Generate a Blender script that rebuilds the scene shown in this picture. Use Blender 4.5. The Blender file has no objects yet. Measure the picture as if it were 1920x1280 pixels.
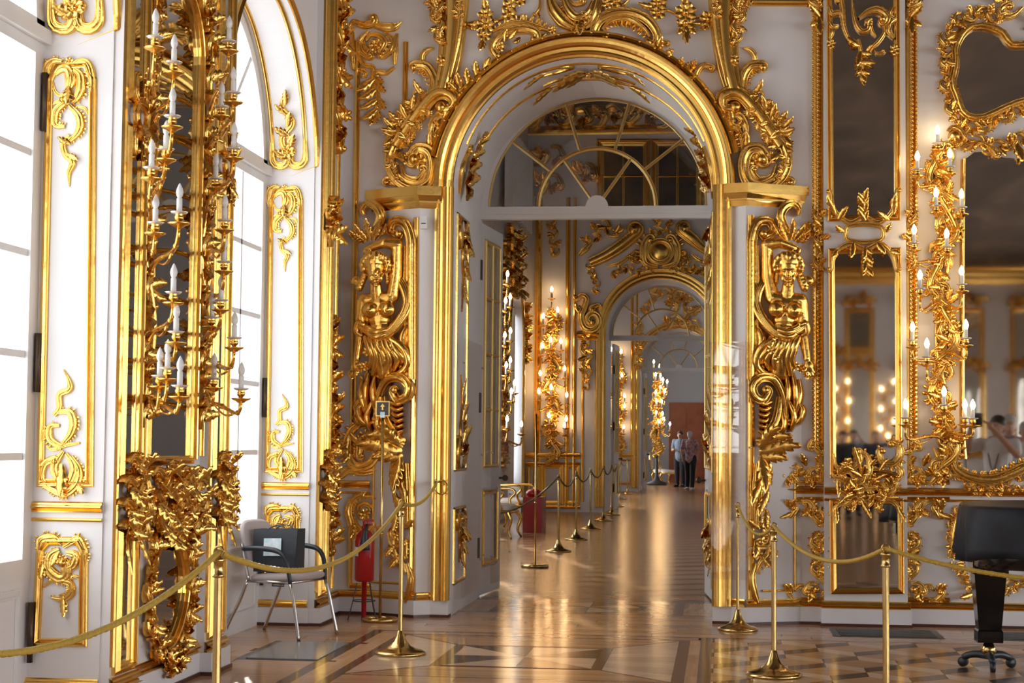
import bpy, bmesh, math, random
import numpy as np
from mathutils import Vector, Matrix

# ---------------------------------------------------------------- camera
FPX, VPX, VPY, RHO, EYE = 3150.0, 1352.0, 832.0, 0.002, 1.4
_Y = np.array([(VPX-960)/FPX, -(VPY-640)/FPX, -1.0]); _Y /= np.linalg.norm(_Y)
_U = np.array([math.sin(RHO), math.cos(RHO), 0.0]); _U -= _Y*(_U@_Y); _U /= np.linalg.norm(_U)
_R = np.stack([np.cross(_Y, _U), _Y, _U], 1)          # camera = _R @ world
scene = bpy.context.scene
COL = scene.collection
cam_data = bpy.data.cameras.new('camera')
cam = bpy.data.objects.new('camera', cam_data); COL.objects.link(cam)
cam_data.sensor_width = 36.0; cam_data.lens = FPX/1920*36.0
cam_data.clip_start = 0.05; cam_data.clip_end = 300
_M = Matrix([[float(v) for v in r] for r in _R.T]).to_4x4()
_M.translation = Vector((0, 0, EYE)); cam.matrix_world = _M
scene.camera = cam
# ---------------------------------------------------------------- colour, sky, sun, daylight
vs = scene.view_settings
vs.view_transform = 'Standard'; vs.look = 'None'; vs.gamma = 1.0; vs.use_curve_mapping = False
vs.exposure = -0.16
world = bpy.data.worlds.new('overcast_sky'); scene.world = world; world.use_nodes = True
wb = world.node_tree.nodes['Background']
wb.inputs[0].default_value = (0.93, 0.96, 1.0, 1); wb.inputs[1].default_value = 2.5
try:
    world.cycles.sampling_method = 'NONE'
    scene.cycles.sample_clamp_indirect = 6.0
    scene.cycles.blur_glossy = 0.6
    scene.cycles.max_bounces = 8
    scene.cycles.adaptive_threshold = 0.025
    scene.cycles.diffuse_bounces = 4
    scene.cycles.glossy_bounces = 5
    scene.cycles.transparent_max_bounces = 16
except Exception:
    pass
sun_d = bpy.data.lights.new('sun', 'SUN'); sun_d.energy = 9.0; sun_d.angle = 0.009; sun_d.color = (1, .93, .82)
sun = bpy.data.objects.new('sun', sun_d); COL.objects.link(sun)
sun.rotation_euler = Vector((.88, -2.72, -1.0)).to_track_quat('-Z', 'Y').to_euler()
sun.location = (-8, 20, 10)
SKY_L = 9.0                                             # sky radiance seen through every window
def window_light(loc, facing, w, h, k=1.0):
    d = bpy.data.lights.new('window_daylight', 'AREA'); d.shape = 'RECTANGLE'; d.size = w; d.size_y = h
    d.energy = SKY_L*k*math.pi*w*h; d.color = (.865, .925, 1.0)
    o = bpy.data.objects.new('window_daylight', d); COL.objects.link(o)
    o.location = loc; o.rotation_euler = Vector(facing).to_track_quat('-Z', 'Y').to_euler()
    return o
HALL_WIN_Y = [11.33-4.3*k for k in range(12)]
for yc in HALL_WIN_Y:
    window_light((-3.95, yc, 2.6), (1, 0, 0), 2.3, 4.0, .3)
    window_light((14.45, yc, 2.6), (-1, 0, 0), 2.3, 4.0, 1.7)
for yc in (18.6, 22.9, 27.3, 32.2):
    window_light((-4.75, yc, 2.6), (1, 0, 0), 2.3, 4.0, .6)
for yc in (38.5, 44.0, 54.0, 58.0):
    window_light((-4.75, yc, 2.6), (1, 0, 0), 2.2, 4.0)

# ---------------------------------------------------------------- pixel -> place
def ray(x, y):
    return _R.T @ np.array([(x-960)/FPX, -(y-640)/FPX, -1.0])
def onY(x, y, Y):
    d = ray(x, y); p = d*(Y/d[1]); p[2] += EYE; return p
def onX(x, y, X):
    d = ray(x, y); p = d*(X/d[0]); p[2] += EYE; return p
def onZ(x, y, Z=0.0):
    d = ray(x, y); p = d*((Z-EYE)/d[2]); p[2] += EYE; return p
class Surf:
    """a vertical wall plane: o a point on it, n its normal into the room"""
    def __init__(s, o, n):
        s.o = np.array(o, float); s.n = np.array(n, float); s.n /= np.linalg.norm(s.n)
        s.t = np.cross(np.array([0, 0, 1.0]), s.n); s.t /= np.linalg.norm(s.t)
    def hit(s, x, y, w=0.0):
        d = ray(x, y); o = s.o + s.n*w - np.array([0, 0, EYE])
        p = d*((o@s.n)/(d@s.n)); p[2] += EYE; return p
    def uv(s, x, y):
        p = s.hit(x, y)-s.o; return np.array([p@s.t, p[2]])
    def uvs(s, pts): return np.array([s.uv(*p) for p in pts])
    def P(s, uv, w):
        uv = np.asarray(uv, float); w = np.asarray(w, float)
        base = np.array([s.o[0], s.o[1], 0.0])
        q = base + uv[..., :1]*s.t + w[..., None]*s.n
        q = q + uv[..., 1:2]*np.array([0, 0, 1.0]); return q
def SY(Y): return Surf((0, Y, 0), (0, -1, 0))
def SX(X): return Surf((X, 0, 0), (1, 0, 0))

# ---------------------------------------------------------------- materials
MATS = {}
def mat(name, color, rough=.5, metal=0.0, noise=None, bump=0.0, bscale=40., spec=None, coat=0.0, emit=None, es=0.0, rvar=0.0):
    m = bpy.data.materials.new(name); m.use_nodes = True; nt = m.node_tree
    b = nt.nodes['Principled BSDF']
    b.inputs['Base Color'].default_value = (*color, 1); b.inputs['Roughness'].default_value = rough
    b.inputs['Metallic'].default_value = metal
    if coat: b.inputs['Coat Weight'].default_value = coat; b.inputs['Coat Roughness'].default_value = .08
    if spec is not None: b.inputs['Specular IOR Level'].default_value = spec
    if emit: b.inputs['Emission Color'].default_value = (*emit, 1); b.inputs['Emission Strength'].default_value = es
    tc = nt.nodes.new('ShaderNodeTexCoord')
    if noise:
        c2, sc = noise
        nz = nt.nodes.new('ShaderNodeTexNoise'); nz.inputs['Scale'].default_value = sc; nz.inputs['Detail'].default_value = 5
        nt.links.new(tc.outputs['Object'], nz.inputs['Vector'])
        mx = nt.nodes.new('ShaderNodeMix'); mx.data_type = 'RGBA'
        rp = nt.nodes.new('ShaderNodeValToRGB'); rp.color_ramp.elements[0].position = .35; rp.color_ramp.elements[1].position = .7
        nt.links.new(nz.outputs['Fac'], rp.inputs[0]); nt.links.new(rp.outputs[0], mx.inputs[0])
        mx.inputs[6].default_value = (*color, 1); mx.inputs[7].default_value = (*c2, 1)
        nt.links.new(mx.outputs[2], b.inputs['Base Color'])
        if rvar:
            mr = nt.nodes.new('ShaderNodeMapRange'); mr.inputs[3].default_value = rough-rvar; mr.inputs[4].default_value = rough+rvar
            nt.links.new(nz.outputs['Fac'], mr.inputs[0]); nt.links.new(mr.outputs[0], b.inputs['Roughness'])
    if bump:
        nz = nt.nodes.new('ShaderNodeTexNoise'); nz.inputs['Scale'].default_value = bscale; nz.inputs['Detail'].default_value = 3
        nt.links.new(tc.outputs['Object'], nz.inputs['Vector'])
        bp = nt.nodes.new('ShaderNodeBump'); bp.inputs['Strength'].default_value = bump; bp.inputs['Distance'].default_value = .01
        nt.links.new(nz.outputs['Fac'], bp.inputs['Height']); nt.links.new(bp.outputs[0], b.inputs['Normal'])
    MATS[name] = m; return m
GOLD = mat('gilding', (.88, .55, .14), .25, 1.0, noise=((.83, .46, .095), 9.), bump=.22, bscale=38., rvar=.07)
GOLDF = mat('burnished_gilding', (.90, .59, .17), .22, 1.0, noise=((.85, .51, .12), 6.), bump=.10, bscale=16., rvar=.06)
WHITE = mat('white_paint', (.76, .735, .728), .42, noise=((.72, .695, .695), 2.2), bump=.05, bscale=6.)
WHITE_W = mat('white_joinery', (.74, .73, .72), .38, noise=((.69, .68, .675), 3.), bump=.06, bscale=9.)
MIRROR = mat('old_mirror', (.56, .53, .48), .025, 1.0)
BRASS = mat('polished_brass', (.66, .47, .19), .18, 1.0, noise=((.52, .35, .12), 14.), rvar=.05)
ROPE = mat('gold_rope', (.56, .36, .05), .5, .0, bump=.5, bscale=160.)
CHROME = mat('satin_chrome', (.62, .60, .58), .25, 1.0)
FABRIC = mat('grey_rose_fabric', (.47, .40, .39), .9, bump=.25, bscale=300.)
BLACKP = mat('black_plastic', (.018, .022, .026), .42)
BAGM = mat('black_paper', (.022, .026, .034), .5, bump=.08, bscale=12.)
PAPER = mat('white_label_paper', (.82, .84, .86), .7, noise=((.45, .68, .75), 22.))
RED = mat('red_enamel', (.40, .008, .010), .3)
DARKIRON = mat('dark_iron', (.07, .06, .055), .5, .6)
BRONZE = mat('hinge_bronze', (.10, .07, .045), .45, .8)
CANDLE = mat('candle_white', (.80, .78, .74), .45)
BULB = mat('frosted_bulb', (.78, .76, .74), .15, spec=.6)
LIT = mat('lit_bulb', (1, .9, .7), .3, emit=(1.0, .74, .40), es=50.0)
CLOTH = mat('black_cloth', (.010, .011, .015), .55, noise=((.02, .021, .028), 5.), bump=.5, bscale=4., spec=.3)
LACQ = mat('black_lacquer', (.006, .006, .007), .12)
STONE = mat('grey_plate', (.20, .21, .22), .16, noise=((.26, .27, .28), 8.), spec=.6)
GRILLE = mat('floor_grille', (.055, .06, .058), .35, .3, noise=((.09, .095, .09), 30.))
SKIRTW = mat('dark_red_strip', (.075, .022, .014), .35)
CURTAIN = mat('white_curtain', (.86, .86, .87), .8)
CREAM = mat('cream_silk', (.72, .64, .55), .7)
def glass(name, tint, refl):
    m = bpy.data.materials.new(name); m.use_nodes = True; nt = m.node_tree; nt.nodes.clear()
    o = nt.nodes.new('ShaderNodeOutputMaterial'); mx = nt.nodes.new('ShaderNodeMixShader')
    t = nt.nodes.new('ShaderNodeBsdfTransparent'); g = nt.nodes.new('ShaderNodeBsdfGlossy')
    fr = nt.nodes.new('ShaderNodeValue'); fr.outputs[0].default_value = refl
    t.inputs[0].default_value = (*tint, 1); g.inputs['Roughness'].default_value = .01
    nt.links.new(fr.outputs[0], mx.inputs[0]); nt.links.new(t.outputs[0], mx.inputs[1]); nt.links.new(g.outputs[0], mx.inputs[2])
    nt.links.new(mx.outputs[0], o.inputs[0]); MATS[name] = m; return m
GLASS = glass('window_glass', (.97, .98, .98), .06)
ACRYL = glass('clear_acrylic', (.97, .955, .95), .07)
CRYSTAL = mat('crystal_glass', (.85, .83, .80), .05, spec=.9)
CRYSTAL.node_tree.nodes['Principled BSDF'].inputs['Transmission Weight'].default_value = .6
def wood(name, c1, c2, stretch, sc=3.0, rough=.14):
    m = bpy.data.materials.new(name); m.use_nodes = True; nt = m.node_tree; b = nt.nodes['Principled BSDF']
    tc = nt.nodes.new('ShaderNodeTexCoord'); mp = nt.nodes.new('ShaderNodeMapping'); mp.inputs['Scale'].default_value = stretch
    oi = nt.nodes.new('ShaderNodeObjectInfo')
    ad = nt.nodes.new('ShaderNodeVectorMath'); ad.operation = 'ADD'
    nz = nt.nodes.new('ShaderNodeTexNoise'); nz.inputs['Scale'].default_value = sc; nz.inputs['Detail'].default_value = 6; nz.inputs['Distortion'].default_value = .6
    nt.links.new(tc.outputs['Object'], mp.inputs[0]); nt.links.new(mp.outputs[0], ad.inputs[0])
    nt.links.new(oi.outputs['Random'], ad.inputs[1]); nt.links.new(ad.outputs[0], nz.inputs['Vector'])
    mx = nt.nodes.new('ShaderNodeMix'); mx.data_type = 'RGBA'
    mx.inputs[6].default_value = (*c1, 1); mx.inputs[7].default_value = (*c2, 1)
    rp = nt.nodes.new('ShaderNodeValToRGB'); rp.color_ramp.elements[0].position = .33; rp.color_ramp.elements[1].position = .68
    nt.links.new(nz.outputs['Fac'], rp.inputs[0]); nt.links.new(rp.outputs[0], mx.inputs[0])
    hv = nt.nodes.new('ShaderNodeHueSaturation'); mr = nt.nodes.new('ShaderNodeMapRange'); mr.inputs[3].default_value = .86; mr.inputs[4].default_value = 1.12
    nt.links.new(oi.outputs['Random'], mr.inputs[0]); nt.links.new(mr.outputs[0], hv.inputs['Value']); nt.links.new(mx.outputs[2], hv.inputs['Color'])
    nt.links.new(hv.outputs[0], b.inputs['Base Color'])
    b.inputs['Roughness'].default_value = rough; b.inputs['Specular IOR Level'].default_value = .2
    MATS[name] = m; return m
W_LIGHT = wood('oak_parquet', (.58, .335, .175), (.47, .255, .12), (.5, 7, 1))
W_LIGHTY = wood('oak_parquet_lengthwise', (.68, .40, .21), (.55, .30, .14), (7, .5, 1))
W_PALE = wood('maple_inlay', (.70, .50, .34), (.61, .41, .265), (.6, 6, 1))
W_MID = wood('walnut_inlay', (.20, .10, .052), (.145, .07, .035), (.6, 6, 1))
W_DARK = wood('ebony_inlay', (.075, .045, .032), (.05, .032, .023), (.6, 6, 1))
W_DOOR = mat('mahogany_door', (.28, .075, .03), .3, noise=((.20, .05, .02), 4.))
# ---------------------------------------------------------------- mesh helpers
class MB:
    def __init__(s): s.v = []; s.q = []; s.t = []; s.n = 0
    def add(s, v, quads=None, tris=None):
        v = np.asarray(v, float).reshape(-1, 3)
        if quads is not None and len(quads): s.q.append(np.asarray(quads, int).reshape(-1, 4)+s.n)
        if tris is not None and len(tris): s.t.append(np.asarray(tris, int).reshape(-1, 3)+s.n)
        s.v.append(v); s.n += len(v); return s
    def grid(s, P, closed_u=False, closed_v=False):
        P = np.asarray(P, float); a, b = P.shape[:2]
        I = np.arange(a*b).reshape(a, b)
        i0 = I if closed_u else I[:-1]; i1 = np.roll(I, -1, 0) if closed_u else I[1:]
        if closed_v: q = np.stack([i0, i1, np.roll(i1, -1, 1), np.roll(i0, -1, 1)], -1)
        else: q = np.stack([i0[:, :-1], i1[:, :-1], i1[:, 1:], i0[:, 1:]], -1)
        return s.add(P.reshape(-1, 3), q.reshape(-1, 4))
    def box(s, x0, x1, y0, y1, z0, z1):
        v = [(x, y, z) for x in (x0, x1) for y in (y0, y1) for z in (z0, z1)]
        return s.add(v, [(0, 1, 3, 2), (4, 6, 7, 5), (0, 4, 5, 1), (2, 3, 7, 6), (0, 2, 6, 4), (1, 5, 7, 3)])
    def prism(s, poly, z0, z1):
        n = len(poly); p = np.array(poly, float)
        v = np.concatenate([np.c_[p, np.full(n, z0)], np.c_[p, np.full(n, z1)]])
        s.add(v, [(i, (i+1) % n, n+(i+1) % n, n+i) for i in range(n)], None)
        c = p.mean(0); v2 = np.concatenate([v, [[*c, z0], [*c, z1]]]); k = 2*n
        s.add(v2, None, [(k, (i+1) % n, i) for i in range(n)]+[(k+1, n+i, n+(i+1) % n) for i in range(n)])
        return s
    def lathe(s, prof, c=(0, 0, 0), seg=16):
        pr = np.array(prof, float); a = np.linspace(0, 2*np.pi, seg, endpoint=False)
        P = np.stack([np.outer(pr[:, 0], np.cos(a)), np.outer(pr[:, 0], np.sin(a)), np.repeat(pr[:, 1:2], seg, 1)], -1)+np.array(c)
        return s.grid(P, closed_v=True)
    def tube(s, pts, r, seg=8, cap=True):
        p = np.array(pts, float); n = len(p); r = np.broadcast_to(np.array(r, float), (n,))
        t = np.gradient(p, axis=0); t /= np.linalg.norm(t, axis=1)[:, None]+1e-12
        ref = np.array([0, 0, 1.0]) if abs(t[0, 2]) < .9 else np.array([1.0, 0, 0])
        A = np.zeros_like(p); u = np.cross(t[0], ref); u /= np.linalg.norm(u)
        for i in range(n):
            u = u-t[i]*(u@t[i]); u /= np.linalg.norm(u)+1e-12; A[i] = u
        B = np.cross(t, A); a = np.linspace(0, 2*np.pi, seg, endpoint=False)
        P = p[:, None]+r[:, None, None]*(A[:, None]*np.cos(a)[None, :, None]+B[:, None]*np.sin(a)[None, :, None])
        if cap: P = np.concatenate([np.repeat(p[:1, None], seg, 1), P, np.repeat(p[-1:, None], seg, 1)])
        return s.grid(P, closed_v=True)
    def ball(s, c, r, seg=8, rings=5):
        r = np.broadcast_to(np.array(r, float), (3,))
        a = np.linspace(-np.pi/2, np.pi/2, rings+1)
        b = np.linspace(0, 2*np.pi, seg, endpoint=False)
        P = np.stack([np.outer(np.cos(a), np.cos(b)), np.outer(np.cos(a), np.sin(b)), np.repeat(np.sin(a)[:, None], seg, 1)], -1)*r+np.array(c)
        return s.grid(P, closed_v=True)
    def mesh(s, name, org=(0, 0, 0), smooth=True):
        me = bpy.data.meshes.new(name); v = np.concatenate(s.v)-np.array(org, float)
        q = np.concatenate(s.q) if s.q else np.zeros((0, 4), int); t = np.concatenate(s.t) if s.t else np.zeros((0, 3), int)
        me.vertices.add(len(v)); me.vertices.foreach_set('co', v.astype(np.float32).ravel())
        me.loops.add(q.size+t.size); me.loops.foreach_set('vertex_index', np.concatenate([q.ravel(), t.ravel()]).astype(np.int32))
        me.polygons.add(len(q)+len(t))
        st = np.concatenate([np.arange(len(q))*4, q.size+np.arange(len(t))*3]).astype(np.int32)
        me.polygons.foreach_set('loop_start', st)
        me.polygons.foreach_set('use_smooth', np.full(len(st), smooth))
        me.update(calc_edges=True); me.validate(); return me
def link(name, me, material, parent=None, loc=None):
    o = bpy.data.objects.new(name, me); COL.objects.link(o)
    if material is not None and not me.materials: me.materials.append(material)
    if parent is not None: o.parent = parent
    if loc is not None: o.location = loc
    return o
def porg(parent):
    """world position of a (never rotated) parent"""
    p = np.zeros(3)
    while parent is not None: p += np.array(parent.location); parent = parent.parent
    return p
def part(name, mb, material, parent, smooth=True, kind=None):
    """mesh given in world coordinates, parented under a thing"""
    o = link(name, mb.mesh(name, porg(parent), smooth), material, parent)
    if kind: o['kind'] = kind
    return o
def flatshade(o):
    return o
def auto(o, ang=40):
    bm = bmesh.new(); bm.from_mesh(o.data)
    for e in bm.edges:
        if len(e.link_faces) == 2 and e.calc_face_angle(0) > math.radians(ang): e.smooth = False
    bm.to_mesh(o.data); bm.free(); return o
def tag(o, label, cat, group=None):
    o['label'] = label; o['category'] = cat
    if group: o['group'] = group
    return o
def thing(name, loc, label, cat, group=None):
    o = bpy.data.objects.new(name, None); COL.objects.link(o); o.location = [float(x) for x in loc]; o.empty_display_size = .1
    return tag(o, label, cat, group)
def struct(name, mb, material, smooth=False, label=None):
    v = np.concatenate(mb.v); c = [(v[:, 0].min()+v[:, 0].max())/2, (v[:, 1].min()+v[:, 1].max())/2, v[:, 2].min()]
    o = link(name, mb.mesh(name, c, smooth), material, None, c); o['kind'] = 'structure'
    if label: o['label'] = label
    return o
def single(name, mb, material, label, cat, group=None, smooth=True):
    v = np.concatenate(mb.v); c = [(v[:, 0].min()+v[:, 0].max())/2, (v[:, 1].min()+v[:, 1].max())/2, v[:, 2].min()]
    return tag(link(name, mb.mesh(name, c, smooth), material, None, c), label, cat, group)
def copy_tree(o, parent=None):
    c = o.copy(); COL.objects.link(c); c.parent = parent
    for ch in list(o.children): copy_tree(ch, c)
    return c

# ---------------------------------------------------------------- carving: strokes on a wall plane
def crom(p, n):
    p = np.asarray(p, float)
    if len(p) < 3:
        return p[0]+(p[-1]-p[0])*np.linspace(0, 1, n)[:, None]
    q = np.concatenate([[2*p[0]-p[1]], p, [2*p[-1]-p[-2]]])
    d = np.maximum(np.linalg.norm(np.diff(p, axis=0), axis=1), 1e-6); cs = np.concatenate([[0], np.cumsum(d)])
    s = np.linspace(0, cs[-1], n); k = np.clip(np.searchsorted(cs, s, 'right')-1, 0, len(p)-2)
    t = ((s-cs[k])/d[k])[:, None]
    a, b, c, e = q[k], q[k+1], q[k+2], q[k+3]
    return .5*((2*b)+(-a+c)*t+(2*a-5*b+4*c-e)*t**2+(-a+3*b-3*c+e)*t**3)
def spiral(p0, th, sign, r, turns, r1=.3):
    n = max(8, int(turns*14)); out = []; p = np.array(p0, float)
    for i in range(n):
        rr = r*(1-(1-r1)*i/(n-1)); dth = turns*2*np.pi/n
        th += sign*dth; p = p+rr*dth*np.array([np.cos(th-sign*dth/2), np.sin(th-sign*dth/2)]); out.append(p.copy())
    return np.array(out)
PROFILE = {
 'rib': ([-1, -.93, -.72, -.5, -.15, .15, .5, .72, .93, 1], [-.1, .62, .78, .45, .86, .86, .45, .78, .62, -.1]),
 'round': ([-1, -.85, -.5, 0, .5, .85, 1], [-.1, .5, .87, 1, .87, .5, -.1]),
 'flute': ([-1, -.95, -.78, -.62, -.5, -.2, 0, .2, .5, .62, .78, .95, 1], [-.1, .55, .72, .5, .78, 1.0, .92, 1.0, .78, .5, .72, .55, -.1]),
 'frame': ([-1, -.98, -.7, -.6, -.3, 0, .25, .4, .75, .97, 1], [-.05, .45, .5, .3, .62, 1.0, .92, .55, .5, .28, -.05]),
 'bead': ([-1, -.7, 0, .7, 1], [-.1, .7, 1, .7, -.1]),
 'arch': ([-1, -.99, -.8, -.76, -.6, -.45, -.42, -.1, .0, .25, .30, .55, .6, .8, .97, 1], [-.1, .35, .4, .6, .75, .7, .5, .55, .85, 1.0, .8, .85, .6, .62, .3, -.1]),
}
def sweep(S, p, hw, hh, prof='rib', lift=0.0, mb=None, closed=False, miter=False):
    p = np.asarray(p, float); n = len(p); mb = mb or MB()
    if closed: t = np.roll(p, -1, 0)-np.roll(p, 1, 0)
    else: t = np.gradient(p, axis=0)
    t /= np.linalg.norm(t, axis=1)[:, None]+1e-12
    nr = np.stack([-t[:, 1], t[:, 0]], 1)
    s, f = [np.array(a, float) for a in PROFILE[prof]]
    hw = np.broadcast_to(np.asarray(hw, float), (n,)); hh = np.broadcast_to(np.asarray(hh, float), (n,))
    k = np.ones(n)
    if miter:
        d = np.diff(p, axis=0); d /= np.linalg.norm(d, axis=1)[:, None]
        for i in range(n):
            a = d[i-1] if (i > 0 or closed) else d[0]; b = d[i % len(d)] if (i < n-1) else (d[0] if closed else d[-1])
            m = a+b; m /= np.linalg.norm(m)+1e-9; nr[i] = (-m[1], m[0]); k[i] = 1/max(.3, abs(m@a))
    uv = p[:, None]+nr[:, None]*(hw*k)[:, None, None]*s[None, :, None]
    w = lift+hh[:, None]*f[None]
    return mb.grid(S.P(uv, w), closed_u=closed)
def moulding(S, pts, width, height, prof='frame', closed=False, lift=0.0, mb=None):
    """straight or curved moulding; pts in (u, v) metres, mitred at the corners"""
    p = np.asarray(pts, float)
    if closed: p = np.concatenate([p, p[:1]])
    mb = mb or MB(); d = np.diff(p, axis=0); d /= np.linalg.norm(d, axis=1)[:, None]
    s, f = [np.array(a, float) for a in PROFILE[prof]]; n = len(p); nr = np.zeros((n, 2)); k = np.ones(n)
    for i in range(n):
        a = d[i-1] if i > 0 else (d[-1] if closed else d[0]); b = d[i] if i < n-1 else (d[0] if closed else d[-1])
        m = a+b; m /= np.linalg.norm(m)+1e-9; nr[i] = (-m[1], m[0]); k[i] = 1/max(.3, abs(m@a))
    uv = p[:, None]+nr[:, None]*(width/2*k)[:, None, None]*s[None, :, None]
    w = np.repeat((lift+height*f)[None], n, 0)
    mb.grid(S.P(uv, w))
    return mb
class Carving:
    """a gilded carved ornament: an Empty on the wall plane with scroll, leaf, flower ... parts. Coordinates are photo pixels on S."""
    def __init__(s, name, S, base, label, cat='ornament', group=None, m=None, parent=None, gain=1.0):
        s.S = S; p = S.hit(*base); s.m = m or GOLD; s.g = gain
        s.root = parent if parent is not None else thing(name, p, label, cat, group)
        h = S.hit(base[0], base[1]-10); s.k = abs(h[2]-p[2])/10.0   # metres per pixel, upright
        s.rng = random.Random(hash((round(base[0]), round(base[1]))) & 0xffff); s.mir = None
    def uv(s, pts):
        if s.mir is not None: pts = [(2*s.mir-x, y) for x, y in pts]
        return s.S.uvs(pts)
    def sg(s, v): return v if s.mir is None else -v
    def path(s, pts, c0=None, c1=None, n=None):
        q = s.uv(pts); L = np.linalg.norm(np.diff(q, axis=0), axis=1).sum()
        n = n or int(np.clip(L/(5*s.k), 7, 44)); q = crom(q, n)
        if c1:
            t = q[-1]-q[-2]; sp = spiral(q[-1], math.atan2(t[1], t[0]), s.sg(c1[0]), c1[1]*s.k, c1[2]); q = np.concatenate([q, sp])
        if c0:
            t = q[0]-q[1]; sp = spiral(q[0], math.atan2(t[1], t[0]), s.sg(c0[0]), c0[1]*s.k, c0[2]); q = np.concatenate([sp[::-1], q])
        return q
    def scroll(s, pts, w=6, h=None, c0=None, c1=None, prof='rib', taper=(.45, 1, .45), lift=0, fringe=None, name='scroll', parent=None):
        q = s.path(pts, c0, c1); n = len(q); x = np.linspace(0, 1, n)
        tw = np.interp(x, [0, .35, .65, 1], [taper[0], taper[1], taper[1], taper[2]])
        w = w*1.28*getattr(s, 'fat', 1.0); hw = w*s.k*.5*tw; hh = (h*1.15 if h else w*.62)*s.k*(.4+.6*tw)*s.g
        mb = sweep(s.S, q, hw, hh, prof, lift*s.k)
        for end, c, i in ((c0, q[0], 0), (c1, q[-1], -1)):
            if end:
                P = s.S.P(q[i], np.array(hh[i]+lift*s.k)); mb.ball(P, max(w*.38, end[1]*.34)*s.k, 7, 4)
        acc = getattr(s, 'acc', None)
        if acc is not None:
            acc.v += mb.v; acc.q += [a+acc.n for a in mb.q]; acc.t += [a+acc.n for a in mb.t]; acc.n += mb.n; return None
        o = part(name, mb, s.m, parent or s.root)
        if fringe:
            side, size, step = fringe; side = s.sg(side); fb = MB()
            t = np.gradient(q, axis=0); t /= np.linalg.norm(t, axis=1)[:, None]+1e-9; nr = np.stack([-t[:, 1], t[:, 0]], 1)
            cs = np.concatenate([[0], np.cumsum(np.linalg.norm(np.diff(q, axis=0), axis=1))]); m = max(2, int(cs[-1]/(step*s.k)))
            for j in range(m):
                a = (j+.5)/m*cs[-1]; i = min(int(np.searchsorted(cs, a)), n-1)
                env = .55+.45*math.sin(math.pi*(j+.5)/m)
                d = nr[i]*side+t[i]*.75; d /= np.linalg.norm(d); b = q[i]+nr[i]*side*hw[i]*.7
                s._leaf(fb, b, b+d*size*1.15*s.k*env, size*.72*s.k*env, .35*side, 3, lift*s.k+hh[i]*.25, .5)
            part('leaf_fringe', fb, s.m, o, kind='stuff')
        return o
    def _leaf(s, mb, b, e, wd, bend=0., lobes=3, lift=0., rise=.6, n=None):
        b = np.asarray(b, float); e = np.asarray(e, float); d = e-b; L = np.linalg.norm(d)+1e-9; nr = np.array([-d[1], d[0]])/L
        n = n or (5 if lobes <= 3 else 15); x = np.linspace(0, 1, n)
        c = b+d*x[:, None]+nr*(bend*L*np.sin(np.pi*x*.5)**2)[:, None]
        env = np.sin(np.pi*np.clip(x*.88+.10, 0, 1))**.7
        if lobes > 3: env = env*(.58+.42*np.abs(np.sin(lobes*np.pi*x*.5+.3))**.8)
        env[-1] = .04
        hgt = lift+wd*rise*(.35+.9*x**1.5)
        sg = np.array([-1, -.55, 0, .55, 1]) if lobes > 3 else np.array([-1, 0, 1])
        hf = np.array([-.25, .35, .12, .35, -.25]) if lobes > 3 else np.array([-.2, .5, -.2])
        t = np.gradient(c, axis=0); t /= np.linalg.norm(t, axis=1)[:, None]+1e-12; nn = np.stack([-t[:, 1], t[:, 0]], 1)
        uv = c[:, None]+nn[:, None]*(wd*.5*env)[:, None, None]*sg[None, :, None]
        if lobes > 3:
            sw = .26*wd*np.abs(np.sin(lobes*np.pi*x*.5+.3)); uv = uv-t[:, None]*0+t[:, None]*(sw[:, None]*np.abs(sg)[None])[..., None]
        w = hgt[:, None]+(wd*.5*env)[:, None]*hf[None]
        mb.grid(s.S.P(uv, w))
    def leaf(s, b, e, w=10, bend=.15, lobes=7, lift=2, rise=.6, name='leaf', parent=None):
        q = s.uv([b, e]); mb = MB()
        s._leaf(mb, q[0]-(q[1]-q[0])*.12, q[1], w*1.5*getattr(s, 'fat', 1.0)*s.k, s.sg(bend), lobes, lift*s.k*s.g, rise*s.g)
        acc = getattr(s, 'acc', None)
        if acc is not None:
            acc.v += mb.v; acc.q += [a+acc.n for a in mb.q]; acc.t += [a+acc.n for a in mb.t]; acc.n += mb.n; return None
        return part(name, mb, s.m, parent or s.root)
    def flower(s, c, r=6, petals=6, lift=3):
        q = s.uv([c])[0]; mb = MB(); R = r*1.15*s.k
        for i in range(petals):
            a = 2*math.pi*i/petals+.3; d = np.array([math.cos(a), math.sin(a)])
            s._leaf(mb, q+d*R*.15, q+d*R*1.15, R*.85, 0, 3, lift*s.k, .35, 5)
        mb.ball(s.S.P(q, np.array(lift*s.k+R*.25)), R*.34, 7, 4)
        acc = getattr(s, 'acc', None)
        if acc is not None:
            acc.v += mb.v; acc.q += [a+acc.n for a in mb.q]; acc.t += [a+acc.n for a in mb.t]; acc.n += mb.n; return None
        return part('flower', mb, s.m, s.root)
    def beads(s, pts, n, r=2, lift=2, name='bead_row'):
        q = crom(s.uv(pts), n); mb = MB()
        for p in q: mb.ball(s.S.P(p, np.array(lift*s.k)), r*s.k, 6, 4)
        return part(name, mb, s.m, s.root, kind='stuff' if n > 4 else None)
    def berry(s, c, r=4, lift=2):
        mb = MB(); mb.ball(s.S.P(s.uv([c])[0], np.array(lift*s.k)), r*s.k, 8, 6); return part('boss', mb, s.m, s.root)
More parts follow.
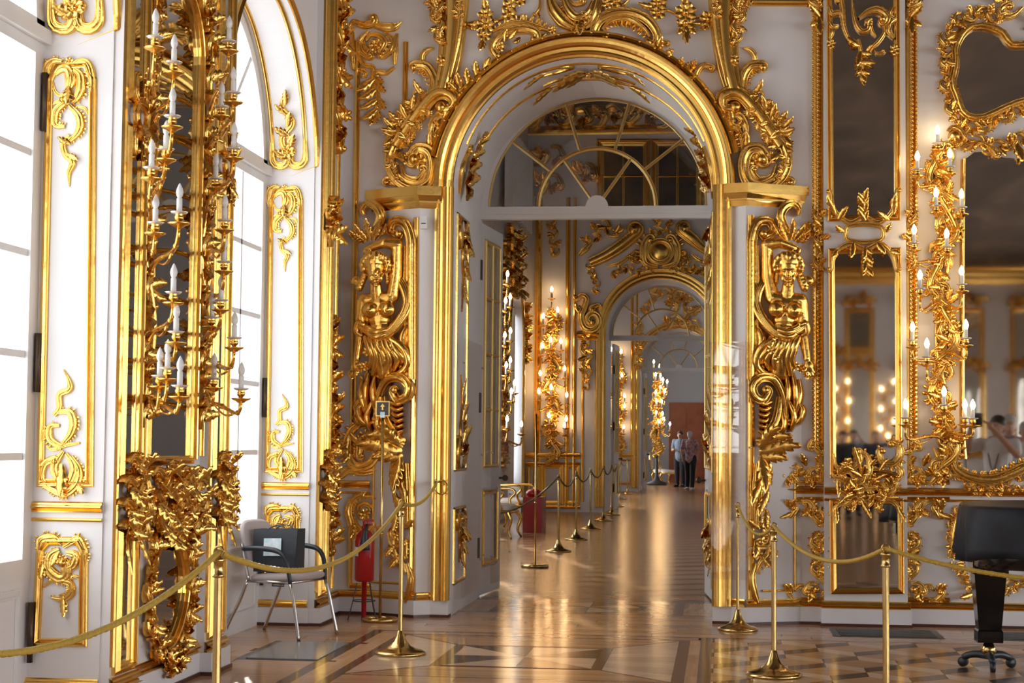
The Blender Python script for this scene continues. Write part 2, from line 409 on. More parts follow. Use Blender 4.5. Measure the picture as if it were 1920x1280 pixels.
    def strip(s, pts, w, step=None, flowers=True, lift=0., seed=0, density=1.0):
        """a garland of alternating C-scrolls, leaves and flowers along a path"""
        if LITE and not getattr(s, 'acc', None):
            s.acc = MB(); s.strip(pts, w, step, flowers, lift, seed, density); part('leaf_garland', s.acc, s.m, s.root, kind='stuff'); s.acc = None; return
        rng = random.Random(seed+17); step = step or w*.8
        q = crom(np.array(pts, float), 200); L = np.concatenate([[0], np.cumsum(np.linalg.norm(np.diff(q, axis=0), axis=1))])
        m = max(2, int(L[-1]/step)); side = 1
        def at(a): return np.array([np.interp(a, L, q[:, 0]), np.interp(a, L, q[:, 1])])
        for j in range(m):
            a = (j+.5)/m*L[-1]; p = at(a); t = at(min(a+2, L[-1]))-at(max(a-2, 0)); t /= np.linalg.norm(t)+1e-9; nr = np.array([-t[1], t[0]])
            hs = step*.62; wd = w*.5*(.85+.3*rng.random())
            A = p-t*hs+nr*side*wd*.75; B = p+nr*side*wd*.95-t*hs*.1; C = p+t*hs*.7+nr*side*wd*.2
            s.scroll([A, B, C], w*.30, w*.30, c1=(side, w*.14, .7), taper=(.4, 1, .6), lift=lift, fringe=(-side, w*.24, w*.22) if rng.random() < .6 else None)
            for _ in range(2 if density >= 1 else 1):
                ang = rng.uniform(-.9, .9); d = -nr*side*math.cos(ang)+t*math.sin(ang); b = p+t*rng.uniform(-.3, .3)*hs
                s.leaf(b, b+d*wd*rng.uniform(.85, 1.3), w*.34, rng.uniform(-.35, .35), 7, lift+w*.06, .7)
            if flowers and j % 2 == 0: s.flower(p+nr*side*wd*rng.uniform(-.2, .3), w*.22, 6, lift+w*.16)
            side = -side
def bezier(a, b, c, d, n=12):
    t = np.linspace(0, 1, n)[:, None]; a, b, c, d = [np.array(x, float) for x in (a, b, c, d)]
    return (1-t)**3*a+3*(1-t)**2*t*b+3*(1-t)*t**2*c+t**3*d
def arc(cx, cy, r, a0, a1, n=32):
    a = np.radians(np.linspace(a0, a1, n)); return np.stack([cx+r*np.cos(a), cy+r*np.sin(a)], 1)
TMP = bpy.data.scenes.new('sculpting_table')
LITE = False
def fuse(name, blobs, voxel, material, parent=None, smooth_it=6, loc=(0, 0, 0)):
    """one continuous skin over overlapping tapered limbs: blobs = (p0, r0, p1, r1) capsules or (c, (rx,ry,rz)) ellipsoids, world coordinates"""
    mb = MB(); org = np.array(loc, float)
    for b in blobs:
        if len(b) == 2: mb.ball(np.array(b[0], float), b[1], 14, 9)
        else:
            p0, r0, p1, r1 = b; p0 = np.array(p0, float); p1 = np.array(p1, float); L = np.linalg.norm(p1-p0)+1e-9; d = (p1-p0)/L
            x = np.concatenate([-np.cos(np.linspace(0, np.pi/2, 5))[:-1]*r0, [0, L*.5, L], L+np.sin(np.linspace(0, np.pi/2, 5))[1:]*r1])
            rr = np.concatenate([np.sin(np.linspace(0, np.pi/2, 5))[:-1]*r0, [r0, (r0+r1)/2, r1], np.cos(np.linspace(0, np.pi/2, 5))[1:]*r1])
            mb.tube(p0+d*x[:, None], np.maximum(rr, 1e-5), 12, cap=False)
    me = mb.mesh(name, org, True); o = link(name, me, material)
    r = o.modifiers.new('r', 'REMESH'); r.mode = 'VOXEL'; r.voxel_size = voxel; r.use_smooth_shade = True
    sm = o.modifiers.new('s', 'SMOOTH'); sm.factor = .5; sm.iterations = smooth_it
    COL.objects.unlink(o); TMP.collection.objects.link(o); vl = TMP.view_layers[0]; vl.update(); dg = vl.depsgraph; m2 = bpy.data.meshes.new_from_object(o.evaluated_get(dg)); o.modifiers.clear(); TMP.collection.objects.unlink(o); COL.objects.link(o)
    o.data = m2; m2.name = name
    if not m2.materials: m2.materials.append(material)
    for p in m2.polygons: p.use_smooth = True
    bpy.data.meshes.remove(me)
    if parent is not None: o.parent = parent; o.location = org-porg(parent)
    else: o.location = org
    return o
# ================================================================ THE SETTING
YW, YB, YF, YG = 13.46, 13.27, 13.34, 14.95          # end wall, doorcase corner, gilded architrave, fanlight
XP, XW, PIER = -3.1, -3.5, None                        # pier face, window plane
XD, HD, ZS = -1.11, 1.05, 3.45                          # door axis, half width, springing
WY = [(11.33-4.3*k) for k in range(12)]; WA, WZS = 1.175, 3.42
ZC = 8.6
def windowed_wall(name, X, back, wins, a, zs, zt, y0, y1, sill):
    """wall in the plane X with arched windows; the reveals run from X to back"""
    mb = MB(); wins = sorted(wins); e = y0; sg = 1 if X > back else -1
    for c in wins+[None]:
        y = c-a if c is not None else y1
        if y > e+1e-3: mb.box(min(X, back-.15*sg), max(X, back-.15*sg), e, y, 0, zt)
        if c is not None:
            q = arc(c, zs, a, 180, 0, 33)
            F = np.stack([np.stack([np.full(33, X), q[:, 0], q[:, 1]], 1), np.stack([np.full(33, X), q[:, 0], np.full(33, zt)], 1)])
            G = np.stack([np.stack([np.full(33, X), q[:, 0], q[:, 1]], 1), np.stack([np.full(33, back-.15*sg), q[:, 0], q[:, 1]], 1)])
            mb.grid(F); mb.grid(G)
            B = F.copy(); B[..., 0] = back-.15*sg; mb.grid(B)
            mb.box(min(back+.02*sg, back-.15*sg), max(back+.02*sg, back-.15*sg), c-a, c+a, 0, sill)
            e = c+a
    return struct(name, mb, WHITE)
def arched_wall(name, Ya, Yb, x0, x1, zt, xc, hw, zs, mat_=None):
    mb = MB(); q = arc(xc, zs, hw, 180, 0, 41)
    for Y in (Ya, Yb):
        for (a, b) in ((x0, xc-hw), (xc+hw, x1)):
            mb.add([(a, Y, 0), (b, Y, 0), (b, Y, zt), (a, Y, zt)], [(0, 1, 2, 3)])
        P = np.stack([q[:, 0], np.full(41, Y), q[:, 1]], 1); T = P.copy(); T[:, 2] = zt
        mb.grid(np.stack([P, T]))
    full = np.concatenate([[(xc-hw, 0)], q, [(xc+hw, 0)]])
    mb.grid(np.stack([np.stack([full[:, 0], np.full(43, Ya), full[:, 1]], 1), np.stack([full[:, 0], np.full(43, Yb), full[:, 1]], 1)]))
    mb.add([(x0, Ya, 0), (x0, Yb, 0), (x0, Yb, zt), (x0, Ya, zt), (x1, Ya, 0), (x1, Yb, 0), (x1, Yb, zt), (x1, Ya, zt)], [(0, 1, 2, 3), (4, 5, 6, 7)])
    return struct(name, mb, mat_ or WHITE)
windowed_wall('wall_left', XP, XW, WY, WA, WZS, ZC, -43.3, YW, .70)
windowed_wall('wall_right', 14.0, 14.35, WY, WA, WZS, ZC, -43.3, YW, .70)
arched_wall('wall_end', YW, 15.1, XP-.5, 14.2, ZC, XD, HD, ZS)
arched_wall('wall_opposite', -43.0, -43.8, XP-.5, 14.2, ZC, 3.1, 1.15, ZS)
arched_wall('wall_second', 34.0, 35.6, -4.4, 6.2, 8.6, -1.22, 1.1, 3.62)
arched_wall('wall_third', 49.0, 50.4, -4.4, 6.2, 6.6, -1.25, 1.12, 3.62)
windowed_wall('wall_left_second', -3.95, -4.3, [18.6, 22.9, 27.3, 32.3], 1.05, 3.4, 8.6, 15.1, 34.0, .6)
windowed_wall('wall_left_third', -3.95, -4.3, [38.5, 44.0], 1.05, 3.4, 6.6, 35.6, 49.0, .6)
windowed_wall('wall_left_fourth', -3.95, -4.3, [54.0, 58.0], 1.05, 3.4, 6.6, 50.4, 62.0, .6)
mb = MB(); mb.box(6.0, 6.2, 15.1, 62, 0, 8.6); struct('wall_right_second', mb, WHITE)
mb = MB(); mb.box(-4.4, 6.2, 62, 62.2, 0, 6.6); struct('wall_far', mb, mat('grey_paint', (.34, .34, .35), .6))
CEIL = bpy.data.materials.new('painted_ceiling'); CEIL.use_nodes = True
nt = CEIL.node_tree; b = nt.nodes['Principled BSDF']; b.inputs['Roughness'].default_value = .8
tc = nt.nodes.new('ShaderNodeTexCoord'); mp = nt.nodes.new('ShaderNodeMapping'); mp.inputs['Scale'].default_value = (.35, .12, 1)
nz = nt.nodes.new('ShaderNodeTexNoise'); nz.inputs['Scale'].default_value = 1.6; nz.inputs['Detail'].default_value = 7; nz.inputs['Distortion'].default_value = 1.2
rp = nt.nodes.new('ShaderNodeValToRGB'); rp.color_ramp.elements[0].position = .3; rp.color_ramp.elements[1].position = .75
rp.color_ramp.elements[0].color = (.05, .034, .022, 1); rp.color_ramp.elements[1].color = (.19, .13, .085, 1)
e_ = rp.color_ramp.elements.new(.52); e_.color = (.10, .07, .05, 1)
nt.links.new(tc.outputs['Object'], mp.inputs[0]); nt.links.new(mp.outputs[0], nz.inputs['Vector']); nt.links.new(nz.outputs['Fac'], rp.inputs[0]); nt.links.new(rp.outputs[0], b.inputs['Base Color'])
mb = MB(); mb.box(-3.7, 14.3, -43.3, 15.1, ZC, ZC+.2); struct('ceiling', mb, CEIL)
mb = MB(); mb.box(-4.4, 6.2, 15.1, 35.6, 8.6, 8.8); struct('ceiling_second', mb, CEIL); mb = MB(); mb.box(-4.4, 6.2, 35.5, 62.2, 6.6, 6.8); struct('ceiling_third', mb, WHITE)
# cornices of the hall
for nm, pts in (('trim_1', [(14.0, -43.0), (-3.1, -43.0)]), ('trim_2', [(-3.1, YW), (14.0, YW)])):
    mb = MB(); s_ = 1 if pts[0][1] < 0 else -1; y = pts[0][1]
    prof = [(0, ZC), (.55, ZC), (.5, ZC-.1), (.3, ZC-.2), (.28, ZC-.32), (.12, ZC-.42), (.08, ZC-.62), (0, ZC-.65)]
    P = np.array([[(x, y+s_*d, z) for d, z in prof] for x in (-3.1, 14.0)]); mb.grid(P); struct(nm, mb, GOLDF, label='gilded cornice below the painted ceiling')
mb = MB(); prof = [(0, ZC), (.55, ZC), (.5, ZC-.1), (.3, ZC-.2), (.28, ZC-.32), (.12, ZC-.42), (.08, ZC-.62), (0, ZC-.65)]
for x, s_ in ((-3.1, 1), (14.0, -1)): mb.grid(np.array([[(x+s_*d, y, z) for d, z in prof] for y in (-43, YW)]))
struct('trim_3', mb, GOLDF, label='gilded cornice below the painted ceiling')

# ---------------------------------------------------------------- floor: screed plus inlaid pieces
mb = MB(); mb.box(-3.7, 14.3, -43.5, 15.1, -.2, -.012)
FLOOR = struct('floor', mb, W_LIGHT, label='polished oak parquet floor with dark geometric inlay')
FO = np.array(FLOOR.location)
def piece(name, poly, m, z=0.0, parent=None, gap=.0022):
    poly = np.array(poly, float); c = poly.mean(0); d = poly-c; L = np.linalg.norm(d, axis=1)[:, None]; poly = c+d*(1-gap/np.maximum(L, .02))
    n = len(poly); par = parent or FLOOR; o0 = porg(par)
    a2 = 0.5*sum(poly[i][0]*poly[(i+1) % n][1]-poly[(i+1) % n][0]*poly[i][1] for i in range(n))
    if a2 < 0: poly = poly[::-1]
    mb = MB(); mb.prism(poly-c, -.011, 0.0)
    o = link(name, mb.mesh(name, (0, 0, 0), False), m, par, np.array([c[0], c[1], z])-o0); return o
def clip_poly(poly, x0, x1, y0, y1):
    def cut(p, f, inter):
        out = []
        for i in range(len(p)):
            a, b_ = p[i], p[(i+1) % len(p)]; fa, fb = f(a), f(b_)
            if fa >= 0: out.append(a)
            if fa*fb < 0: t = fa/(fa-fb); out.append((a[0]+(b_[0]-a[0])*t, a[1]+(b_[1]-a[1])*t))
        return out
    p = [tuple(q) for q in poly]
    for f in (lambda q: q[0]-x0, lambda q: x1-q[0], lambda q: q[1]-y0, lambda q: y1-q[1]):
        p = cut(p, f, None)
        if len(p) < 3: return None
    A = .5*abs(sum(p[i][0]*p[(i+1) % len(p)][1]-p[(i+1) % len(p)][0]*p[i][1] for i in range(len(p))))
    return p if A > 4e-4 else None
def rect(x0, x1, y0, y1): return [(x0, y0), (x1, y0), (x1, y1), (x0, y1)]
def planks(x0, x1, y0, y1, w, ln, m, along='x', seed=1, skip=None):
    rng = random.Random(seed); a0, a1, b0, b1 = (y0, y1, x0, x1) if along == 'x' else (x0, x1, y0, y1)
    n = max(1, round((a1-a0)/w)); ww = (a1-a0)/n
    for i in range(n):
        p = b0-rng.random()*ln*.8
        while p < b1:
            q = p+ln*(.8+.4*rng.random()); s0, s1 = max(p, b0), min(q, b1)
            if s1-s0 > .03:
                r = rect(s0, s1, a0+i*ww, a0+(i+1)*ww) if along == 'x' else rect(a0+i*ww, a0+(i+1)*ww, s0, s1)
                if not (skip and skip(r)): piece('plank', r, m)
            p = q
XA, XB2, YA, YB2 = -2.25, -.29, 10.0, 12.10             # star panel in front of the door
planks(XP-.5, 14.0, 12.36, YW+.2, .155, 1.1, W_LIGHT, 'x', 3, skip=lambda r: r[0][0] > 3.2)
piece('dark_band', rect(-2.55, -.08, 12.30, 12.36), W_MID); piece('dark_band', rect(-.08, 3.2, 12.30, 12.36), W_MID)
planks(-2.47, -.14, 12.16, 12.30, .14, .8, W_LIGHT, 'x', 5)
piece('dark_band', rect(XA, XB2, 12.10, 12.16), W_MID)
piece('dark_band', rect(XA-.07, XA, 9.0, 12.16), W_MID); piece('dark_band', rect(XB2, XB2+.075, 9.0, 12.16), W_MID)
piece('dark_band', rect(-2.55, -2.47, 9.0, 12.30), W_MID); piece('dark_band', rect(-.14, -.06, 9.0, 12.30), W_MID)
planks(-2.47, XA-.07, 9.0, 12.16, .15, .9, W_LIGHTY, 'y', 8); planks(XB2+.075, -.14, 9.0, 12.16, .075, .9, W_LIGHTY, 'y', 9)
sx0, sx1, sy0, sy1 = -1.74, -.80, 10.52, 11.52; cx, cy = (sx0+sx1)/2, (sy0+sy1)/2; bw = .07
for r in (rect(sx0-bw, sx0, sy0-bw, sy1+bw), rect(sx1, sx1+bw, sy0-bw, sy1+bw), rect(sx0, sx1, sy1, sy1+.03), rect(sx0, sx1, sy0-.03, sy0)): piece('dark_band', r, W_MID)
cor = [(sx0, sy0), (cx, sy0), (sx1, sy0), (sx1, cy), (sx1, sy1), (cx, sy1), (sx0, sy1), (sx0, cy)]
for i, m_ in enumerate((W_PALE, W_MID, W_PALE, W_DARK, W_PALE, W_DARK, W_PALE, W_DARK)):
    piece('star_ray', [(cx, cy), cor[i], cor[(i+1) % 8]], m_)
def quad_planks(P00, P10, P11, P01, n, m):
    P00, P10, P11, P01 = map(np.array, (P00, P10, P11, P01))
    for i in range(n):
        a, b_ = i/n, (i+1)/n
        piece('plank', [P00+(P01-P00)*a, P10+(P11-P10)*a, P10+(P11-P10)*b_, P00+(P01-P00)*b_], m)
e = .02
so = dict(l=sx0-bw, r=sx1+bw, b=sy0-bw, t=sy1+bw)
quad_planks((XA, 9.0), (so['l'], so['b']), (so['l'], so['t']), (XA, 12.1), 5, W_LIGHT) if False else None
for (A, B, C, D, m_, n_) in (((XA, YA), (so['l'], so['b']), (so['l'], so['t']), (XA, 12.1), W_PALE, 7), ((so['r'], so['b']), (XB2, YA), (XB2, 12.1), (so['r'], so['t']), W_PALE, 7),
                             ((so['l'], so['t']), (so['r'], so['t']), (XB2, 12.1), (XA, 12.1), W_LIGHT, 3), ((XA, YA), (XB2, YA), (so['r'], so['b']), (so['l'], so['b']), W_LIGHT, 4)):
    quad_planks(A, B, C, D, n_, m_)
for a, b_ in (((XA, 12.1), (so['l'], so['t'])), ((XB2, 12.1), (so['r'], so['t'])), ((XA, YA), (so['l'], so['b'])), ((XB2, YA), (so['r'], so['b']))):
    a, b_ = np.array(a), np.array(b_); d = (b_-a)/np.linalg.norm(b_-a); nn = np.array([-d[1], d[0]])*.013
    piece('dark_strip', [a-nn, b_-nn, b_+nn, a+nn], W_MID, .0006)
planks(XA, XB2, 9.0, YA-.03, .16, 1., W_LIGHT, 'x', 12); piece('dark_band', rect(XA, XB2, YA-.03, YA), W_MID)
planks(XP-.5, -2.55, 9.0, 10.52, .155, .95, W_LIGHT, 'x', 21); planks(XP-.5, -2.55, 11.55, 12.36, .155, .95, W_LIGHT, 'x', 22)
planks(XP-.5, -3.08, 10.52, 11.55, .155, .6, W_LIGHT, 'x', 23)
piece('dark_band', rect(-3.08, -2.42, 10.52, 10.58), W_DARK, .0005); piece('dark_band', rect(-3.08, -2.42, 11.49, 11.55), W_DARK, .0005)
piece('dark_band', rect(-3.08, -3.02, 10.58, 11.49), W_DARK, .0005); piece('dark_band', rect(-2.55, -2.47, 10.58, 11.49), W_DARK, .0007)
# tumbling-block field right of the door panel
d_, e_2, c_ = .235, .20, .20; fx0, fx1, fy0, fy1 = -.06, 3.2, 9.0, 12.30
for j in range(-2, 12):
    for i in range(-2, 9):
        x = .19+i*2*d_+(j % 2)*d_; y = 11.28-(j-2)*(e_2+c_)
        for poly, m_ in (([(x, y), (x+d_, y+e_2), (x+d_, y+e_2-c_), (x, y-c_)], W_DARK if (i+2*j) % 5 else W_MID), ([(x-d_, y+e_2), (x, y), (x, y-c_), (x-d_, y+e_2-c_)], W_PALE), ([(x, y), (x+d_, y+e_2), (x, y+2*e_2), (x-d_, y+e_2)], W_LIGHT)):
            p = clip_poly(poly, fx0, fx1, fy0, fy1)
            if p: piece('parquet_block', p, m_)
# the doorway floor and the enfilade floor
mb = MB(); mb.box(-4.4, 6.2, 15.1, 62.2, -.2, 0.0)
W_ZIG = bpy.data.materials.new('zigzag_parquet'); W_ZIG.use_nodes = True; nt = W_ZIG.node_tree; b = nt.nodes['Principled BSDF']
tc = nt.nodes.new('ShaderNodeTexCoord'); sp = nt.nodes.new('ShaderNodeSeparateXYZ'); nt.links.new(tc.outputs['Object'], sp.inputs[0])
def mth(op, a, b_=None, c=None):
    n = nt.nodes.new('ShaderNodeMath'); n.operation = op
    for i, v in enumerate((a, b_, c)):
        if v is None: continue
        if isinstance(v, (int, float)): n.inputs[i].default_value = v
        else: nt.links.new(v, n.inputs[i])
    return n.outputs[0]
tri = mth('PINGPONG', sp.outputs['X'], .55)
saw = mth('FRACT', mth('ADD', mth('DIVIDE', sp.outputs['Y'], .62), mth('MULTIPLY', tri, .9)))
dark = mth('LESS_THAN', saw, .30)
nz = nt.nodes.new('ShaderNodeTexNoise'); nz.inputs['Scale'].default_value = 3; nt.links.new(tc.outputs['Object'], nz.inputs['Vector'])
m1 = nt.nodes.new('ShaderNodeMix'); m1.data_type = 'RGBA'; nt.links.new(nz.outputs['Fac'], m1.inputs[0]); m1.inputs[6].default_value = (.50, .27, .125, 1); m1.inputs[7].default_value = (.40, .20, .085, 1)
m2 = nt.nodes.new('ShaderNodeMix'); m2.data_type = 'RGBA'; nt.links.new(dark, m2.inputs[0]); nt.links.new(m1.outputs[2], m2.inputs[6]); m2.inputs[7].default_value = (.16, .075, .035, 1)
nt.links.new(m2.outputs[2], b.inputs['Base Color']); b.inputs['Roughness'].default_value = .2; b.inputs['Specular IOR Level'].default_value = .28
F2 = struct('floor_second', mb, W_ZIG, label='glossy zigzag parquet of the enfilade rooms')
planks(XD-HD, XD+HD, YW+.2, 13.85, .13, .9, W_LIGHT, 'x', 31)
piece('dark_band', rect(XD-HD, XD+HD, 13.85, 13.90), W_MID); piece('dark_band', rect(XD-HD, XD+HD, 14.95, 15.1), W_MID)
piece('dark_band', rect(XD+.72, XD+.80, 13.90, 14.95), W_MID); piece('dark_band', rect(XD-.80, XD-.72, 13.90, 14.95), W_MID)
planks(XD-HD, XD-.80, 13.9, 14.95, .125, .6, W_LIGHTY, 'y', 33); planks(XD+.80, XD+HD, 13.9, 14.95, .125, .6, W_LIGHTY, 'y', 34)
tcx, tcy = XD, 14.42
for k in range(8):
    a0, a1 = k*math.pi/4, (k+1)*math.pi/4
    q = [(tcx, tcy)]+[(tcx+.42*math.cos(a), tcy+.42*math.sin(a)) for a in np.linspace(a0, a1, 6)]
    piece('star_ray', q, (W_PALE, W_MID)[k % 2])
    q = [(tcx+r_*math.cos(a), tcy+r_*math.sin(a)) for r_, aa in ((.42, np.linspace(a0, a1, 6)), (.48, np.linspace(a1, a0, 6))) for a in aa]
    piece('dark_ring_segment', q, W_DARK)
for s1 in (-1, 1):
    for s2 in (-1, 1):
        q = [(tcx+s1*.48*math.cos(a), tcy+s2*.48*math.sin(a)) for a in np.linspace(0, math.pi/2, 9)]+[(tcx, tcy+s2*.53), (tcx+s1*.72, tcy+s2*.53), (tcx+s1*.72, tcy)]
        # split so that each piece stays convex
        for k in range(8): piece('corner_inlay', [q[k], q[k+1], (tcx+s1*.72, tcy+s2*.53)], W_LIGHT)
        piece('corner_inlay', [q[8], (tcx, tcy+s2*.53), (tcx+s1*.72, tcy+s2*.53)], W_LIGHT); piece('corner_inlay', [q[0], (tcx+s1*.72, tcy), (tcx+s1*.72, tcy+s2*.53)], W_LIGHT)

# ---------------------------------------------------------------- doorcase: splayed white pedestals, capitals, gilded architrave
def doorcase(sg, nm):
    X = lambda d: XD+sg*d
    A, B, Cc, D = (X(1.74), YW), (X(1.30), YB), (X(1.20), YF), (X(HD), YF)
    poly = [A, B, Cc, D, (X(HD), YW+.02), (X(1.74), YW+.02)]
    mb = MB(); mb.prism(poly if sg < 0 else poly[::-1], 0, 3.29)
    o = struct(nm, mb, WHITE, label='white splayed doorcase pedestal'); ob = MB()
    k = .03
    big = [(X(1.80), YW), (X(1.31), YB-k), (X(1.19), YF-k), (X(HD-.005), YF-k), (X(HD-.005), YW), (X(1.80), YW+.02)]
    ob.prism(big if sg < 0 else big[::-1], 0.022, .135); part('plinth', ob, WHITE, o, False)
    ob = MB(); big2 = [(p[0], p[1]-.008) for p in big[:4]]+big[4:]; ob.prism(big2 if sg < 0 else big2[::-1], 0, .022); part('floor_strip', ob, SKIRTW, o, False)
    # gilded base moulding on the two white faces
    for (p, q) in ((A, B), (B, Cc)):
        p_, q_ = np.array(p), np.array(q); t = (q_-p_); L = np.linalg.norm(t); t /= L; n = np.array([t[1], -t[0]])*(1 if sg < 0 else -1)
        S = Surf((p_[0], p_[1], 0), (n[0], n[1], 0)); u0 = 0; u1 = (np.array([*q_, 0])-S.o)@S.t
        part('base_moulding', moulding(S, [(u0, .165), (u1, .165)], .065, .03), GOLDF, o, False)
    return o, (A, B, Cc, D)
DCL, PL = doorcase(-1, 'trim_4'); DCR, PR = doorcase(1, 'trim_5')
def capital(sg, label):
    X = lambda d: XD+sg*d
    base = [(X(1.74), YW), (X(1.30), YB), (X(1.13), YF-.01)]
    t = thing('gilded_capital', (X(1.4), YB, 3.28), label, 'capital')
    for nm, z0, z1, g0, g1 in (('neck', 3.275, 3.325, .0, .015), ('ovolo', 3.325, 3.375, .025, .05), ('abacus', 3.375, 3.45, .065, .065), ('fillet', 3.318, 3.332, .03, .03)):
        def ring(g, z):
            q = [(X(1.74+g*.9), YW-g*.1), (X(1.30+g*.25), YB-g), (X(1.13-g*.0), YF-.01-g), (X(1.13), YW), (X(1.74+g*.9), YW)]
            return [(a, b_, z) for a, b_ in q]
        mb = MB(); v = ring(g0, z0)+ring(g1, z1); n = 5
        c0 = np.mean(v[:5], 0); c1 = np.mean(v[5:], 0)
        mb.add(v+[c0, c1], [(i, (i+1) % n, n+(i+1) % n, n+i) for i in range(n)], [(10, (i+1) % n, i) for i in range(n)]+[(11, n+i, n+(i+1) % n) for i in range(n)])
        part(nm, mb, GOLDF, t, False)
    return t
capital(-1, 'gilded capital of the doorcase above the caryatid nearer the windows'); capital(1, 'gilded capital of the doorcase above the caryatid beside the tall mirror')
SF = SY(YF)
arch = thing('gilded_architrave', (XD, YF, .135), 'broad gilded moulding framing the arched doorway', 'door frame')
for sg in (-1, 1):
    u = XD+sg*(HD+.065)
    part('jamb_moulding', moulding(SF, [(u, .135), (u, ZS)], .15*(-sg) if False else .15, .075, 'arch') if sg > 0 else moulding(SF, [(u, ZS), (u, .135)], .15, .075, 'arch'), GOLDF, arch, False)
part('arch_moulding', moulding(SF, arc(XD, ZS, HD+.08, 180, 0, 60), .17, .09, 'arch'), GOLDF, arch, False)
part('outer_arch_moulding', moulding(SY(YW), arc(XD, ZS, HD+.20, 168, 12, 60), .075, .13, 'round'), GOLDF, arch, False)
for a0 in range(24):
    a = math.radians(20+a0*(140/23)); r_ = HD+.2
    mbb = MB(); p = SY(YW).P(np.array([XD+r_*math.cos(a), ZS+r_*math.sin(a)]), np.array(.13)); mbb.ball(p, .011, 6, 4); part('stud', mbb, GOLDF, arch)
# soffit wall behind the architrave (white reveal from architrave to fanlight)
mb = MB(); full = np.concatenate([[(XD-HD, 0)], arc(XD, ZS, HD, 180, 0, 41), [(XD+HD, 0)]])
mb.grid(np.stack([np.stack([full[:, 0], np.full(43, YF), full[:, 1]], 1), np.stack([full[:, 0], np.full(43, YW), full[:, 1]], 1)])); struct('trim_6', mb, WHITE, label='white reveal of the doorway')
def fanlight(nm, xc, Y, zb, r, hw, label, th=.07, bar=.11, small=False):
    o = MB(); q = arc(xc, zb, r, 0, 180, 41); q2 = arc(xc, zb-.05, hw+.01, 0, 180, 41)
    F = np.stack([q2, q]); f0 = np.concatenate([np.stack([F[..., 0], np.full((2, 41), Y), F[..., 1]], -1), np.stack([F[::-1, :, 0], np.full((2, 41), Y+th), F[::-1, :, 1]], -1)])
    o.grid(f0, closed_u=True); o.box(xc-hw, xc+hw, Y-.02, Y+th, zb-bar, zb)
    root = struct(nm, o, WHITE_W, label=label)
    pb = MB(); pb.box(xc-hw, xc+hw, Y-.035, Y-.018, zb-bar*.62, zb-bar*.42); part('transom_bead', pb, WHITE_W, root, False)
    S = SY(Y+.02)
    pb = MB(); h = arc(xc, zb, .1*r/.98, 0, 180, 17); P = np.stack([h[:, 0], np.full(17, Y-.01), h[:, 1]], 1); c = np.array([xc, Y-.01, zb]); V = np.concatenate([P, [c], P+[0, .05, 0]])
    pb.add(V, [(i, i+1, 19+i, 18+i) for i in range(16)], [(17, i+1, i) for i in range(16)]); part('fan_centre', pb, WHITE_W, root, False)
    M = W_GILT
    part('fan_ring', moulding(S, arc(xc, zb, r*.535, 0, 180, 31), .036, .03, 'frame'), M, root, False)
    part('fan_rim', moulding(S, arc(xc, zb, r-.008, 0, 180, 41), .022, .03, 'bead'), M, root, False)
    for a in (38, 73, 107, 142):
        a = math.radians(a); d = np.array([math.cos(a), math.sin(a)]); part('glazing_bar', moulding(S, [np.array([xc, zb])+d*r*.53, np.array([xc, zb])+d*r], .03, .03, 'frame'), M, root, False)
    for a in (55, 125):
        a = math.radians(a); d = np.array([math.cos(a), math.sin(a)]); part('glazing_bar', moulding(S, [np.array([xc, zb])+d*.1, np.array([xc, zb])+d*r*.54], .03, .03, 'frame'), M, root, False)
    def sector(a0, a1, r0, r1):
        A = np.radians(np.linspace(a0, a1, 8)); pts = [(xc+r1*math.cos(a), zb+r1*math.sin(a)) for a in A]+[(xc+r0*math.cos(a), zb+r0*math.sin(a)) for a in A[::-1]]
        pm = MB(); P = np.array([[[x, Y+.03, z] for x, z in pts[:8]], [[x, Y+.03, z] for x, z in pts[:7:-1]]]); pm.grid(P); part('pane', pm, GLASS, root, False)
    ee = [0, 38, 73, 107, 142, 180]
    for i in range(5): sector(ee[i], ee[i+1], r*.54, r)
    ee = [0, 55, 125, 180]
    for i in range(3): sector(ee[i], ee[i+1], .1, r*.53)
    return root
W_GILT = mat('pale_gilt_bar', (.74, .52, .19), .35, .85)
fanlight('window_1', XD, YG, 3.515, .985, HD, 'semicircular fanlight with gilt glazing bars over the open doorway')
fanlight('window_2', -1.22, 35.0, 3.64, 1.03, 1.1, 'fanlight over the second doorway of the enfilade')
fanlight('window_3', -1.25, 50.0, 3.64, 1.03, 1.12, 'fanlight over the third doorway of the enfilade')
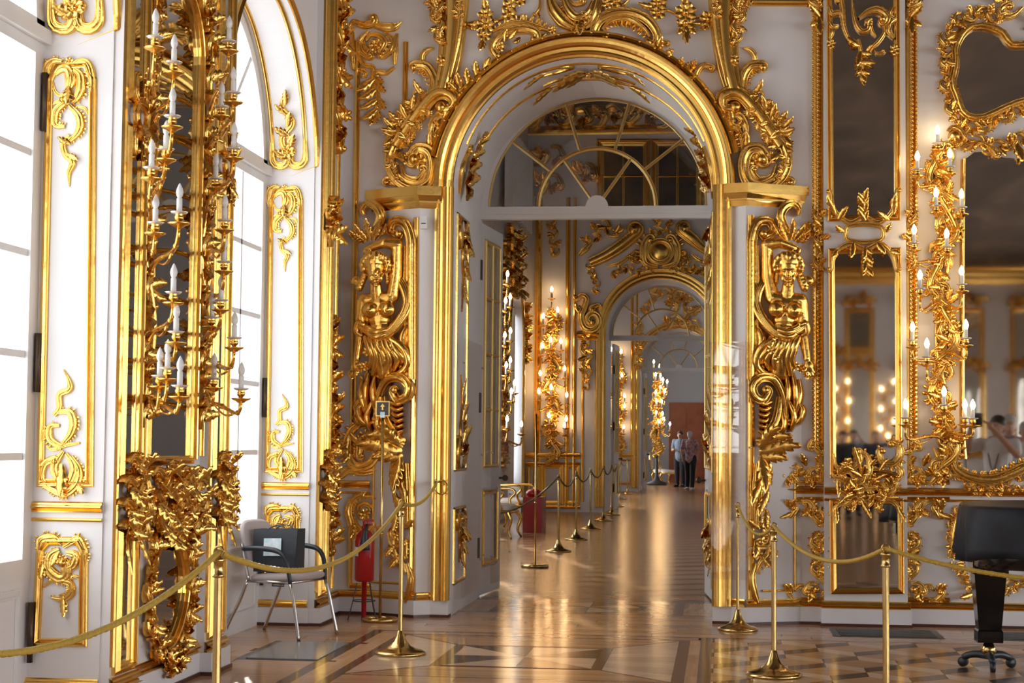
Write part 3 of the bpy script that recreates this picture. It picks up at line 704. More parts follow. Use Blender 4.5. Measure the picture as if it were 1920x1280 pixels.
# door leaves
def door_leaf(nm, hinge, end, zt, label, glazed=True, ornate=True):
    h, e = np.array(hinge, float), np.array(end, float); t = e-h; L = np.linalg.norm(t); t /= L; n = np.array([-t[1], t[0]])
    if n@(-h) < 0: n = -n                                       # n faces the camera side
    S = Surf((h[0], h[1], 0), (n[0], n[1], 0)); su = 1 if (np.array([*e, 0])-S.o)@S.t > 0 else -1
    def slab(u0, u1, z0, z1, w0, w1):
        m = MB(); c = [S.P(np.array([su*u, z]), np.array(w)) for u in (u0, u1) for w in (w0, w1) for z in (z0, z1)]
        return m.add(c, [(0, 1, 3, 2), (4, 6, 7, 5), (0, 4, 5, 1), (2, 3, 7, 6), (0, 2, 6, 4), (1, 5, 7, 3)])
    zm = 1.12; m = MB()
    for a in ((0, .13, .02, zt), (L-.13, L, .02, zt), (.13, L-.13, .02, .26), (.13, L-.13, zm-.14, zm+.04), (.13, L-.13, zt-.13, zt)):
        s_ = slab(*a, -.05, 0); m.add(s_.v[0], s_.q[0])
    o = struct(nm, m, WHITE_W, label=label)
    part('lower_panel', slab(.12, L-.12, .25, zm-.13, -.035, -.015), WHITE_W, o, False)
    u = lambda a: su*a
    part('panel_moulding', moulding(S, [(u(.16), .3), (u(L-.16), .3), (u(L-.16), zm-.18), (u(.16), zm-.18)][::su], .045, .02, closed=True), GOLDF, o, False)
    part('glazing_moulding', moulding(S, [(u(.15), zm+.06), (u(L-.15), zm+.06), (u(L-.15), zt-.15), (u(.15), zt-.15)][::su], .04, .02, closed=True), W_GILT, o, False)
    nx, nz_ = 2, 4; gz0, gz1 = zm+.06, zt-.15
    for i in range(1, nx): part('glazing_bar', moulding(S, [(u(.15+(L-.3)*i/nx), gz0), (u(.15+(L-.3)*i/nx), gz1)], .03, .018), W_GILT, o, False)
    for j in range(1, nz_): part('glazing_bar', moulding(S, [(u(.15), gz0+(gz1-gz0)*j/nz_), (u(L-.15), gz0+(gz1-gz0)*j/nz_)], .03, .018), W_GILT, o, False)
    for i in range(nx):
        for j in range(nz_):
            part('pane', slab(.15+(L-.3)*i/nx, .15+(L-.3)*(i+1)/nx, gz0+(gz1-gz0)*j/nz_, gz0+(gz1-gz0)*(j+1)/nz_, -.03, -.022), SILKG, o, False)
    for z in (.45, 1.75, 2.95): part('hinge', slab(-.035, .02, z-.09, z+.09, -.02, .012), BRONZE, o, False)
    hb = MB(); hp = S.P(np.array([u(L-.07), 1.06]), np.array(.06)); hb.ball(hp, .03, 8, 6); hb.tube([S.P(np.array([u(L-.07), 1.06]), np.array(0.)), hp], .012, 6); part('handle', hb, BRONZE, o)
    return o, S, su, L
SILKG = mat('silk_backed_glass', (.60, .50, .30), .12, noise=((.52, .40, .20), 5.), spec=.6)
L1, SL1, su1, LL1 = door_leaf('door_1', (-2.16, 14.99), (-2.075, 15.86), 3.38, 'open white door leaf with gilt glazing on the window side of the doorway')
L2, SL2, su2, LL2 = door_leaf('door_2', (-.07, 15.0), (-.15, 15.9), 3.38, 'open white door leaf seen edge-on at the far jamb of the doorway')
door_leaf('door_3', (-2.25, 35.6), (-2.2, 36.55), 3.5, 'open white door leaf of the second doorway')
door_leaf('door_4', (-.18, 35.6), (-.24, 36.55), 3.5, 'open white door leaf at the near jamb of the second doorway')
door_leaf('door_5', (-2.28, 50.4), (-2.24, 51.3), 3.5, 'open white door leaf of the third doorway')
mb = MB(); mb.box(-1.9, -.6, 61.93, 62.02, 0, 2.9)
D6 = struct('door_6', mb, W_DOOR, label='closed mahogany door at the far end of the enfilade')
for i in range(2):
    for (z0, z1) in ((.2, 1.0), (1.15, 2.7)):
        pm = MB(); pm.box(-1.8+i*.62, -1.28+i*.62, 61.90, 61.94, z0, z1); part('door_panel', pm, W_DOOR, D6, False)

# ---------------------------------------------------------------- windows of the hall
def hall_window(nm, yc, X, a, zs, sill, label, fine=True, inward=1):
    m = MB(); s_ = inward; d0, d1 = (X-.06, X+.03) if s_ > 0 else (X-.03, X+.06)
    for y0, y1, z0, z1 in ((yc-a, yc-a+.11, sill+.09, zs-.06), (yc+a-.11, yc+a, sill+.09, zs-.06), (yc-.07, yc+.07, sill+.09, zs-.06), (yc-a, yc+a, sill-.02, sill+.09), (yc-a, yc+a, zs-.06, zs+.12)): m.box(d0, d1, y0, y1, z0, z1)
    q2 = arc(yc, zs, a, 0, 180, 33); q1 = arc(yc, zs, a-.1, 0, 180, 33)
    f0 = np.stack([np.stack([np.full(33, x), q[:, 0], q[:, 1]], 1) for x, q in ((d1, q2), (d1, q1), (d0, q1), (d0, q2))]); m.grid(f0, closed_u=True)
    o = struct(nm, m, WHITE_W, label=label)
    pb = MB(); pb.box(d1 if s_ > 0 else d0-.04, d1+.04 if s_ > 0 else d0, yc-a, yc+a, zs-.0, zs+.07); part('transom_ledge', pb, WHITE_W, o, False)
    rows = 5; z0, z1 = sill+.09, zs-.06
    S = SX(X+.005)
    for sg in (-1, 1):
        ya, yb = sorted((yc+sg*.07, yc+sg*(a-.11)))
        cols = 2 if fine else 1
        for k in range(1, rows):
            z = z0+(z1-z0)*k/rows; pb = MB(); pb.box(X-.03, X+.015, ya, yb, z-.018, z+.018); part('glazing_bar', pb, WHITE_W, o, False)
        if fine:
            pb = MB(); pb.box(X-.03, X+.015, (ya+yb)/2-.014, (ya+yb)/2+.014, z0, z1); part('glazing_bar', pb, WHITE_W, o, False)
        for c in range(cols):
            for k in range(rows if fine else 1):
                kk = rows if fine else 1
                pb = MB(); y0_, y1_ = ya+(yb-ya)*c/cols, ya+(yb-ya)*(c+1)/cols; za, zb = z0+(z1-z0)*k/kk, z0+(z1-z0)*(k+1)/kk
                pb.add([(X-.02, y0_, za), (X-.02, y1_, za), (X-.02, y1_, zb), (X-.02, y0_, zb)], [(0, 1, 2, 3)]); part('pane', pb, GLASS, o, False)
    for aa in ((60, 120) if not fine else (45, 90, 135)):
        t = math.radians(aa); d = np.array([math.cos(t), math.sin(t)]); c = np.array([yc, zs+.1]); p0, p1 = c, c+d*(a-.12)
        nn = np.array([-d[1], d[0]])*.02; pb = MB(); V = [(x, *(p+s*nn)) for x in (X-.03, X+.015) for p in (p0, p1) for s in (-1, 1)]
        pb.add(V, [(0, 1, 3, 2), (4, 6, 7, 5), (0, 2, 6, 4), (1, 5, 7, 3), (0, 4, 5, 1), (2, 3, 7, 6)]); part('glazing_bar', pb, WHITE_W, o, False)
    ee = [0, 45, 90, 135, 180] if fine else [0, 180]
    for i in range(len(ee)-1):
        A = np.radians(np.linspace(ee[i], ee[i+1], 10)); P = [(X-.02, yc+(a-.1)*math.cos(t), zs+(a-.1)*math.sin(t)) for t in A]+[(X-.02, yc, zs+.05)]
        pb = MB(); pb.add(P, None, [(10, j, j+1) for j in range(9)]); part('pane', pb, GLASS, o, False)
    if fine:
        for (u0, u1, za, zb) in ((-a+.14, -.04, .16, .62), (.04, a-.14, .16, .62)):
            part('parapet_panel', moulding(SX(X+.02), [(yc+u0, za), (yc+u1, za), (yc+u1, zb), (yc+u0, zb)], .05, .015, closed=True), WHITE_W, o, False)
    return o
n_ = 4
for k, yc in enumerate(WY):
    lab = {0: 'tall arched white window behind the grey chair', 1: 'tall arched white window at the near edge of the picture'}.get(k, 'arched window farther back in the hall')
    w_ = hall_window('window_%d' % n_, yc, XW, WA, WZS, .70, lab, fine=k < 2); n_ += 1
    if k < 2:
        for z in (.42, 1.78, 3.12) if k == 1 else (1.72, .45):
            pb = MB(); pb.tube([(XW+.05, yc+WA-.035, z-.15), (XW+.05, yc+WA-.035, z+.15)], .016, 8); part('hinge', pb, BRONZE, w_)
    hall_window('window_%d' % n_, yc, 14.35, WA, WZS, .70, 'arched window in the opposite long wall', fine=False, inward=-1); n_ += 1
for yc, z in ((18.6, 0), (22.9, 0), (27.3, 0), (32.3, 0), (38.5, 0), (44, 0), (54, 0), (58, 0)):
    hall_window('window_%d' % n_, yc, -4.3, 1.05, 3.4, .6, 'arched window in the enfilade rooms', fine=False); n_ += 1
from mathutils.geometry import tessellate_polygon
# ================================================================ END WALL: mouldings, panels, carvings
def Z(x0, y0, s): return lambda *pts: [(x0+a/s, y0+b/s) for a, b in pts]
SWL = SY(YW); YP = 13.365; SPI = SY(YP)
PX0, PX1 = .80, 1.435
# ---- skirting, dado rails
def skirt(nm, x0, x1, Y, ends=True, label=None):
    mb = MB(); mb.box(x0, x1, Y-.035, Y+.01, .022, .135); o = struct(nm, mb, WHITE, label=label)
    pb = MB(); pb.box(x0-.003, x1+.003, Y-.045, Y+.01, 0, .022); part('floor_strip', pb, SKIRTW, o, False)
    part('base_moulding', moulding(SY(Y), [(x0, .163), (x1, .163)], .062, .05), GOLDF, o, False); return o
skirt('baseboard_end', .62, PX0, YW); skirt('baseboard_right', PX1, 14.0, YW); skirt('baseboard_left', -3.08, -2.85, YW)
mb = MB(); mb.box(PX0, PX1, YP, YW+.01, 0, ZC); pil = struct('trim_7', mb, WHITE, label='white pilaster carrying the tall narrow mirror')
pb = MB(); pb.box(PX0-.025, PX1+.025, YP-.04, YW, .022, .135); part('plinth', pb, WHITE, pil, False)
pb = MB(); pb.box(PX0-.03, PX1+.03, YP-.05, YW, 0, .022); part('floor_strip', pb, SKIRTW, pil, False)
part('base_moulding', moulding(SPI, [(PX0-.02, .163), (PX1+.02, .163)], .062, .05), GOLDF, pil, False)
def rails(nm, S, u0, u1, label):
    mb = moulding(S, [(u0, 1.045), (u1, 1.045)], .062, .05); v = np.concatenate(mb.v)
    o = struct(nm, mb, GOLDF, label=label); part('thin_rail', moulding(S, [(u0, .975), (u1, .975)], .026, .022, 'bead'), GOLDF, o, False); return o
rails('trim_8', SWL, .50, PX0, 'gilded dado rail beside the doorcase'); rails('trim_9', SPI, PX0, PX1, 'gilded dado rail across the pilaster')
rails('trim_10', SWL, PX1, 14.0, 'gilded dado rail behind the covered piano'); rails('trim_11', SWL, -3.08, -2.83, 'gilded dado rail in the corner by the extinguisher')
def line(nm, S, px, w, h, label, closed=False, prof='frame', m=None, extra=None):
    q = S.uvs(px); o = struct(nm, moulding(S, q, w, h, prof, closed), m or GOLDF, label=label); return o
# ---- left strip of the end wall
pan = struct('trim_12', moulding(SWL, [(-2.985, 1.22), (-2.985, 4.70)], .05, .03), GOLDF, label='upright gilded panel moulding in the corner')
part('panel_moulding', moulding(SWL, [(-2.585, 4.05), (-2.585, 4.68)], .045, .03), GOLDF, pan, False)
part('dado_moulding', moulding(SWL, [(-2.985, .22), (-2.985, .93)], .045, .03), GOLDF, pan, False)
part('dado_moulding', moulding(SWL, [(-2.985, .225), (-2.70, .225)], .045, .03), GOLDF, pan, False)
part('dado_moulding', moulding(SWL, [(-2.70, .225), (-2.70, .93)], .045, .03), GOLDF, pan, False)
C = Carving('gilded_cartouche', SWL, (703, 235), 'gilded scroll cartouche with hanging sprays, high on the wall left of the arch', gain=1.2); C.fat = 1.35
z = Z(560, 0, 4.265)
C.scroll(z((415, 215), (440, 175), (520, 205), (600, 190), (608, 150)), 9, c1=(1, 3, .5)); C.scroll(z((610, 200), (700, 222), (775, 218), (825, 180)), 10, taper=(.8, 1, .2))
C.scroll(z((437, 260), (430, 400), (440, 560)), 7); C.scroll(z((790, 270), (775, 340), (770, 520)), 7)
C.scroll(z((560, 250), (495, 330), (500, 410), (560, 460)), 7, c1=(1, 5, .8), fringe=(1, 9, 8)); C.scroll(z((690, 255), (755, 320), (745, 400), (690, 450)), 7, c1=(-1, 5, .8), fringe=(-1, 9, 8))
C.scroll(z((540, 330), (580, 280), (650, 290), (690, 340), (660, 400)), 8, c1=(-1, 5, .8)); C.flower(z((620, 370))[0], 11, 7, 6); C.berry(z((650, 450))[0], 6, 4)
C.scroll(z((480, 440), (530, 520), (600, 540), (610, 600)), 6); C.scroll(z((620, 600), (640, 575), (700, 588), (770, 540)), 7, c0=(1, 3, .6)); C.scroll(z((450, 570), (500, 560), (545, 600), (510, 620)), 6)
C.scroll(z((600, 560), (605, 680), (640, 790), (625, 890), (585, 985)), 6, taper=(1, 1, .5))
for a, b_, w in (((605, 640), (470, 690), 9), ((605, 660), (715, 705), 9), ((620, 720), (500, 760), 9), ((640, 800), (500, 830), 8), ((640, 800), (718, 850), 9), ((630, 880), (520, 925), 8), ((625, 880), (680, 935), 7), ((590, 940), (560, 995), 6), ((600, 940), (640, 975), 6), ((610, 620), (690, 640), 7)):
    C.leaf(z(a)[0], z(b_)[0], w, .3 if b_[0] < 600 else -.3)
C = Carving('gilded_shell_scroll', SWL, (680, 885), 'gilded shell scroll on the wall just above the dado rail, beside the caryatid', gain=1.2); C.fat = 1.25
z = Z(640, 780, 3.2)
C.scroll(z((215, 20), (120, 45), (55, 105), (38, 215), (90, 300), (175, 285), (232, 205)), 12, c1=(1, 7, .9), fringe=(-1, 10, 9)); C.scroll(z((110, 235), (120, 150), (168, 125), (212, 160), (218, 225)), 9, fringe=(1, 9, 7), c0=(1, 4, .7))
C.scroll(z((-5, 355), (50, 320), (140, 335), (240, 318)), 11, c0=(-1, 4, .6)); z = Z(560, 560, 3.2)
C.scroll(z((345, 650), (375, 615), (430, 640), (445, 700), (425, 755), (385, 770)), 8, c0=(1, 3, .6)); C.leaf(z((430, 760))[0], z((365, 700))[0], 13, .2); C.leaf(z((420, 640))[0], z((455, 560))[0], 10, .2); C.leaf(z((400, 560))[0], z((365, 480))[0], 9, -.2); C.leaf(z((420, 520))[0], z((440, 440))[0], 8, .2)
for i, (a, b_) in enumerate((((400, 900), (340, 800)), ((410, 900), (380, 820)), ((420, 900), (440, 810)), ((425, 910), (480, 850)), ((310, 900), (280, 960)))): C.leaf(z(a)[0], z(b_)[0], 9, .15)
C = Carving('gilded_dado_cartouche', SWL, (684, 1008), 'gilded round cartouche on the dado behind the fire extinguisher', gain=1.2); C.fat = 1.25
z = Z(640, 780, 3.2)
C.scroll(z((65, 660), (45, 560), (85, 490), (150, 465)), 9, c0=(1, 4, .7), fringe=(-1, 8, 8)); C.scroll(z((150, 480), (215, 495), (245, 570), (225, 655)), 9, c1=(1, 4, .7), fringe=(1, 8, 8))
C.scroll(z((75, 610), (110, 680), (170, 685), (215, 620)), 9); C.scroll(z((100, 580), (110, 540), (145, 525), (180, 545), (185, 590)), 7); C.flower(z((143, 590))[0], 10, 7, 6); C.scroll(z((140, 500), (135, 470), (150, 455)), 8)
for a, b_ in (((70, 650), (50, 715)), ((90, 670), (80, 730)), ((215, 650), (240, 710)), ((120, 690), (120, 730)), ((170, 690), (185, 730))): C.leaf(z(a)[0], z(b_)[0], 9, .2)

# ---- big volutes and curved pediment bands on both sides of the arch
for mir, lab in ((None, 'on the side of the windows'), (1104.0, 'on the side of the tall mirror')):
    C = Carving('gilded_volute', SWL, (785 if mir is None else 1423, 352), 'large gilded volute springing from the capital '+lab, group=None, gain=1.5); C.mir = mir
    z = Z(700, 0, 3.555)
    C.scroll(z((470, 745), (540, 730), (550, 670), (490, 630), (410, 650), (320, 750), (235, 870), (160, 985)), 24, 18, prof='flute', taper=(.35, 1, .8), c0=(-1, 4, .5))
    C.scroll(z((150, 960), (115, 1060), (150, 1180), (260, 1255), (370, 1225), (405, 1110), (375, 1015), (300, 1000), (255, 1060)), 20, 17, taper=(.7, 1, .5), c1=(1, 8, .8))
    C.scroll(z((190, 1100), (220, 1180), (300, 1205), (350, 1150)), 10, 14, c1=(1, 5, .8), lift=3); C.scroll(z((500, 770), (430, 780), (390, 860), (400, 960)), 13, 10, c0=(-1, 4, .6)); C.scroll(z((520, 830), (460, 850), (420, 920), (410, 1010)), 10, 8, c0=(1, 5, .7), fringe=(1, 8, 8))
    C.scroll(z((410, 630), (408, 530), (360, 450), (280, 440)), 15, 12, taper=(1, 1, .4), c1=(1, 4, .6), fringe=(1, 10, 9)); C.scroll(z((335, 430), (330, 375), (365, 335), (405, 325)), 9, 7, taper=(.6, 1, .3)); C.scroll(z((215, 1265), (160, 1225), (105, 1205)), 13, 9, taper=(.5, 1, .9), c1=(1, 4, .6))
    C.strip(z((120, 950), (190, 800), (270, 690), (340, 620)), 22, lift=6, seed=36); C.strip(z((210, 960), (290, 850), (380, 740)), 18, lift=16, seed=37); C.strip(z((520, 790), (450, 830), (420, 920)), 18, lift=6, seed=38); C.strip(z((130, 1040), (140, 1140), (200, 1220)), 15, lift=14, seed=39)
    C.beads(z((170, 960), (250, 830), (330, 720), (400, 640)), 14, 2.2, 17); C.flower(z((320, 1080))[0], 12, 6, 11); C.flower(z((170, 860))[0], 13, 6, 7); C.flower(z((115, 965))[0], 10, 6, 6); C.flower(z((230, 1060))[0], 10, 6, 13)
    for a, b_, w in (((200, 880), (85, 850), 12), ((180, 830), (140, 760), 11), ((230, 800), (215, 710), 10), ((260, 760), (300, 670), 10), ((150, 900), (80, 960), 11), ((170, 990), (85, 1000), 10), ((330, 640), (305, 550), 9), ((480, 830), (520, 750), 10), ((560, 740), (600, 720), 10), ((520, 800), (590, 740), 11), ((380, 1000), (410, 900), 9), ((160, 960), (230, 1010), 12), ((140, 1010), (200, 1090), 11), ((250, 960), (300, 900), 9), ((210, 720), (240, 690), 8), ((140, 860), (100, 790), 9)):
        C.leaf(z(a)[0], z(b_)[0], w, .2, 7, 5)
    C = Carving('gilded_pediment_band', SWL, (835 if mir is None else 1373, 172), 'broad curved gilded band of the broken pediment '+lab, gain=1.0); C.mir = mir
    q = C.path([(850, -70), (851, 0), (849, 65), (843, 125), (831, 175)]); n = len(q)
    part('band', sweep(SWL, q, np.linspace(34, 18, n)*C.k, 26*C.k, 'flute'), GOLDF, C.root); C.scroll([(866, -60), (868, 10), (862, 80), (848, 150)], 13, 9, lift=20, prof='round', taper=(1, 1, .5))
    C.strip([(826, -50), (824, 10), (822, 45), (832, 85)], 24, lift=20, seed=3); C.strip([(864, -50), (866, 0), (862, 40)], 18, lift=26, seed=5); C.strip([(800, 0), (812, 12), (818, 45)], 14, lift=8, seed=9); C.berry((833, 118), 7, 24); C.flower((833, 118), 9, 8, 20)
    C.leaf((880, 45), (905, 52), 9, .2); C.leaf((878, 50), (893, 60), 7, .2)
# ---- crown of the arch
z = Z(900, 0, 4.174)
C = Carving('gilded_c_scroll', SWL, (975, 112), 'gilded fringed C-scroll lying on the left shoulder of the arch', gain=1.6)
C.scroll(z((450, 330), (455, 270), (380, 238), (290, 240), (200, 265), (130, 330), (108, 400), (150, 465)), 14, 13, c0=(-1, 5, .8), c1=(1, 5, .9)); C.scroll(z((100, 250), (220, 200), (350, 190), (480, 225), (580, 250)), 9, 9, fringe=(1, 12, 9)); C.scroll(z((500, 450), (470, 380), (490, 300), (520, 270)), 9, 8)
C.flower(z((160, 380))[0], 9, 6, 12); C.leaf(z((230, 440))[0], z((260, 470))[0], 9); C.flower(z((570, 245))[0], 7, 6, 8)
for a, b_ in (((200, 330), (230, 270)), ((240, 310), (300, 280)), ((320, 310), (270, 340)), ((130, 470), (60, 540)), ((160, 500), (150, 580))): C.leaf(z(a)[0], z(b_)[0], 8, .2, 7, 6)
C = Carving('gilded_c_scroll', SWL, (1180, 85), 'long gilded fringed C-scroll on the crown of the arch, right of centre', gain=1.6)
C.scroll(z((970, 355), (915, 330), (900, 250), (950, 165), (1060, 115), (1190, 115), (1310, 170), (1380, 260), (1385, 330), (1345, 365)), 17, 14, c0=(1, 5, .7), c1=(-1, 5, .5)); C.scroll(z((960, 240), (1030, 175), (1160, 160), (1280, 230), (1330, 300)), 8, 13, fringe=(-1, 12, 9), lift=2)
C.scroll(z((1460, 340), (1420, 350), (1400, 400), (1430, 440)), 8, 8, c0=(-1, 3, .6)); C.leaf(z((960, 260))[0], z((950, 340))[0], 9)
C = Carving('gilded_crown_cartouche', SWL, (1095, 62), 'gilded cartouche hanging above the crown of the arch', gain=1.5)
C.scroll(z((545, -40), (575, 70), (660, 180), (775, 240)), 20, 14); C.scroll(z((930, -30), (905, 110), (860, 190), (785, 245)), 18, 14); C.scroll(z((650, -20), (690, 80), (760, 150), (850, 110), (890, 20)), 14, 12, lift=4, fringe=(-1, 8, 8)); C.leaf(z((790, 190))[0], z((790, 290))[0], 14, 0, 9, 8); C.leaf(z((740, 200))[0], z((720, 250))[0], 10, .2); C.scroll(z((700, 0), (740, 40), (800, 30)), 9, 9, c1=(1, 4, .7)); C.flower(z((840, 150))[0], 9, 6, 14); C.beads(z((610, 60), (680, 160), (770, 215)), 8, 2, 14)
C = Carving('gilded_garland', SWL, (915, 90), 'gilded flower garland hanging left of the crown cartouche', gain=1.5)
C.flower(z((50, 210))[0], 14, 8, 8); C.flower(z((50, 130))[0], 12, 7, 9); C.flower(z((40, 280))[0], 11, 7, 6); C.leaf(z((30, 320))[0], z((0, 395))[0], 11); C.leaf(z((50, 90))[0], z((45, 10))[0], 10, 0); C.flower(z((235, 60))[0], 12, 6, 8); C.flower(z((230, 120))[0], 12, 6, 8); C.flower(z((320, 10))[0], 10, 6, 8)
C.scroll(z((90, 200), (150, 160), (215, 140), (330, 128)), 5, 5, prof='round'); C.scroll(z((470, -10), (465, 70), (440, 115)), 6, 6, prof='round', c1=(-1, 3, .4)); C.leaf(z((440, 100))[0], z((460, 155))[0], 7); C.leaf(z((70, 170))[0], z((140, 190))[0], 8); C.leaf(z((10, 170))[0], z((-25, 240))[0], 9); C.leaf(z((250, 30))[0], z((300, -15))[0], 9)
C = Carving('gilded_garland', SWL, (1285, 85), 'gilded flower garland hanging right of the crown cartouche', gain=1.5)
C.flower(z((1400, 40))[0], 13, 7, 8); C.flower(z((1395, 110))[0], 12, 7, 8); C.flower(z((1610, 110))[0], 16, 8, 8); C.flower(z((1610, 190))[0], 14, 7, 8); C.leaf(z((1610, 210))[0], z((1620, 350))[0], 12, 0); C.leaf(z((1590, 210))[0], z((1545, 265))[0], 11, .2); C.leaf(z((1640, 210))[0], z((1690, 260))[0], 11, -.2); C.leaf(z((1610, 70))[0], z((1600, -10))[0], 11, 0)
C.leaf(z((1380, 60))[0], z((1260, 20))[0], 10, .2); C.scroll(z((1430, 80), (1490, 90), (1560, 130)), 5, 5, prof='round'); C.scroll(z((1670, 140), (1730, 130), (1790, 130)), 5, 5, prof='round'); C.flower(z((1790, 160))[0], 13, 7, 8); C.leaf(z((1770, 180))[0], z((1750, 240))[0], 10); C.flower(z((1060, 20))[0], 11, 6, 8); C.flower(z((1000, 40))[0], 9, 6, 8); C.scroll(z((1060, 20), (1120, 40), (1165, 0)), 6, 5)
C = Carving('gilded_arch_spray', SWL, (905, 165), 'gilded leaf spray creeping up the left flank of the arch', gain=1.8)
z0 = Z(700, 0, 2.4)
C.scroll(z0((365, 430), (400, 410), (440, 370), (520, 320)), 8, 9, c0=(1, 5, .7)); C.flower(z0((500, 340))[0], 8, 6, 8); C.flower(z0((430, 395))[0], 7, 6, 8)
for a, b_ in (((400, 400), (400, 350)), ((430, 380), (440, 330)), ((470, 350), (480, 300)), ((500, 330), (540, 290)), ((450, 370), (500, 380)), ((380, 420), (360, 385))): C.leaf(z0(a)[0], z0(b_)[0], 11, .2, 7, 6)
C = Carving('gilded_arch_spray', SWL, (1290, 150), 'gilded leaf spray creeping down the right flank of the arch', gain=1.8)
C.scroll(z((1420, 430), (1480, 500), (1540, 540), (1660, 560)), 9, 9); C.scroll(z((1810, 530), (1745, 520), (1695, 590), (1715, 690), (1790, 725)), 9, 9, c0=(-1, 4, .7)); C.flower(z((1460, 480))[0], 8, 6, 8); C.flower(z((1620, 540))[0], 9, 6, 8)
for a, b_ in (((1440, 450), (1510, 440)), ((1500, 520), (1500, 440)), ((1560, 545), (1590, 500)), ((1650, 560), (1690, 520)), ((1660, 580), (1640, 640)), ((1400, 420), (1440, 340)), ((1530, 530), (1520, 590))): C.leaf(z(a)[0], z(b_)[0], 11, .2, 7, 6)

# ---- gilding on the white reveal and soffit of the doorway (rolled-out coordinates: a = metres from the crown, + to the window side)
class Reveal:
    def __init__(s, r=HD-.001): s.r = r; s.o = np.array([XD, 0, ZS])
    def P(s, uv, w):
        uv = np.asarray(uv, float); w = np.asarray(w, float); a = uv[..., 0]; Lq = s.r*np.pi/2; th = np.pi/2+np.clip(a, -Lq, Lq)/s.r; ex = np.abs(a)-Lq; ex = np.maximum(ex, 0); rr = s.r-w
        return np.stack([XD+rr*np.cos(th), 13.54+(uv[..., 1]-13.72)*.74, ZS+rr*np.sin(th)-ex], -1)
    def uvs(s, pts): return np.array(pts, float)
    def uv(s, x, y): return np.array([x, y])
    def hit(s, x, y, w=0): return s.P(np.array([x, y]), np.array(w))
RV = Reveal(); lq = HD*math.pi/2
class RC(Carving):
    def __init__(s, *a, **k): super().__init__(*a, **k); s.k = .0045
sof = thing('soffit_gilding', (XD, 14.1, 4.45), 'thin gilded panel lines and crown ornament on the white soffit of the doorway', 'ornament')
for y_ in (13.72, 14.55):
    a = np.linspace(-1.25, 1.25, 60); part('panel_line', sweep(RV, np.stack([a, np.full(60, y_)], 1), .016, .016, 'bead'), GOLD, sof)
C = RC('soffit', RV, (0, 14.1), '', parent=sof, gain=1.0)
for sx in (-1, 1):
    C.scroll([(sx*.36, 13.72), (sx*.2, 13.74), (sx*.12, 13.85), (sx*.26, 13.95), (sx*.4, 13.90)], 9); C.scroll([(sx*.36, 14.55), (sx*.2, 14.53), (sx*.12, 14.42), (sx*.26, 14.32), (sx*.4, 14.36)], 9)
    C.leaf((sx*.05, 14.1), (sx*.32, 14.12), 22, .2); C.leaf((sx*.05, 14.2), (sx*.22, 14.3), 16, .2); C.leaf((sx*.05, 14.0), (sx*.22, 13.9), 16, -.2); C.leaf((sx*.36, 13.75), (sx*.55, 13.7), 14, .1); C.leaf((sx*.36, 14.52), (sx*.55, 14.57), 14, .1)
C.flower((0, 14.12), 16, 8, 4)
for sg, lab in ((1, 'gilded panel with leaf drops on the reveal beside the open door leaf'), (-1, 'gilded panel with leaf drops on the far reveal of the doorway')):
    J = thing('gilded_reveal_carving', RV.P(np.array([sg*(lq+2.9), 14.1]), np.array(0.)), lab, 'ornament'); C = RC('j', RV, (sg*(lq+1.5), 14.1), '', parent=J, gain=1.0)
    yl, yr = 13.75, 14.55
    for (t0, t1) in ((lq+.18, lq+2.28), (lq+2.6, lq+3.2)):
        part('panel_moulding', sweep(RV, [(sg*t0, yl), (sg*t1, yl)], .018, .018, 'bead'), GOLDF, J); part('panel_moulding', sweep(RV, [(sg*t0, yr), (sg*t1, yr)], .018, .018, 'bead'), GOLDF, J)
        part('panel_moulding', sweep(RV, [(sg*t1, yl), (sg*t1, yr)], .018, .018, 'bead'), GOLDF, J); part('panel_moulding', sweep(RV, [(sg*t0, yl), (sg*t0, yr)], .018, .018, 'bead'), GOLDF, J)
        L_ = t1-t0
        for tt, dr in ((t0+.02, 1), (t1-.02, -1)):
            if L_ < 1 and dr < 0: continue
            m_ = .9 if L_ > 1 else .5
            C.scroll([(sg*tt, 14.0), (sg*(tt+dr*.1*m_), 13.85), (sg*(tt+dr*.25*m_), 13.9), (sg*(tt+dr*.2*m_), 14.05)], 13, c1=(sg*dr, 8, .8)); C.scroll([(sg*tt, 14.3), (sg*(tt+dr*.1*m_), 14.45), (sg*(tt+dr*.25*m_), 14.4), (sg*(tt+dr*.2*m_), 14.25)], 13, c1=(-sg*dr, 8, .8))
            C.scroll([(sg*(tt+dr*.1), 14.15), (sg*(tt+dr*.35*m_), 14.1), (sg*(tt+dr*.55*m_), 14.2), (sg*(tt+dr*.85*m_), 14.13)], 9, taper=(1, .8, .2))
            for q in range(6): C.leaf((sg*(tt+dr*(.1+q*.11*m_)), 14.15), (sg*(tt+dr*(.2+q*.115*m_)), 14.15+(.14-.015*q)*(1 if q % 2 else -1)), 18-2*q, .2)
            C.flower((sg*(tt+dr*.12), 14.15), 14, 7, 5)
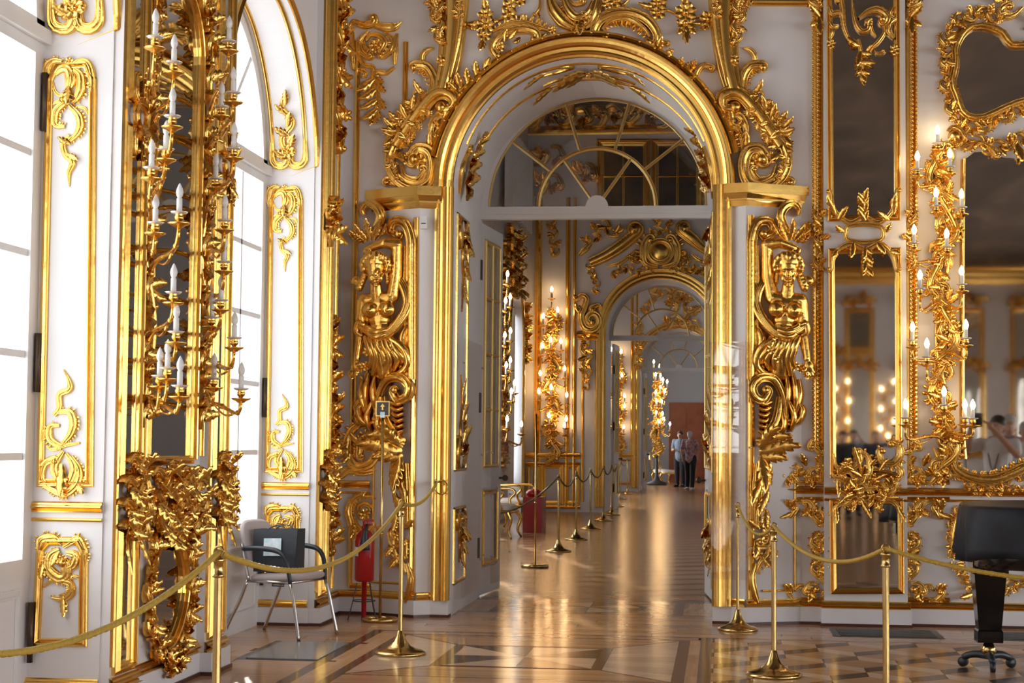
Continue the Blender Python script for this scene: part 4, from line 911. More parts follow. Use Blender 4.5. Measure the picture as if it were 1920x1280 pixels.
for sg in (1, -1):
    for s2 in (0,):
        J = thing('soffit_leaf_drop', RV.P(np.array([sg*(lq-.15), 14.1]), np.array(0.)), 'gilded leaf cluster at the foot of the arched soffit, '+('window side' if sg > 0 else 'mirror side'), 'ornament'); C = RC('j', RV, (sg*(lq-.3), 14.1), '', parent=J)
        for q in range(9): C.leaf((sg*(lq-.05-q*.06), 14.13), (sg*(lq-.02-q*.065-.06), 14.13+(.22-.02*q)*(1 if q % 2 else -1)), 22-q, .25)
        C.flower((sg*(lq-.12), 14.13), 18, 7, 5); C.flower((sg*(lq-.3), 14.13), 14, 7, 5); C.scroll([(sg*lq, 13.85), (sg*(lq-.2), 13.8), (sg*(lq-.35), 13.92)], 12, c1=(1, 8, .8)); C.scroll([(sg*lq, 14.4), (sg*(lq-.2), 14.45), (sg*(lq-.35), 14.33)], 12, c1=(-1, 8, .8))

# ---- wall panel between doorcase and tall mirror
def rope_frame(nm, S, px, w, label, kk):
    q = S.uvs(px); t = thing(nm, S.P(q[-1] if q[-1][1] < q[0][1] else q[0], np.array(0.)), label, 'frame')
    part('frame_moulding', moulding(S, q, w, .055, 'frame'), GOLDF, t, False)
    L = np.concatenate([[0], np.cumsum(np.linalg.norm(np.diff(q, axis=0), axis=1))]); n = int(L[-1]/.034); mb = MB()
    for i in range(n):
        a = (i+.5)/n*L[-1]; p = np.array([np.interp(a, L, q[:, 0]), np.interp(a, L, q[:, 1])]); j = min(np.searchsorted(L, a, 'right')-1, len(q)-2); d = (q[j+1]-q[j])/np.linalg.norm(q[j+1]-q[j]); nr = np.array([-d[1], d[0]])
        mb.tube([S.P(p-d*.014-nr*.014, np.array(.055)), S.P(p, np.array(.064)), S.P(p+d*.014+nr*.014, np.array(.055))], [.006, .0085, .006], 5)
    part('rope_carving', mb, GOLD, t, kind='stuff')
    mb = MB()
    for i in range(n):
        a = (i+.5)/n*L[-1]; p = np.array([np.interp(a, L, q[:, 0]), np.interp(a, L, q[:, 1])]); j = min(np.searchsorted(L, a, 'right')-1, len(q)-2); d = (q[j+1]-q[j])/np.linalg.norm(q[j+1]-q[j]); nr = np.array([-d[1], d[0]])
        mb.ball(S.P(p+nr*w*.42*kk, np.array(.035)), .011, 5, 4)
    part('bead_edge', mb, GOLD, t, kind='stuff'); return t
rope_frame('rope_moulding', SWL, [(1534, 842), (1533, 300), (1533, 30), (1532, -40)], .092, 'tall gilded rope moulding between the caryatid and the narrow mirror', 1)
rope_frame('rope_moulding', SWL, [(1708, 842), (1708, 300), (1708, 30), (1708, -40)], .092, 'tall gilded rope moulding between the narrow mirror and the lit sconce', -1)
line('trim_13', SWL, [(1392, 4), (1528, 5)], .07, .05, 'gilded top moulding of the wall panel right of the arch')
z = Z(1380, 760, 3.05)
for mir, lab in ((None, 'on the side of the caryatid'), (1621, 'on the side of the lit sconce')):
    C = Carving('gilded_corner', SWL, (1510 if mir is None else 1735, 912), 'gilded rocaille corner above the dado rail '+lab, gain=1.5); C.mir = mir
    C.strip(z((490, 190), (495, 300), (470, 390)), 30, seed=2); C.strip(z((470, 395), (400, 400), (320, 398), (250, 400)), 30, seed=4); C.strip(z((510, 330), (490, 420), (420, 425)), 22, seed=5, lift=4); C.scroll(z((250, 360), (300, 350), (345, 340), (350, 375), (320, 385)), 8); C.berry(z((472, 405))[0], 8, 6); C.scroll(z((420, 230), (440, 190), (470, 180)), 9, c0=(1, 4, .7)); C.leaf(z((400, 340))[0], z((385, 280))[0], 10); part('backing', moulding(SWL, C.uv(z((250, 440), (535, 440), (535, 180))), .04, .03), GOLDF, C.root, False)
    C = Carving('gilded_dado_corner', SWL, (1515 if mir is None else 1730, 1128), 'gilded rocaille edging of the dado panel '+lab, gain=1.5); C.mir = mir
    C.strip(z((255, 595), (350, 585), (460, 600)), 31, seed=6); C.strip(z((490, 600), (478, 720), (480, 860), (480, 980)), 31, seed=7); C.strip(z((480, 1050), (400, 1060), (275, 1070)), 31, seed=8); C.strip(z((510, 570), (510, 700)), 20, seed=9, lift=5); C.strip(z((510, 960), (510, 1080)), 20, seed=10, lift=5); C.scroll(z((310, 590), (340, 545), (390, 555), (400, 590)), 8); C.berry(z((465, 600))[0], 7, 7); C.berry(z((460, 1050))[0], 7, 7); C.leaf(z((330, 610))[0], z((250, 625))[0], 9); C.leaf(z((320, 1040))[0], z((280, 1020))[0], 9); C.scroll(z((340, 1060), (360, 1030), (390, 1040), (395, 1075)), 8)
    part('panel_moulding', moulding(SWL, C.uv(z((250, 535), (535, 535), (535, 1110), (250, 1110))), .04, .03), GOLDF, C.root, False)
    C = Carving('gilded_frame_clasp', SWL, (1536 if mir is None else 1706, 505), 'gilded leaf clasp halfway up the rope moulding '+lab, gain=1.6); C.mir = mir
    C.strip([(1536, 395), (1538, 440), (1536, 505)], 24, seed=11, lift=8)
    if mir is None: C.strip([(1500, 425), (1520, 432), (1536, 440)], 22, seed=12)
    C = Carving('gilded_frame_crest', SWL, (1534 if mir is None else 1708, 55), 'gilded leaf crest topping the rope moulding '+lab, gain=1.6); C.mir = mir
    C.strip([(1522, -10), (1534, 10), (1534, 55)], 30, seed=13, lift=8); C.leaf((1534, 40), (1536, 70), 12, 0, 7, 10)

# ---- the tall narrow mirror on the pilaster
def pane_poly(S, uvp, w, m, parent, name='mirror_glass'):
    mb = MB(); P = S.P(np.array(uvp), np.full(len(uvp), w))
    mb.add(P, None, [tuple(t_) for t_ in tessellate_polygon([[Vector((float(a), float(b_), 0)) for a, b_ in uvp]])]); return part(name, mb, m, parent, False)
def framed_mirror(nm, S, px, label, w=.075, h=.04, m=None, outer=True):
    q = S.uvs(px); t = thing(nm, S.P(q[np.argmin(q[:, 1])], np.array(0.)), label, 'mirror')
    pane_poly(S, q, .012, MIRROR, t); part('frame', moulding(S, q, w, h, 'frame', True), GOLDF, t, False); return t
framed_mirror('pilaster_mirror', SPI, [(1558, 410), (1682, 408), (1680, -60), (1555, -60)], 'dark tall upper mirror of the pilaster, right of the doorway', .05)
framed_mirror('pilaster_mirror', SPI, [(1562, 890), (1685, 890), (1683, 470), (1559, 472)], 'lower mirror of the pilaster reflecting a crowd of visitors', .05)
framed_mirror('dado_mirror', SPI, [(1563, 1107), (1689, 1107), (1688, 940), (1561, 940)], 'small mirror in the dado below the tall pilaster mirror', .05)
C = Carving('gilded_mirror_crest', SY(YP-.02), (1617, 152), 'gilded scrollwork hanging over the top of the pilaster mirror', gain=1.6)
z = Z(1480, 20, 8.0)
C.scroll(z((780, -150), (800, 0), (815, 230), (900, 430), (1010, 490)), 8, c0=(1, 6, .8)); C.scroll(z((940, -160), (965, 60), (1010, 230), (1090, 320), (1190, 290), (1210, 190)), 8, c1=(1, 5, .7)); C.scroll(z((1040, 120), (1180, 20), (1330, 0), (1450, 90), (1440, 160)), 13, taper=(.3, 1, .8), c1=(-1, 5, .6)); C.scroll(z((1390, 170), (1430, 310), (1350, 450), (1240, 560), (1170, 670)), 7, taper=(.6, 1, .6)); C.scroll(z((1270, 560), (1310, 650), (1400, 640)), 6, c1=(1, 3, .6)); C.scroll(z((1220, 180), (1235, 310), (1300, 400)), 6)
C.scroll(z((1030, 440), (1070, 600), (1060, 700), (1090, 850), (1100, 1060)), 7, taper=(1, .8, .2))
for a, b_, w in (((1040, 540), (950, 500), 8), ((1060, 640), (970, 820), 9), ((1080, 640), (1190, 700), 8), ((1080, 780), (1240, 850), 9), ((1070, 860), (1000, 940), 8), ((1090, 900), (1160, 980), 8), ((1080, 980), (1110, 1090), 7), ((880, 420), (960, 540), 8), ((1150, 640), (1260, 570), 8), ((1180, 260), (1230, 180), 8)): C.leaf(z(a)[0], z(b_)[0], w, .2)
C.scroll(z((590, -60), (640, 60), (720, 30), (790, 70), (790, 150)), 9); C.scroll(z((600, 170), (650, 250), (740, 230)), 8); C.scroll(z((640, 240), (640, 330), (600, 430)), 7); C.flower(z((625, 510))[0], 7, 6, 6); C.flower(z((1575, 600))[0], 8, 6, 6); C.scroll(z((1600, 130), (1510, 200), (1490, 320), (1570, 420)), 10); C.scroll(z((1560, -60), (1500, 60), (1560, 110)), 9)
C = Carving('gilded_mirror_clasp', SY(YP-.03), (1620, 520), 'gilded oval clasp with leaf plumes between the two pilaster mirrors', gain=1.6)
z = Z(1320, 0, 2.0)
C.scroll(z((475, 720), (490, 790), (545, 835), (600, 815), (655, 835), (705, 790), (722, 715)), 8, c0=(1, 4, .6), c1=(-1, 4, .6)); C.scroll(z((478, 1010), (492, 950), (545, 915), (605, 935), (660, 915), (705, 955), (722, 1010)), 8, c0=(-1, 4, .6), c1=(1, 4, .6))
C.scroll(z((530, 875), (540, 850), (600, 842), (660, 850), (672, 876), (660, 900), (600, 908), (540, 900), (530, 875)), 7, taper=(1, 1, 1))
for cx_, cy_, dy in ((602, 825, -1), (605, 930, 1)):
    for i in range(4): C.leaf(z((cx_, cy_+dy*i*24))[0], z((cx_+(16 if i % 2 else -16), cy_+dy*(i*24+36)))[0], 8, .2); C.leaf(z((cx_, cy_+dy*i*24))[0], z((cx_-(16 if i % 2 else -16), cy_+dy*(i*24+26)))[0], 7, .2)
for a, b_ in (((490, 800), (475, 740)), ((505, 820), (540, 790)), ((710, 800), (728, 740)), ((690, 825), (660, 795)), ((500, 940), (478, 960)), ((700, 940), (725, 960)), ((560, 915), (540, 960)), ((650, 915), (665, 955)), ((520, 870), (500, 850)), ((680, 870), (700, 850))): C.leaf(z(a)[0], z(b_)[0], 9, .2)
C = Carving('gilded_mirror_rocaille', SY(YP-.03), (1620, 990), 'bold gilded rocaille across the dado rail at the foot of the pilaster mirror', gain=1.8)
z = Z(1500, 640, 2.668)
C.scroll(z((165, 560), (185, 630), (250, 640), (300, 600), (300, 550)), 9, c1=(1, 4, .7)); C.scroll(z((270, 560), (330, 570), (345, 640), (300, 700), (220, 690), (200, 650)), 13, c1=(-1, 5, .6), fringe=(1, 10, 9)); C.scroll(z((395, 555), (410, 600), (460, 610), (500, 570), (495, 520), (465, 505)), 11, c0=(-1, 5, .6), c1=(1, 4, .5), fringe=(-1, 9, 9)); C.scroll(z((470, 600), (505, 650), (480, 705)), 10); C.scroll(z((490, 690), (420, 720), (350, 690), (340, 640), (400, 640), (460, 650)), 9, c0=(1, 4, .6)); C.scroll(z((180, 700), (210, 760), (290, 770), (330, 720)), 9); C.scroll(z((330, 740), (380, 780), (450, 760), (480, 720)), 9, c1=(1, 4, .6)); C.flower(z((300, 780))[0], 10, 7, 9); C.flower(z((330, 690))[0], 9, 7, 9); C.flower(z((240, 610))[0], 9, 7, 8)
C.scroll(z((165, 900), (170, 840), (215, 805), (255, 825)), 8, c1=(-1, 4, .6)); C.scroll(z((395, 835), (410, 800), (460, 800), (500, 850), (505, 905)), 8, c0=(1, 4, .6))
for a, b_, w in (((310, 800), (330, 880), 12), ((300, 640), (295, 530), 10), ((260, 640), (210, 600), 10), ((190, 690), (170, 770), 10), ((360, 700), (440, 680), 10), ((220, 780), (180, 800), 9), ((340, 770), (400, 790), 10), ((280, 800), (250, 840), 9), ((490, 830), (505, 900), 10), ((180, 830), (165, 900), 10), ((440, 780), (490, 790), 9), ((310, 730), (260, 730), 10), ((400, 640), (450, 600), 9), ((340, 640), (380, 600), 9)): C.leaf(z(a)[0], z(b_)[0], w*.62, .2, 9, 5)

C.strip(z((180, 640), (240, 690), (330, 660)), 26, seed=33, lift=6); C.strip(z((330, 700), (410, 740), (480, 700)), 24, seed=34, lift=6); C.strip(z((200, 780), (300, 800), (420, 790)), 22, seed=35, lift=4)
# ---- the great mirror at the right edge: mirror axis just outside the picture
AX = 2030
def both(pts): return pts+[(2*AX-x, y) for x, y in pts[::-1]]
zg = Z(1640, 0, 4.0); zh = Z(1640, 560, 3.368)
up = zg((1560, 270), (1400, 285), (1250, 320), (1110, 345), (1010, 340), (960, 265), (850, 212), (720, 212), (640, 285), (600, 380), (605, 480), (590, 560), (578, 640), (615, 740), (640, 830), (700, 885), (800, 890), (900, 850), (1010, 800), (1150, 760), (1350, 765), (1560, 790))
S4 = SY(YW-.03); gm = thing('great_mirror', (3.0, YW, .9), 'great mirror in a rococo frame behind the covered piano', 'mirror')
mb = MB(); mb.add([SWL.hit(1806, 885, .02), SWL.hit(2*AX-1806, 885, .02), SWL.hit(2*AX-1806, -160, .02), SWL.hit(1806, -160, .02)], [(0, 1, 2, 3)])
q = crom(SWL.uvs(both(up)), 60); pane_poly(SWL, q, .02, MIRROR, gm); low = [(1812, 884), (1807, 700), (1806, 420), (1808, 300), (1826, 286), (1856, 284), (1880, 296), (1930, 300), (2030, 296)]
q = SWL.uvs([(1812, 884)]+low[1:]+[(2*AX-x, y) for x, y in low[1:][::-1]]+[(2*AX-1812, 884)]); pane_poly(SWL, q, .02, MIRROR, gm)
for mir, lab in ((None, 'on its doorway side'), (AX, 'on its far side')):
    LITE = mir is not None                      # the far half lies outside the picture: garlands joined
    C = Carving('gilded_mirror_surround', SWL, (1800, 900) if mir is None else (2*AX-1800, 900), 'gilded rococo frame of the great mirror '+lab, cat='mirror frame', gain=1.6); C.mir = mir
    C.scroll(up, 12, 14, taper=(1, 1, 1), prof='flute', name='inner_frame'); outer = zg((1000, 160), (900, 120), (760, 110), (640, 160), (560, 250), (530, 380), (545, 500), (540, 620), (560, 740), (590, 860), (640, 930))
    C.strip(outer, 26, lift=2, seed=20); C.strip(zg((620, 960), (780, 960), (900, 900), (1040, 850), (1200, 810), (1400, 830), (1560, 840)), 26, seed=21); C.strip(zg((660, 1080), (780, 1075), (880, 1120), (1000, 1080), (1200, 1030), (1400, 1060), (1560, 1100)), 26, seed=22); C.strip(zg((900, 40), (1000, -20), (1110, -60)), 26, seed=23); C.strip(zg((1110, 180), (1300, 140), (1560, 120)), 26, seed=24)
    C.scroll(zg((1110, 60), (1040, 120), (960, 130), (940, 80), (990, 40)), 12, c1=(-1, 5, .7)); C.berry(zg((600, 1030))[0], 14, 6); C.scroll(zg((545, 990), (575, 960), (630, 975), (660, 1040), (620, 1100), (570, 1090)), 11)
    C.scroll([(1806, 300), (1804, 420), (1803, 600), (1804, 800), (1808, 860)], 8, 9, taper=(1, 1, 1), prof='round', name='inner_frame')
    C.scroll(zg((640, 1130), (700, 1085), (790, 1080), (870, 1130), (900, 1170)), 9, 12, c1=(1, 4, .7)); C.leaf(zg((1060, 1090))[0], zg((1060, 1210))[0], 14, .2)
    C.scroll(zh((480, 990), (510, 1070), (600, 1125), (740, 1140), (870, 1095), (945, 1060), (1120, 1030), (1313, 1020)), 18, 15, taper=(.6, 1, 1), prof='flute', fringe=(1, 9, 9), name='inner_frame'); C.strip(zh((490, 1080), (600, 1150), (740, 1165), (880, 1120), (1080, 1090), (1313, 1080)), 20, seed=25); C.strip(zh((470, 930), (490, 1010), (520, 1070)), 18, seed=26)
    C.strip(zh((560, 1195), (700, 1215), (850, 1205), (1080, 1200), (1313, 1200)), 15, seed=28); C.scroll(zh((370, 940), (395, 1010), (380, 1080), (420, 1090), (440, 1020)), 9, 10)
    zi = Z(1440, 860, 3.048); C2 = Carving('gilded_dado_scroll', SWL, (1820, 1125) if mir is None else (2*AX-1820, 1125), 'gilded rocaille cartouche in the dado behind the piano, '+lab.replace('its', 'the'), gain=1.6); C2.mir = mir
    C2.strip(zi((1095, 280), (1055, 350), (1045, 450), (1060, 560)), 17, seed=30); C2.strip(zi((1070, 580), (1110, 670), (1170, 750)), 19, seed=31); C2.strip(zi((1320, 760), (1400, 720), (1480, 690), (1600, 680)), 22, seed=32); C2.leaf(zi((1170, 770))[0], zi((1095, 775))[0], 10); C2.scroll(zi((1040, 560), (1055, 420), (1090, 300), (1130, 270)), 7, 8)
LITE = False
# ================================================================ CARYATIDS
def surf_of(p, q, sg):
    t = np.array(q)-np.array(p); t /= np.linalg.norm(t); n = np.array([t[1], -t[0]])
    if n[1] > 0: n = -n
    return Surf((p[0], p[1], 0), (n[0], n[1], 0))
class Bent:
    """the splayed doorcase face together with the wall beside it: u runs along X, w towards the room"""
    def __init__(s, a, b): s.a = np.array(a); s.b = np.array(b); s.n = np.array([0, -1.0, 0]); s.pl = surf_of(a, b, 0); s.wl = SWL
    def yat(s, x):
        f = (x-s.a[0])/(s.b[0]-s.a[0]); return np.where((f > 0) & (f < 1.2), s.a[1]+(s.b[1]-s.a[1])*np.clip(f, 0, 1), YW)
    def hit(s, x, y, w=0.0):
        p = s.pl.hit(x, y); q = s.wl.hit(x, y); r = p if p[1] < q[1] else q; return r+s.n*w
    def uv(s, x, y): p = s.hit(x, y); return np.array([p[0], p[2]])
    def uvs(s, pts): return np.array([s.uv(*p) for p in pts])
    def P(s, uv, w):
        uv = np.asarray(uv, float); return np.stack([uv[..., 0], s.yat(uv[..., 0])-np.asarray(w, float), uv[..., 1]], -1)
SCL, SCR = surf_of(PL[0], PL[1], -1), surf_of(PR[0], PR[1], 1)
def caryatid(mir, lab, panel):
    SF_ = SY(13.37); zr = Z(1360, 360, 2.56); k = 13.37/FPX
    root = thing('gilded_caryatid', SF_.hit(1450 if mir is None else 2*mir-1450, 1125), lab, 'sculpture')
    def W(x, y, d):
        X, Y = zr((x, y))[0]
        if mir is not None: X = 2*mir-X
        return SF_.hit(X, Y, d*k)
    def cap(x0, y0, d0, r0, x1, y1, d1, r1): return (W(x0, y0, d0), r0*k, W(x1, y1, d1), r1*k)
    def ell(x, y, d, rx, ry, rd): return (W(x, y, d), (rx*k, rd*k, ry*k))
    body = [
        ell(302, 362, 36, 19, 29, 21), ell(302, 388, 40, 15, 20, 17), ell(302, 425, 42, 10, 10, 12),        # skull, face, chin
        ell(302, 392, 59, 3.2, 7, 4.5), ell(302, 406, 61, 3.6, 3, 3.2), ell(302, 424, 55.5, 6, 2, 3), ell(302, 431, 55, 4.6, 2, 3), ell(302, 447, 52, 5, 4, 5),
        ell(287, 376, 54, 6, 2.2, 3), ell(317, 376, 54, 6, 2.2, 3), ell(288, 386, 53, 4, 2.2, 2.6), ell(316, 386, 53, 4, 2.2, 2.6), ell(282, 412, 50, 6, 8, 5), ell(322, 412, 50, 6, 8, 5),
        cap(302, 440, 33, 11, 296, 500, 27, 13),
        cap(232, 510, 24, 15, 350, 520, 24, 14), ell(288, 545, 22, 30, 24, 20), ell(282, 610, 22, 26, 26, 19), ell(276, 660, 22, 25, 22, 19), ell(275, 715, 20, 31, 28, 22),
        ell(246, 562, 38, 16, 15, 13), ell(330, 566, 38, 15.5, 15, 13), ell(246, 566, 50, 2.6, 2.6, 3), ell(332, 570, 50, 2.6, 2.6, 3),
        cap(222, 500, 24, 14, 205, 400, 24, 13), cap(205, 400, 24, 13, 200, 262, 28, 11), cap(200, 252, 28, 12, 262, 244, 34, 10), cap(262, 244, 34, 10, 330, 268, 30, 7.5), ell(345, 282, 30, 8, 9, 6),
        cap(338, 285, 34, 3, 345, 310, 40, 2.6), cap(345, 285, 34, 3, 355, 312, 38, 2.6), cap(330, 280, 34, 3, 332, 306, 42, 2.6),
        cap(362, 520, 24, 13, 372, 600, 22, 11.5), cap(372, 600, 22, 11.5, 372, 680, 20, 10), cap(372, 680, 20, 10, 392, 800, 26, 7), ell(400, 835, 27, 9, 11, 6),
        cap(396, 845, 27, 3, 408, 885, 26, 2.6), cap(403, 845, 27, 3, 420, 880, 26, 2.6), cap(408, 838, 27, 3, 426, 865, 26, 2.4), cap(392, 845, 27, 3, 394, 880, 29, 2.6), cap(392, 830, 28, 3, 380, 858, 32, 2.6),
        cap(275, 740, 20, 28, 255, 860, 14, 20), cap(255, 860, 14, 20, 240, 900, 8, 14)]
    fuse('figure', body, .0055, GOLD, root, 4, root.location)
    hair = [ell(305, 338, 33, 24, 20, 24)]
    for i in range(11):
        a = math.radians(200-i*22); hair.append(ell(303+62*math.cos(a), 352-52*math.sin(a), 42+6*math.sin(a), 7, 8, 7))
    for i in range(5): hair.append(ell(352+i*7, 395+i*16, 22, 8, 8, 8)); hair.append(ell(250-i*1.5, 380+i*12, 26, 5, 7, 6))
    hair += [ell(303, 312, 52, 6, 7, 5), ell(282, 318, 50, 5, 6, 4), ell(324, 318, 50, 5, 6, 4), ell(395, 425, 20, 12, 10, 8), ell(375, 445, 20, 9, 9, 8)]
    fuse('hair', hair, .006, GOLD, root, 2, root.location)
    dr = MB()
    def fold(pts, r0, r1, seg=8):
        P = crom(np.array([W(*p) for p in pts]), 26); x = np.linspace(0, 1, 26); dr.tube(P, (r0+(r1-r0)*x)*k*(.35+.65*np.sin(np.pi*np.clip(x*.9+.08, 0, 1))**.5), seg)
    for off in range(4):
        o = off*9
        fold([(236+o*.2, 372+o, 12), (160+o*.9, 430+o*.5, 22+off*2), (136+o*.8, 530, 30), (178+o*.6, 622-o*.3, 36), (252+o*.3, 692-o*.6, 40), (330, 680-o*.9, 40), (388, 642-o*.9, 34)], 6.5, 6.5)
    for i, (x0, x1, y1) in enumerate(((215, 170, 830), (240, 200, 860), (262, 235, 885), (290, 262, 890), (315, 300, 880), (335, 318, 850))): fold([(x0+20, 690, 36), (x0, 740, 42), (x1, 800, 36), (x1+14, y1, 22)], 6, 7.5)
    fold([(240, 700, 40), (170, 750, 40), (150, 830, 34), (220, 885, 26), (280, 850, 20)], 8, 6); fold([(250, 660, 42), (300, 672, 44), (350, 655, 38)], 7, 5); fold([(255, 680, 42), (300, 695, 44), (350, 675, 38)], 7, 5); fold([(355, 640, 40), (385, 630, 36), (392, 670, 34), (365, 690, 36)], 7, 6)
    fold([(150, 640, 22), (175, 700, 28), (165, 780, 28), (185, 850, 22)], 9, 7)
    part('drapery', dr, GOLD, root)
    C = Carving('c', Bent(*(PR[:2] if mir is None else PL[:2])), (1450 if mir is None else 2*mir-1450, 900), '', parent=root, gain=1.5); C.mir = mir
    C.scroll(zr((128, 900), (128, 600), (128, 330), (130, 220), (160, 150), (210, 145), (228, 190), (195, 215)), 17, 12, prof='flute', taper=(1, 1, .8), c1=(-1, 4, .5)); C.scroll(zr((155, 900), (158, 600), (158, 260)), 9, 10, prof='round', taper=(.6, 1, .6))
    for a, b_, w, bd in (((290, 235), (268, 120), 9, .25), ((310, 235), (300, 105), 10, -.2), ((330, 240), (345, 130), 9, -.4), ((270, 225), (235, 130), 8, .3), ((340, 250), (380, 190), 9, -.2), ((350, 245), (400, 165), 8, -.2), ((360, 250), (425, 215), 8, .2), ((300, 200), (250, 85), 8, .3)): C.leaf(zr(a)[0], zr((a[0]+(b_[0]-a[0])*.7, a[1]+(b_[1]-a[1])*.62))[0], w*1.15, bd, 9, 16, 1.1)
    C.scroll(zr((300, 215), (265, 130), (285, 80), (325, 65), (352, 92), (345, 118)), 15, 20, taper=(.8, 1, .4), lift=10)
    for p in ((240, 725), (215, 760), (265, 765), (300, 740), (250, 800), (290, 800), (320, 770), (330, 840), (360, 850), (390, 880)): C.flower(zr(p)[0], 7.5, 6, 42)
    C.scroll(zr((290, 1090), (275, 985), (235, 905), (175, 893), (132, 930), (140, 980), (180, 1000), (205, 965)), 15, 22, prof='flute', taper=(.6, 1, .8), c1=(1, 5, .6), lift=6); C.scroll(zr((265, 985), (245, 1100), (190, 1180), (150, 1210)), 19, 20, prof='flute', taper=(.8, 1, .5), lift=4)
    for i in range(6): C.scroll(zr((158, 1010+i*27), (190, 1020+i*27), (222-i*5, 1006+i*27)), 9, 18, prof='round', lift=2, taper=(.8, 1, .8), name='rib')
    for pts in (((290, 880), (300, 960), (290, 1060)), ((320, 870), (335, 960), (330, 1060)), ((350, 900), (355, 980), (330, 1080)), ((330, 1010), (368, 1040), (350, 1100), (310, 1120)), ((300, 1000), (330, 1080), (310, 1150)), ((270, 1040), (280, 1120), (250, 1180))): C.scroll(zr(*pts), 14, 20, prof='round', taper=(.6, 1, .5), lift=8, name='drapery_fold')
    C.flower(zr((290, 1100))[0], 8, 6, 22); C.flower(zr((265, 1140))[0], 8, 6, 20)
    z = Z(1380, 760, 3.05)
    for a, b_, w, bd in (((140, 230), (260, 170), 20, .3), ((150, 260), (330, 300), 22, .35), ((140, 290), (250, 350), 18, .4), ((130, 200), (290, 230), 20, .3), ((150, 300), (130, 470), 20, .2), ((190, 350), (165, 560), 16, -.3), ((200, 380), (175, 470), 12, -.2), ((180, 500), (160, 620), 12, -.2), ((170, 600), (205, 690), 12, -.3)): C.leaf(z(a)[0], z(b_)[0], w, bd, 9, 8, .9)
    C.scroll(z((122, 330), (115, 500), (112, 690)), 13, 12, prof='flute', taper=(.8, 1, .8)); C.scroll(z((150, 330), (145, 500), (140, 660)), 7, 10, prof='round')
    C.scroll(z((110, 690), (160, 680), (205, 720), (190, 790), (140, 800)), 12, 13, c1=(-1, 6, .8)); C.scroll(z((200, 740), (185, 840), (140, 900), (120, 950)), 11, 11, fringe=(1, 9, 9)); C.scroll(z((115, 900), (92, 980), (105, 1060), (128, 1125)), 11, 10, taper=(.5, 1, .5)); C.flower(z((170, 740))[0], 10, 7, 9); C.flower(z((125, 850))[0], 8, 6, 7)
    for a, b_ in (((190, 800), (215, 860)), ((160, 860), (190, 930)), ((120, 780), (95, 850)), ((130, 700), (90, 650))): C.leaf(z(a)[0], z(b_)[0], 11, .2, 7, 5)
    # gilded edge and lower panel on the splayed face
    S2 = panel; sg = 1 if mir is None else -1
    u0 = (np.array([XD+sg*1.30, YB, 0])-S2.o)@S2.t; u1 = (np.array([XD+sg*1.74, YW, 0])-S2.o)@S2.t; d = 1 if u1 > u0 else -1
    part('edge_moulding', moulding(S2, [(u0+d*.04, .20), (u0+d*.04, 3.2)], .055, .03), GOLDF, root, False)
    part('panel_line', moulding(S2, [(u1-d*.06, 1.2), (u1-d*.06, .26), (u0+d*.14, .26)], .022, .018, 'bead'), GOLDF, root, False)
    return root
caryatid(None, 'gilded caryatid with raised arm on the doorcase beside the tall narrow mirror', SCR)
caryatid(1091.0, 'gilded caryatid with raised arm on the doorcase nearer the windows', SCL)
# ================================================================ WINDOW WALL: reveals, mirror piers, sconces
class Flat:
    """metric drawing board on a plane: one unit = 4.2 mm"""
    def __init__(s, S, w=0.0): s.S = S; s.w = w; s.k = .0042; s.n = S.n
    def uv(s, x, y): return np.array([x*s.k, y*s.k])
    def uvs(s, pts): return np.array(pts, float)*s.k
    def P(s, uv, w): return s.S.P(uv, np.asarray(w, float)+s.w)
    def hit(s, x, y, w=0.0): return s.P(np.array([x*s.k, y*s.k]), np.array(w))
U = 1/.0042
YR = 8.205; SRV = SY(YR); SXP = SX(XP)
def rail_on(S, pts, nm, label):
    o = struct(nm, moulding(S, [(pts[0], 1.05), (pts[1], 1.05)], .055, .035), GOLDF, label=label)
    part('thin_rail', moulding(S, [(pts[0], .985), (pts[1], .985)], .022, .018, 'bead'), GOLDF, o, False); return o
rail_on(SRV, (-3.5, -3.1), 'trim_14', 'gilded dado rail on the near window reveal'); rail_on(SY(YR+4.3), (-3.5, -3.1), 'trim_15', 'gilded dado rail on the far window reveal')
for k_, yb in ((0, YR), (1, YR+4.3)):
    mb = MB(); mb.box(-3.49, -3.09, yb-.025, yb+.01, .022, .135); o = struct('baseboard_%s' % ('near', 'far')[k_], mb, WHITE)
    part('base_moulding', moulding(SY(yb), [(-3.5, .165), (-3.1, .165)], .055, .03), GOLDF, o, False); pb = MB(); pb.box(-3.5, -3.08, yb-.035, yb, 0, .022); part('floor_strip', pb, SKIRTW, o, False)
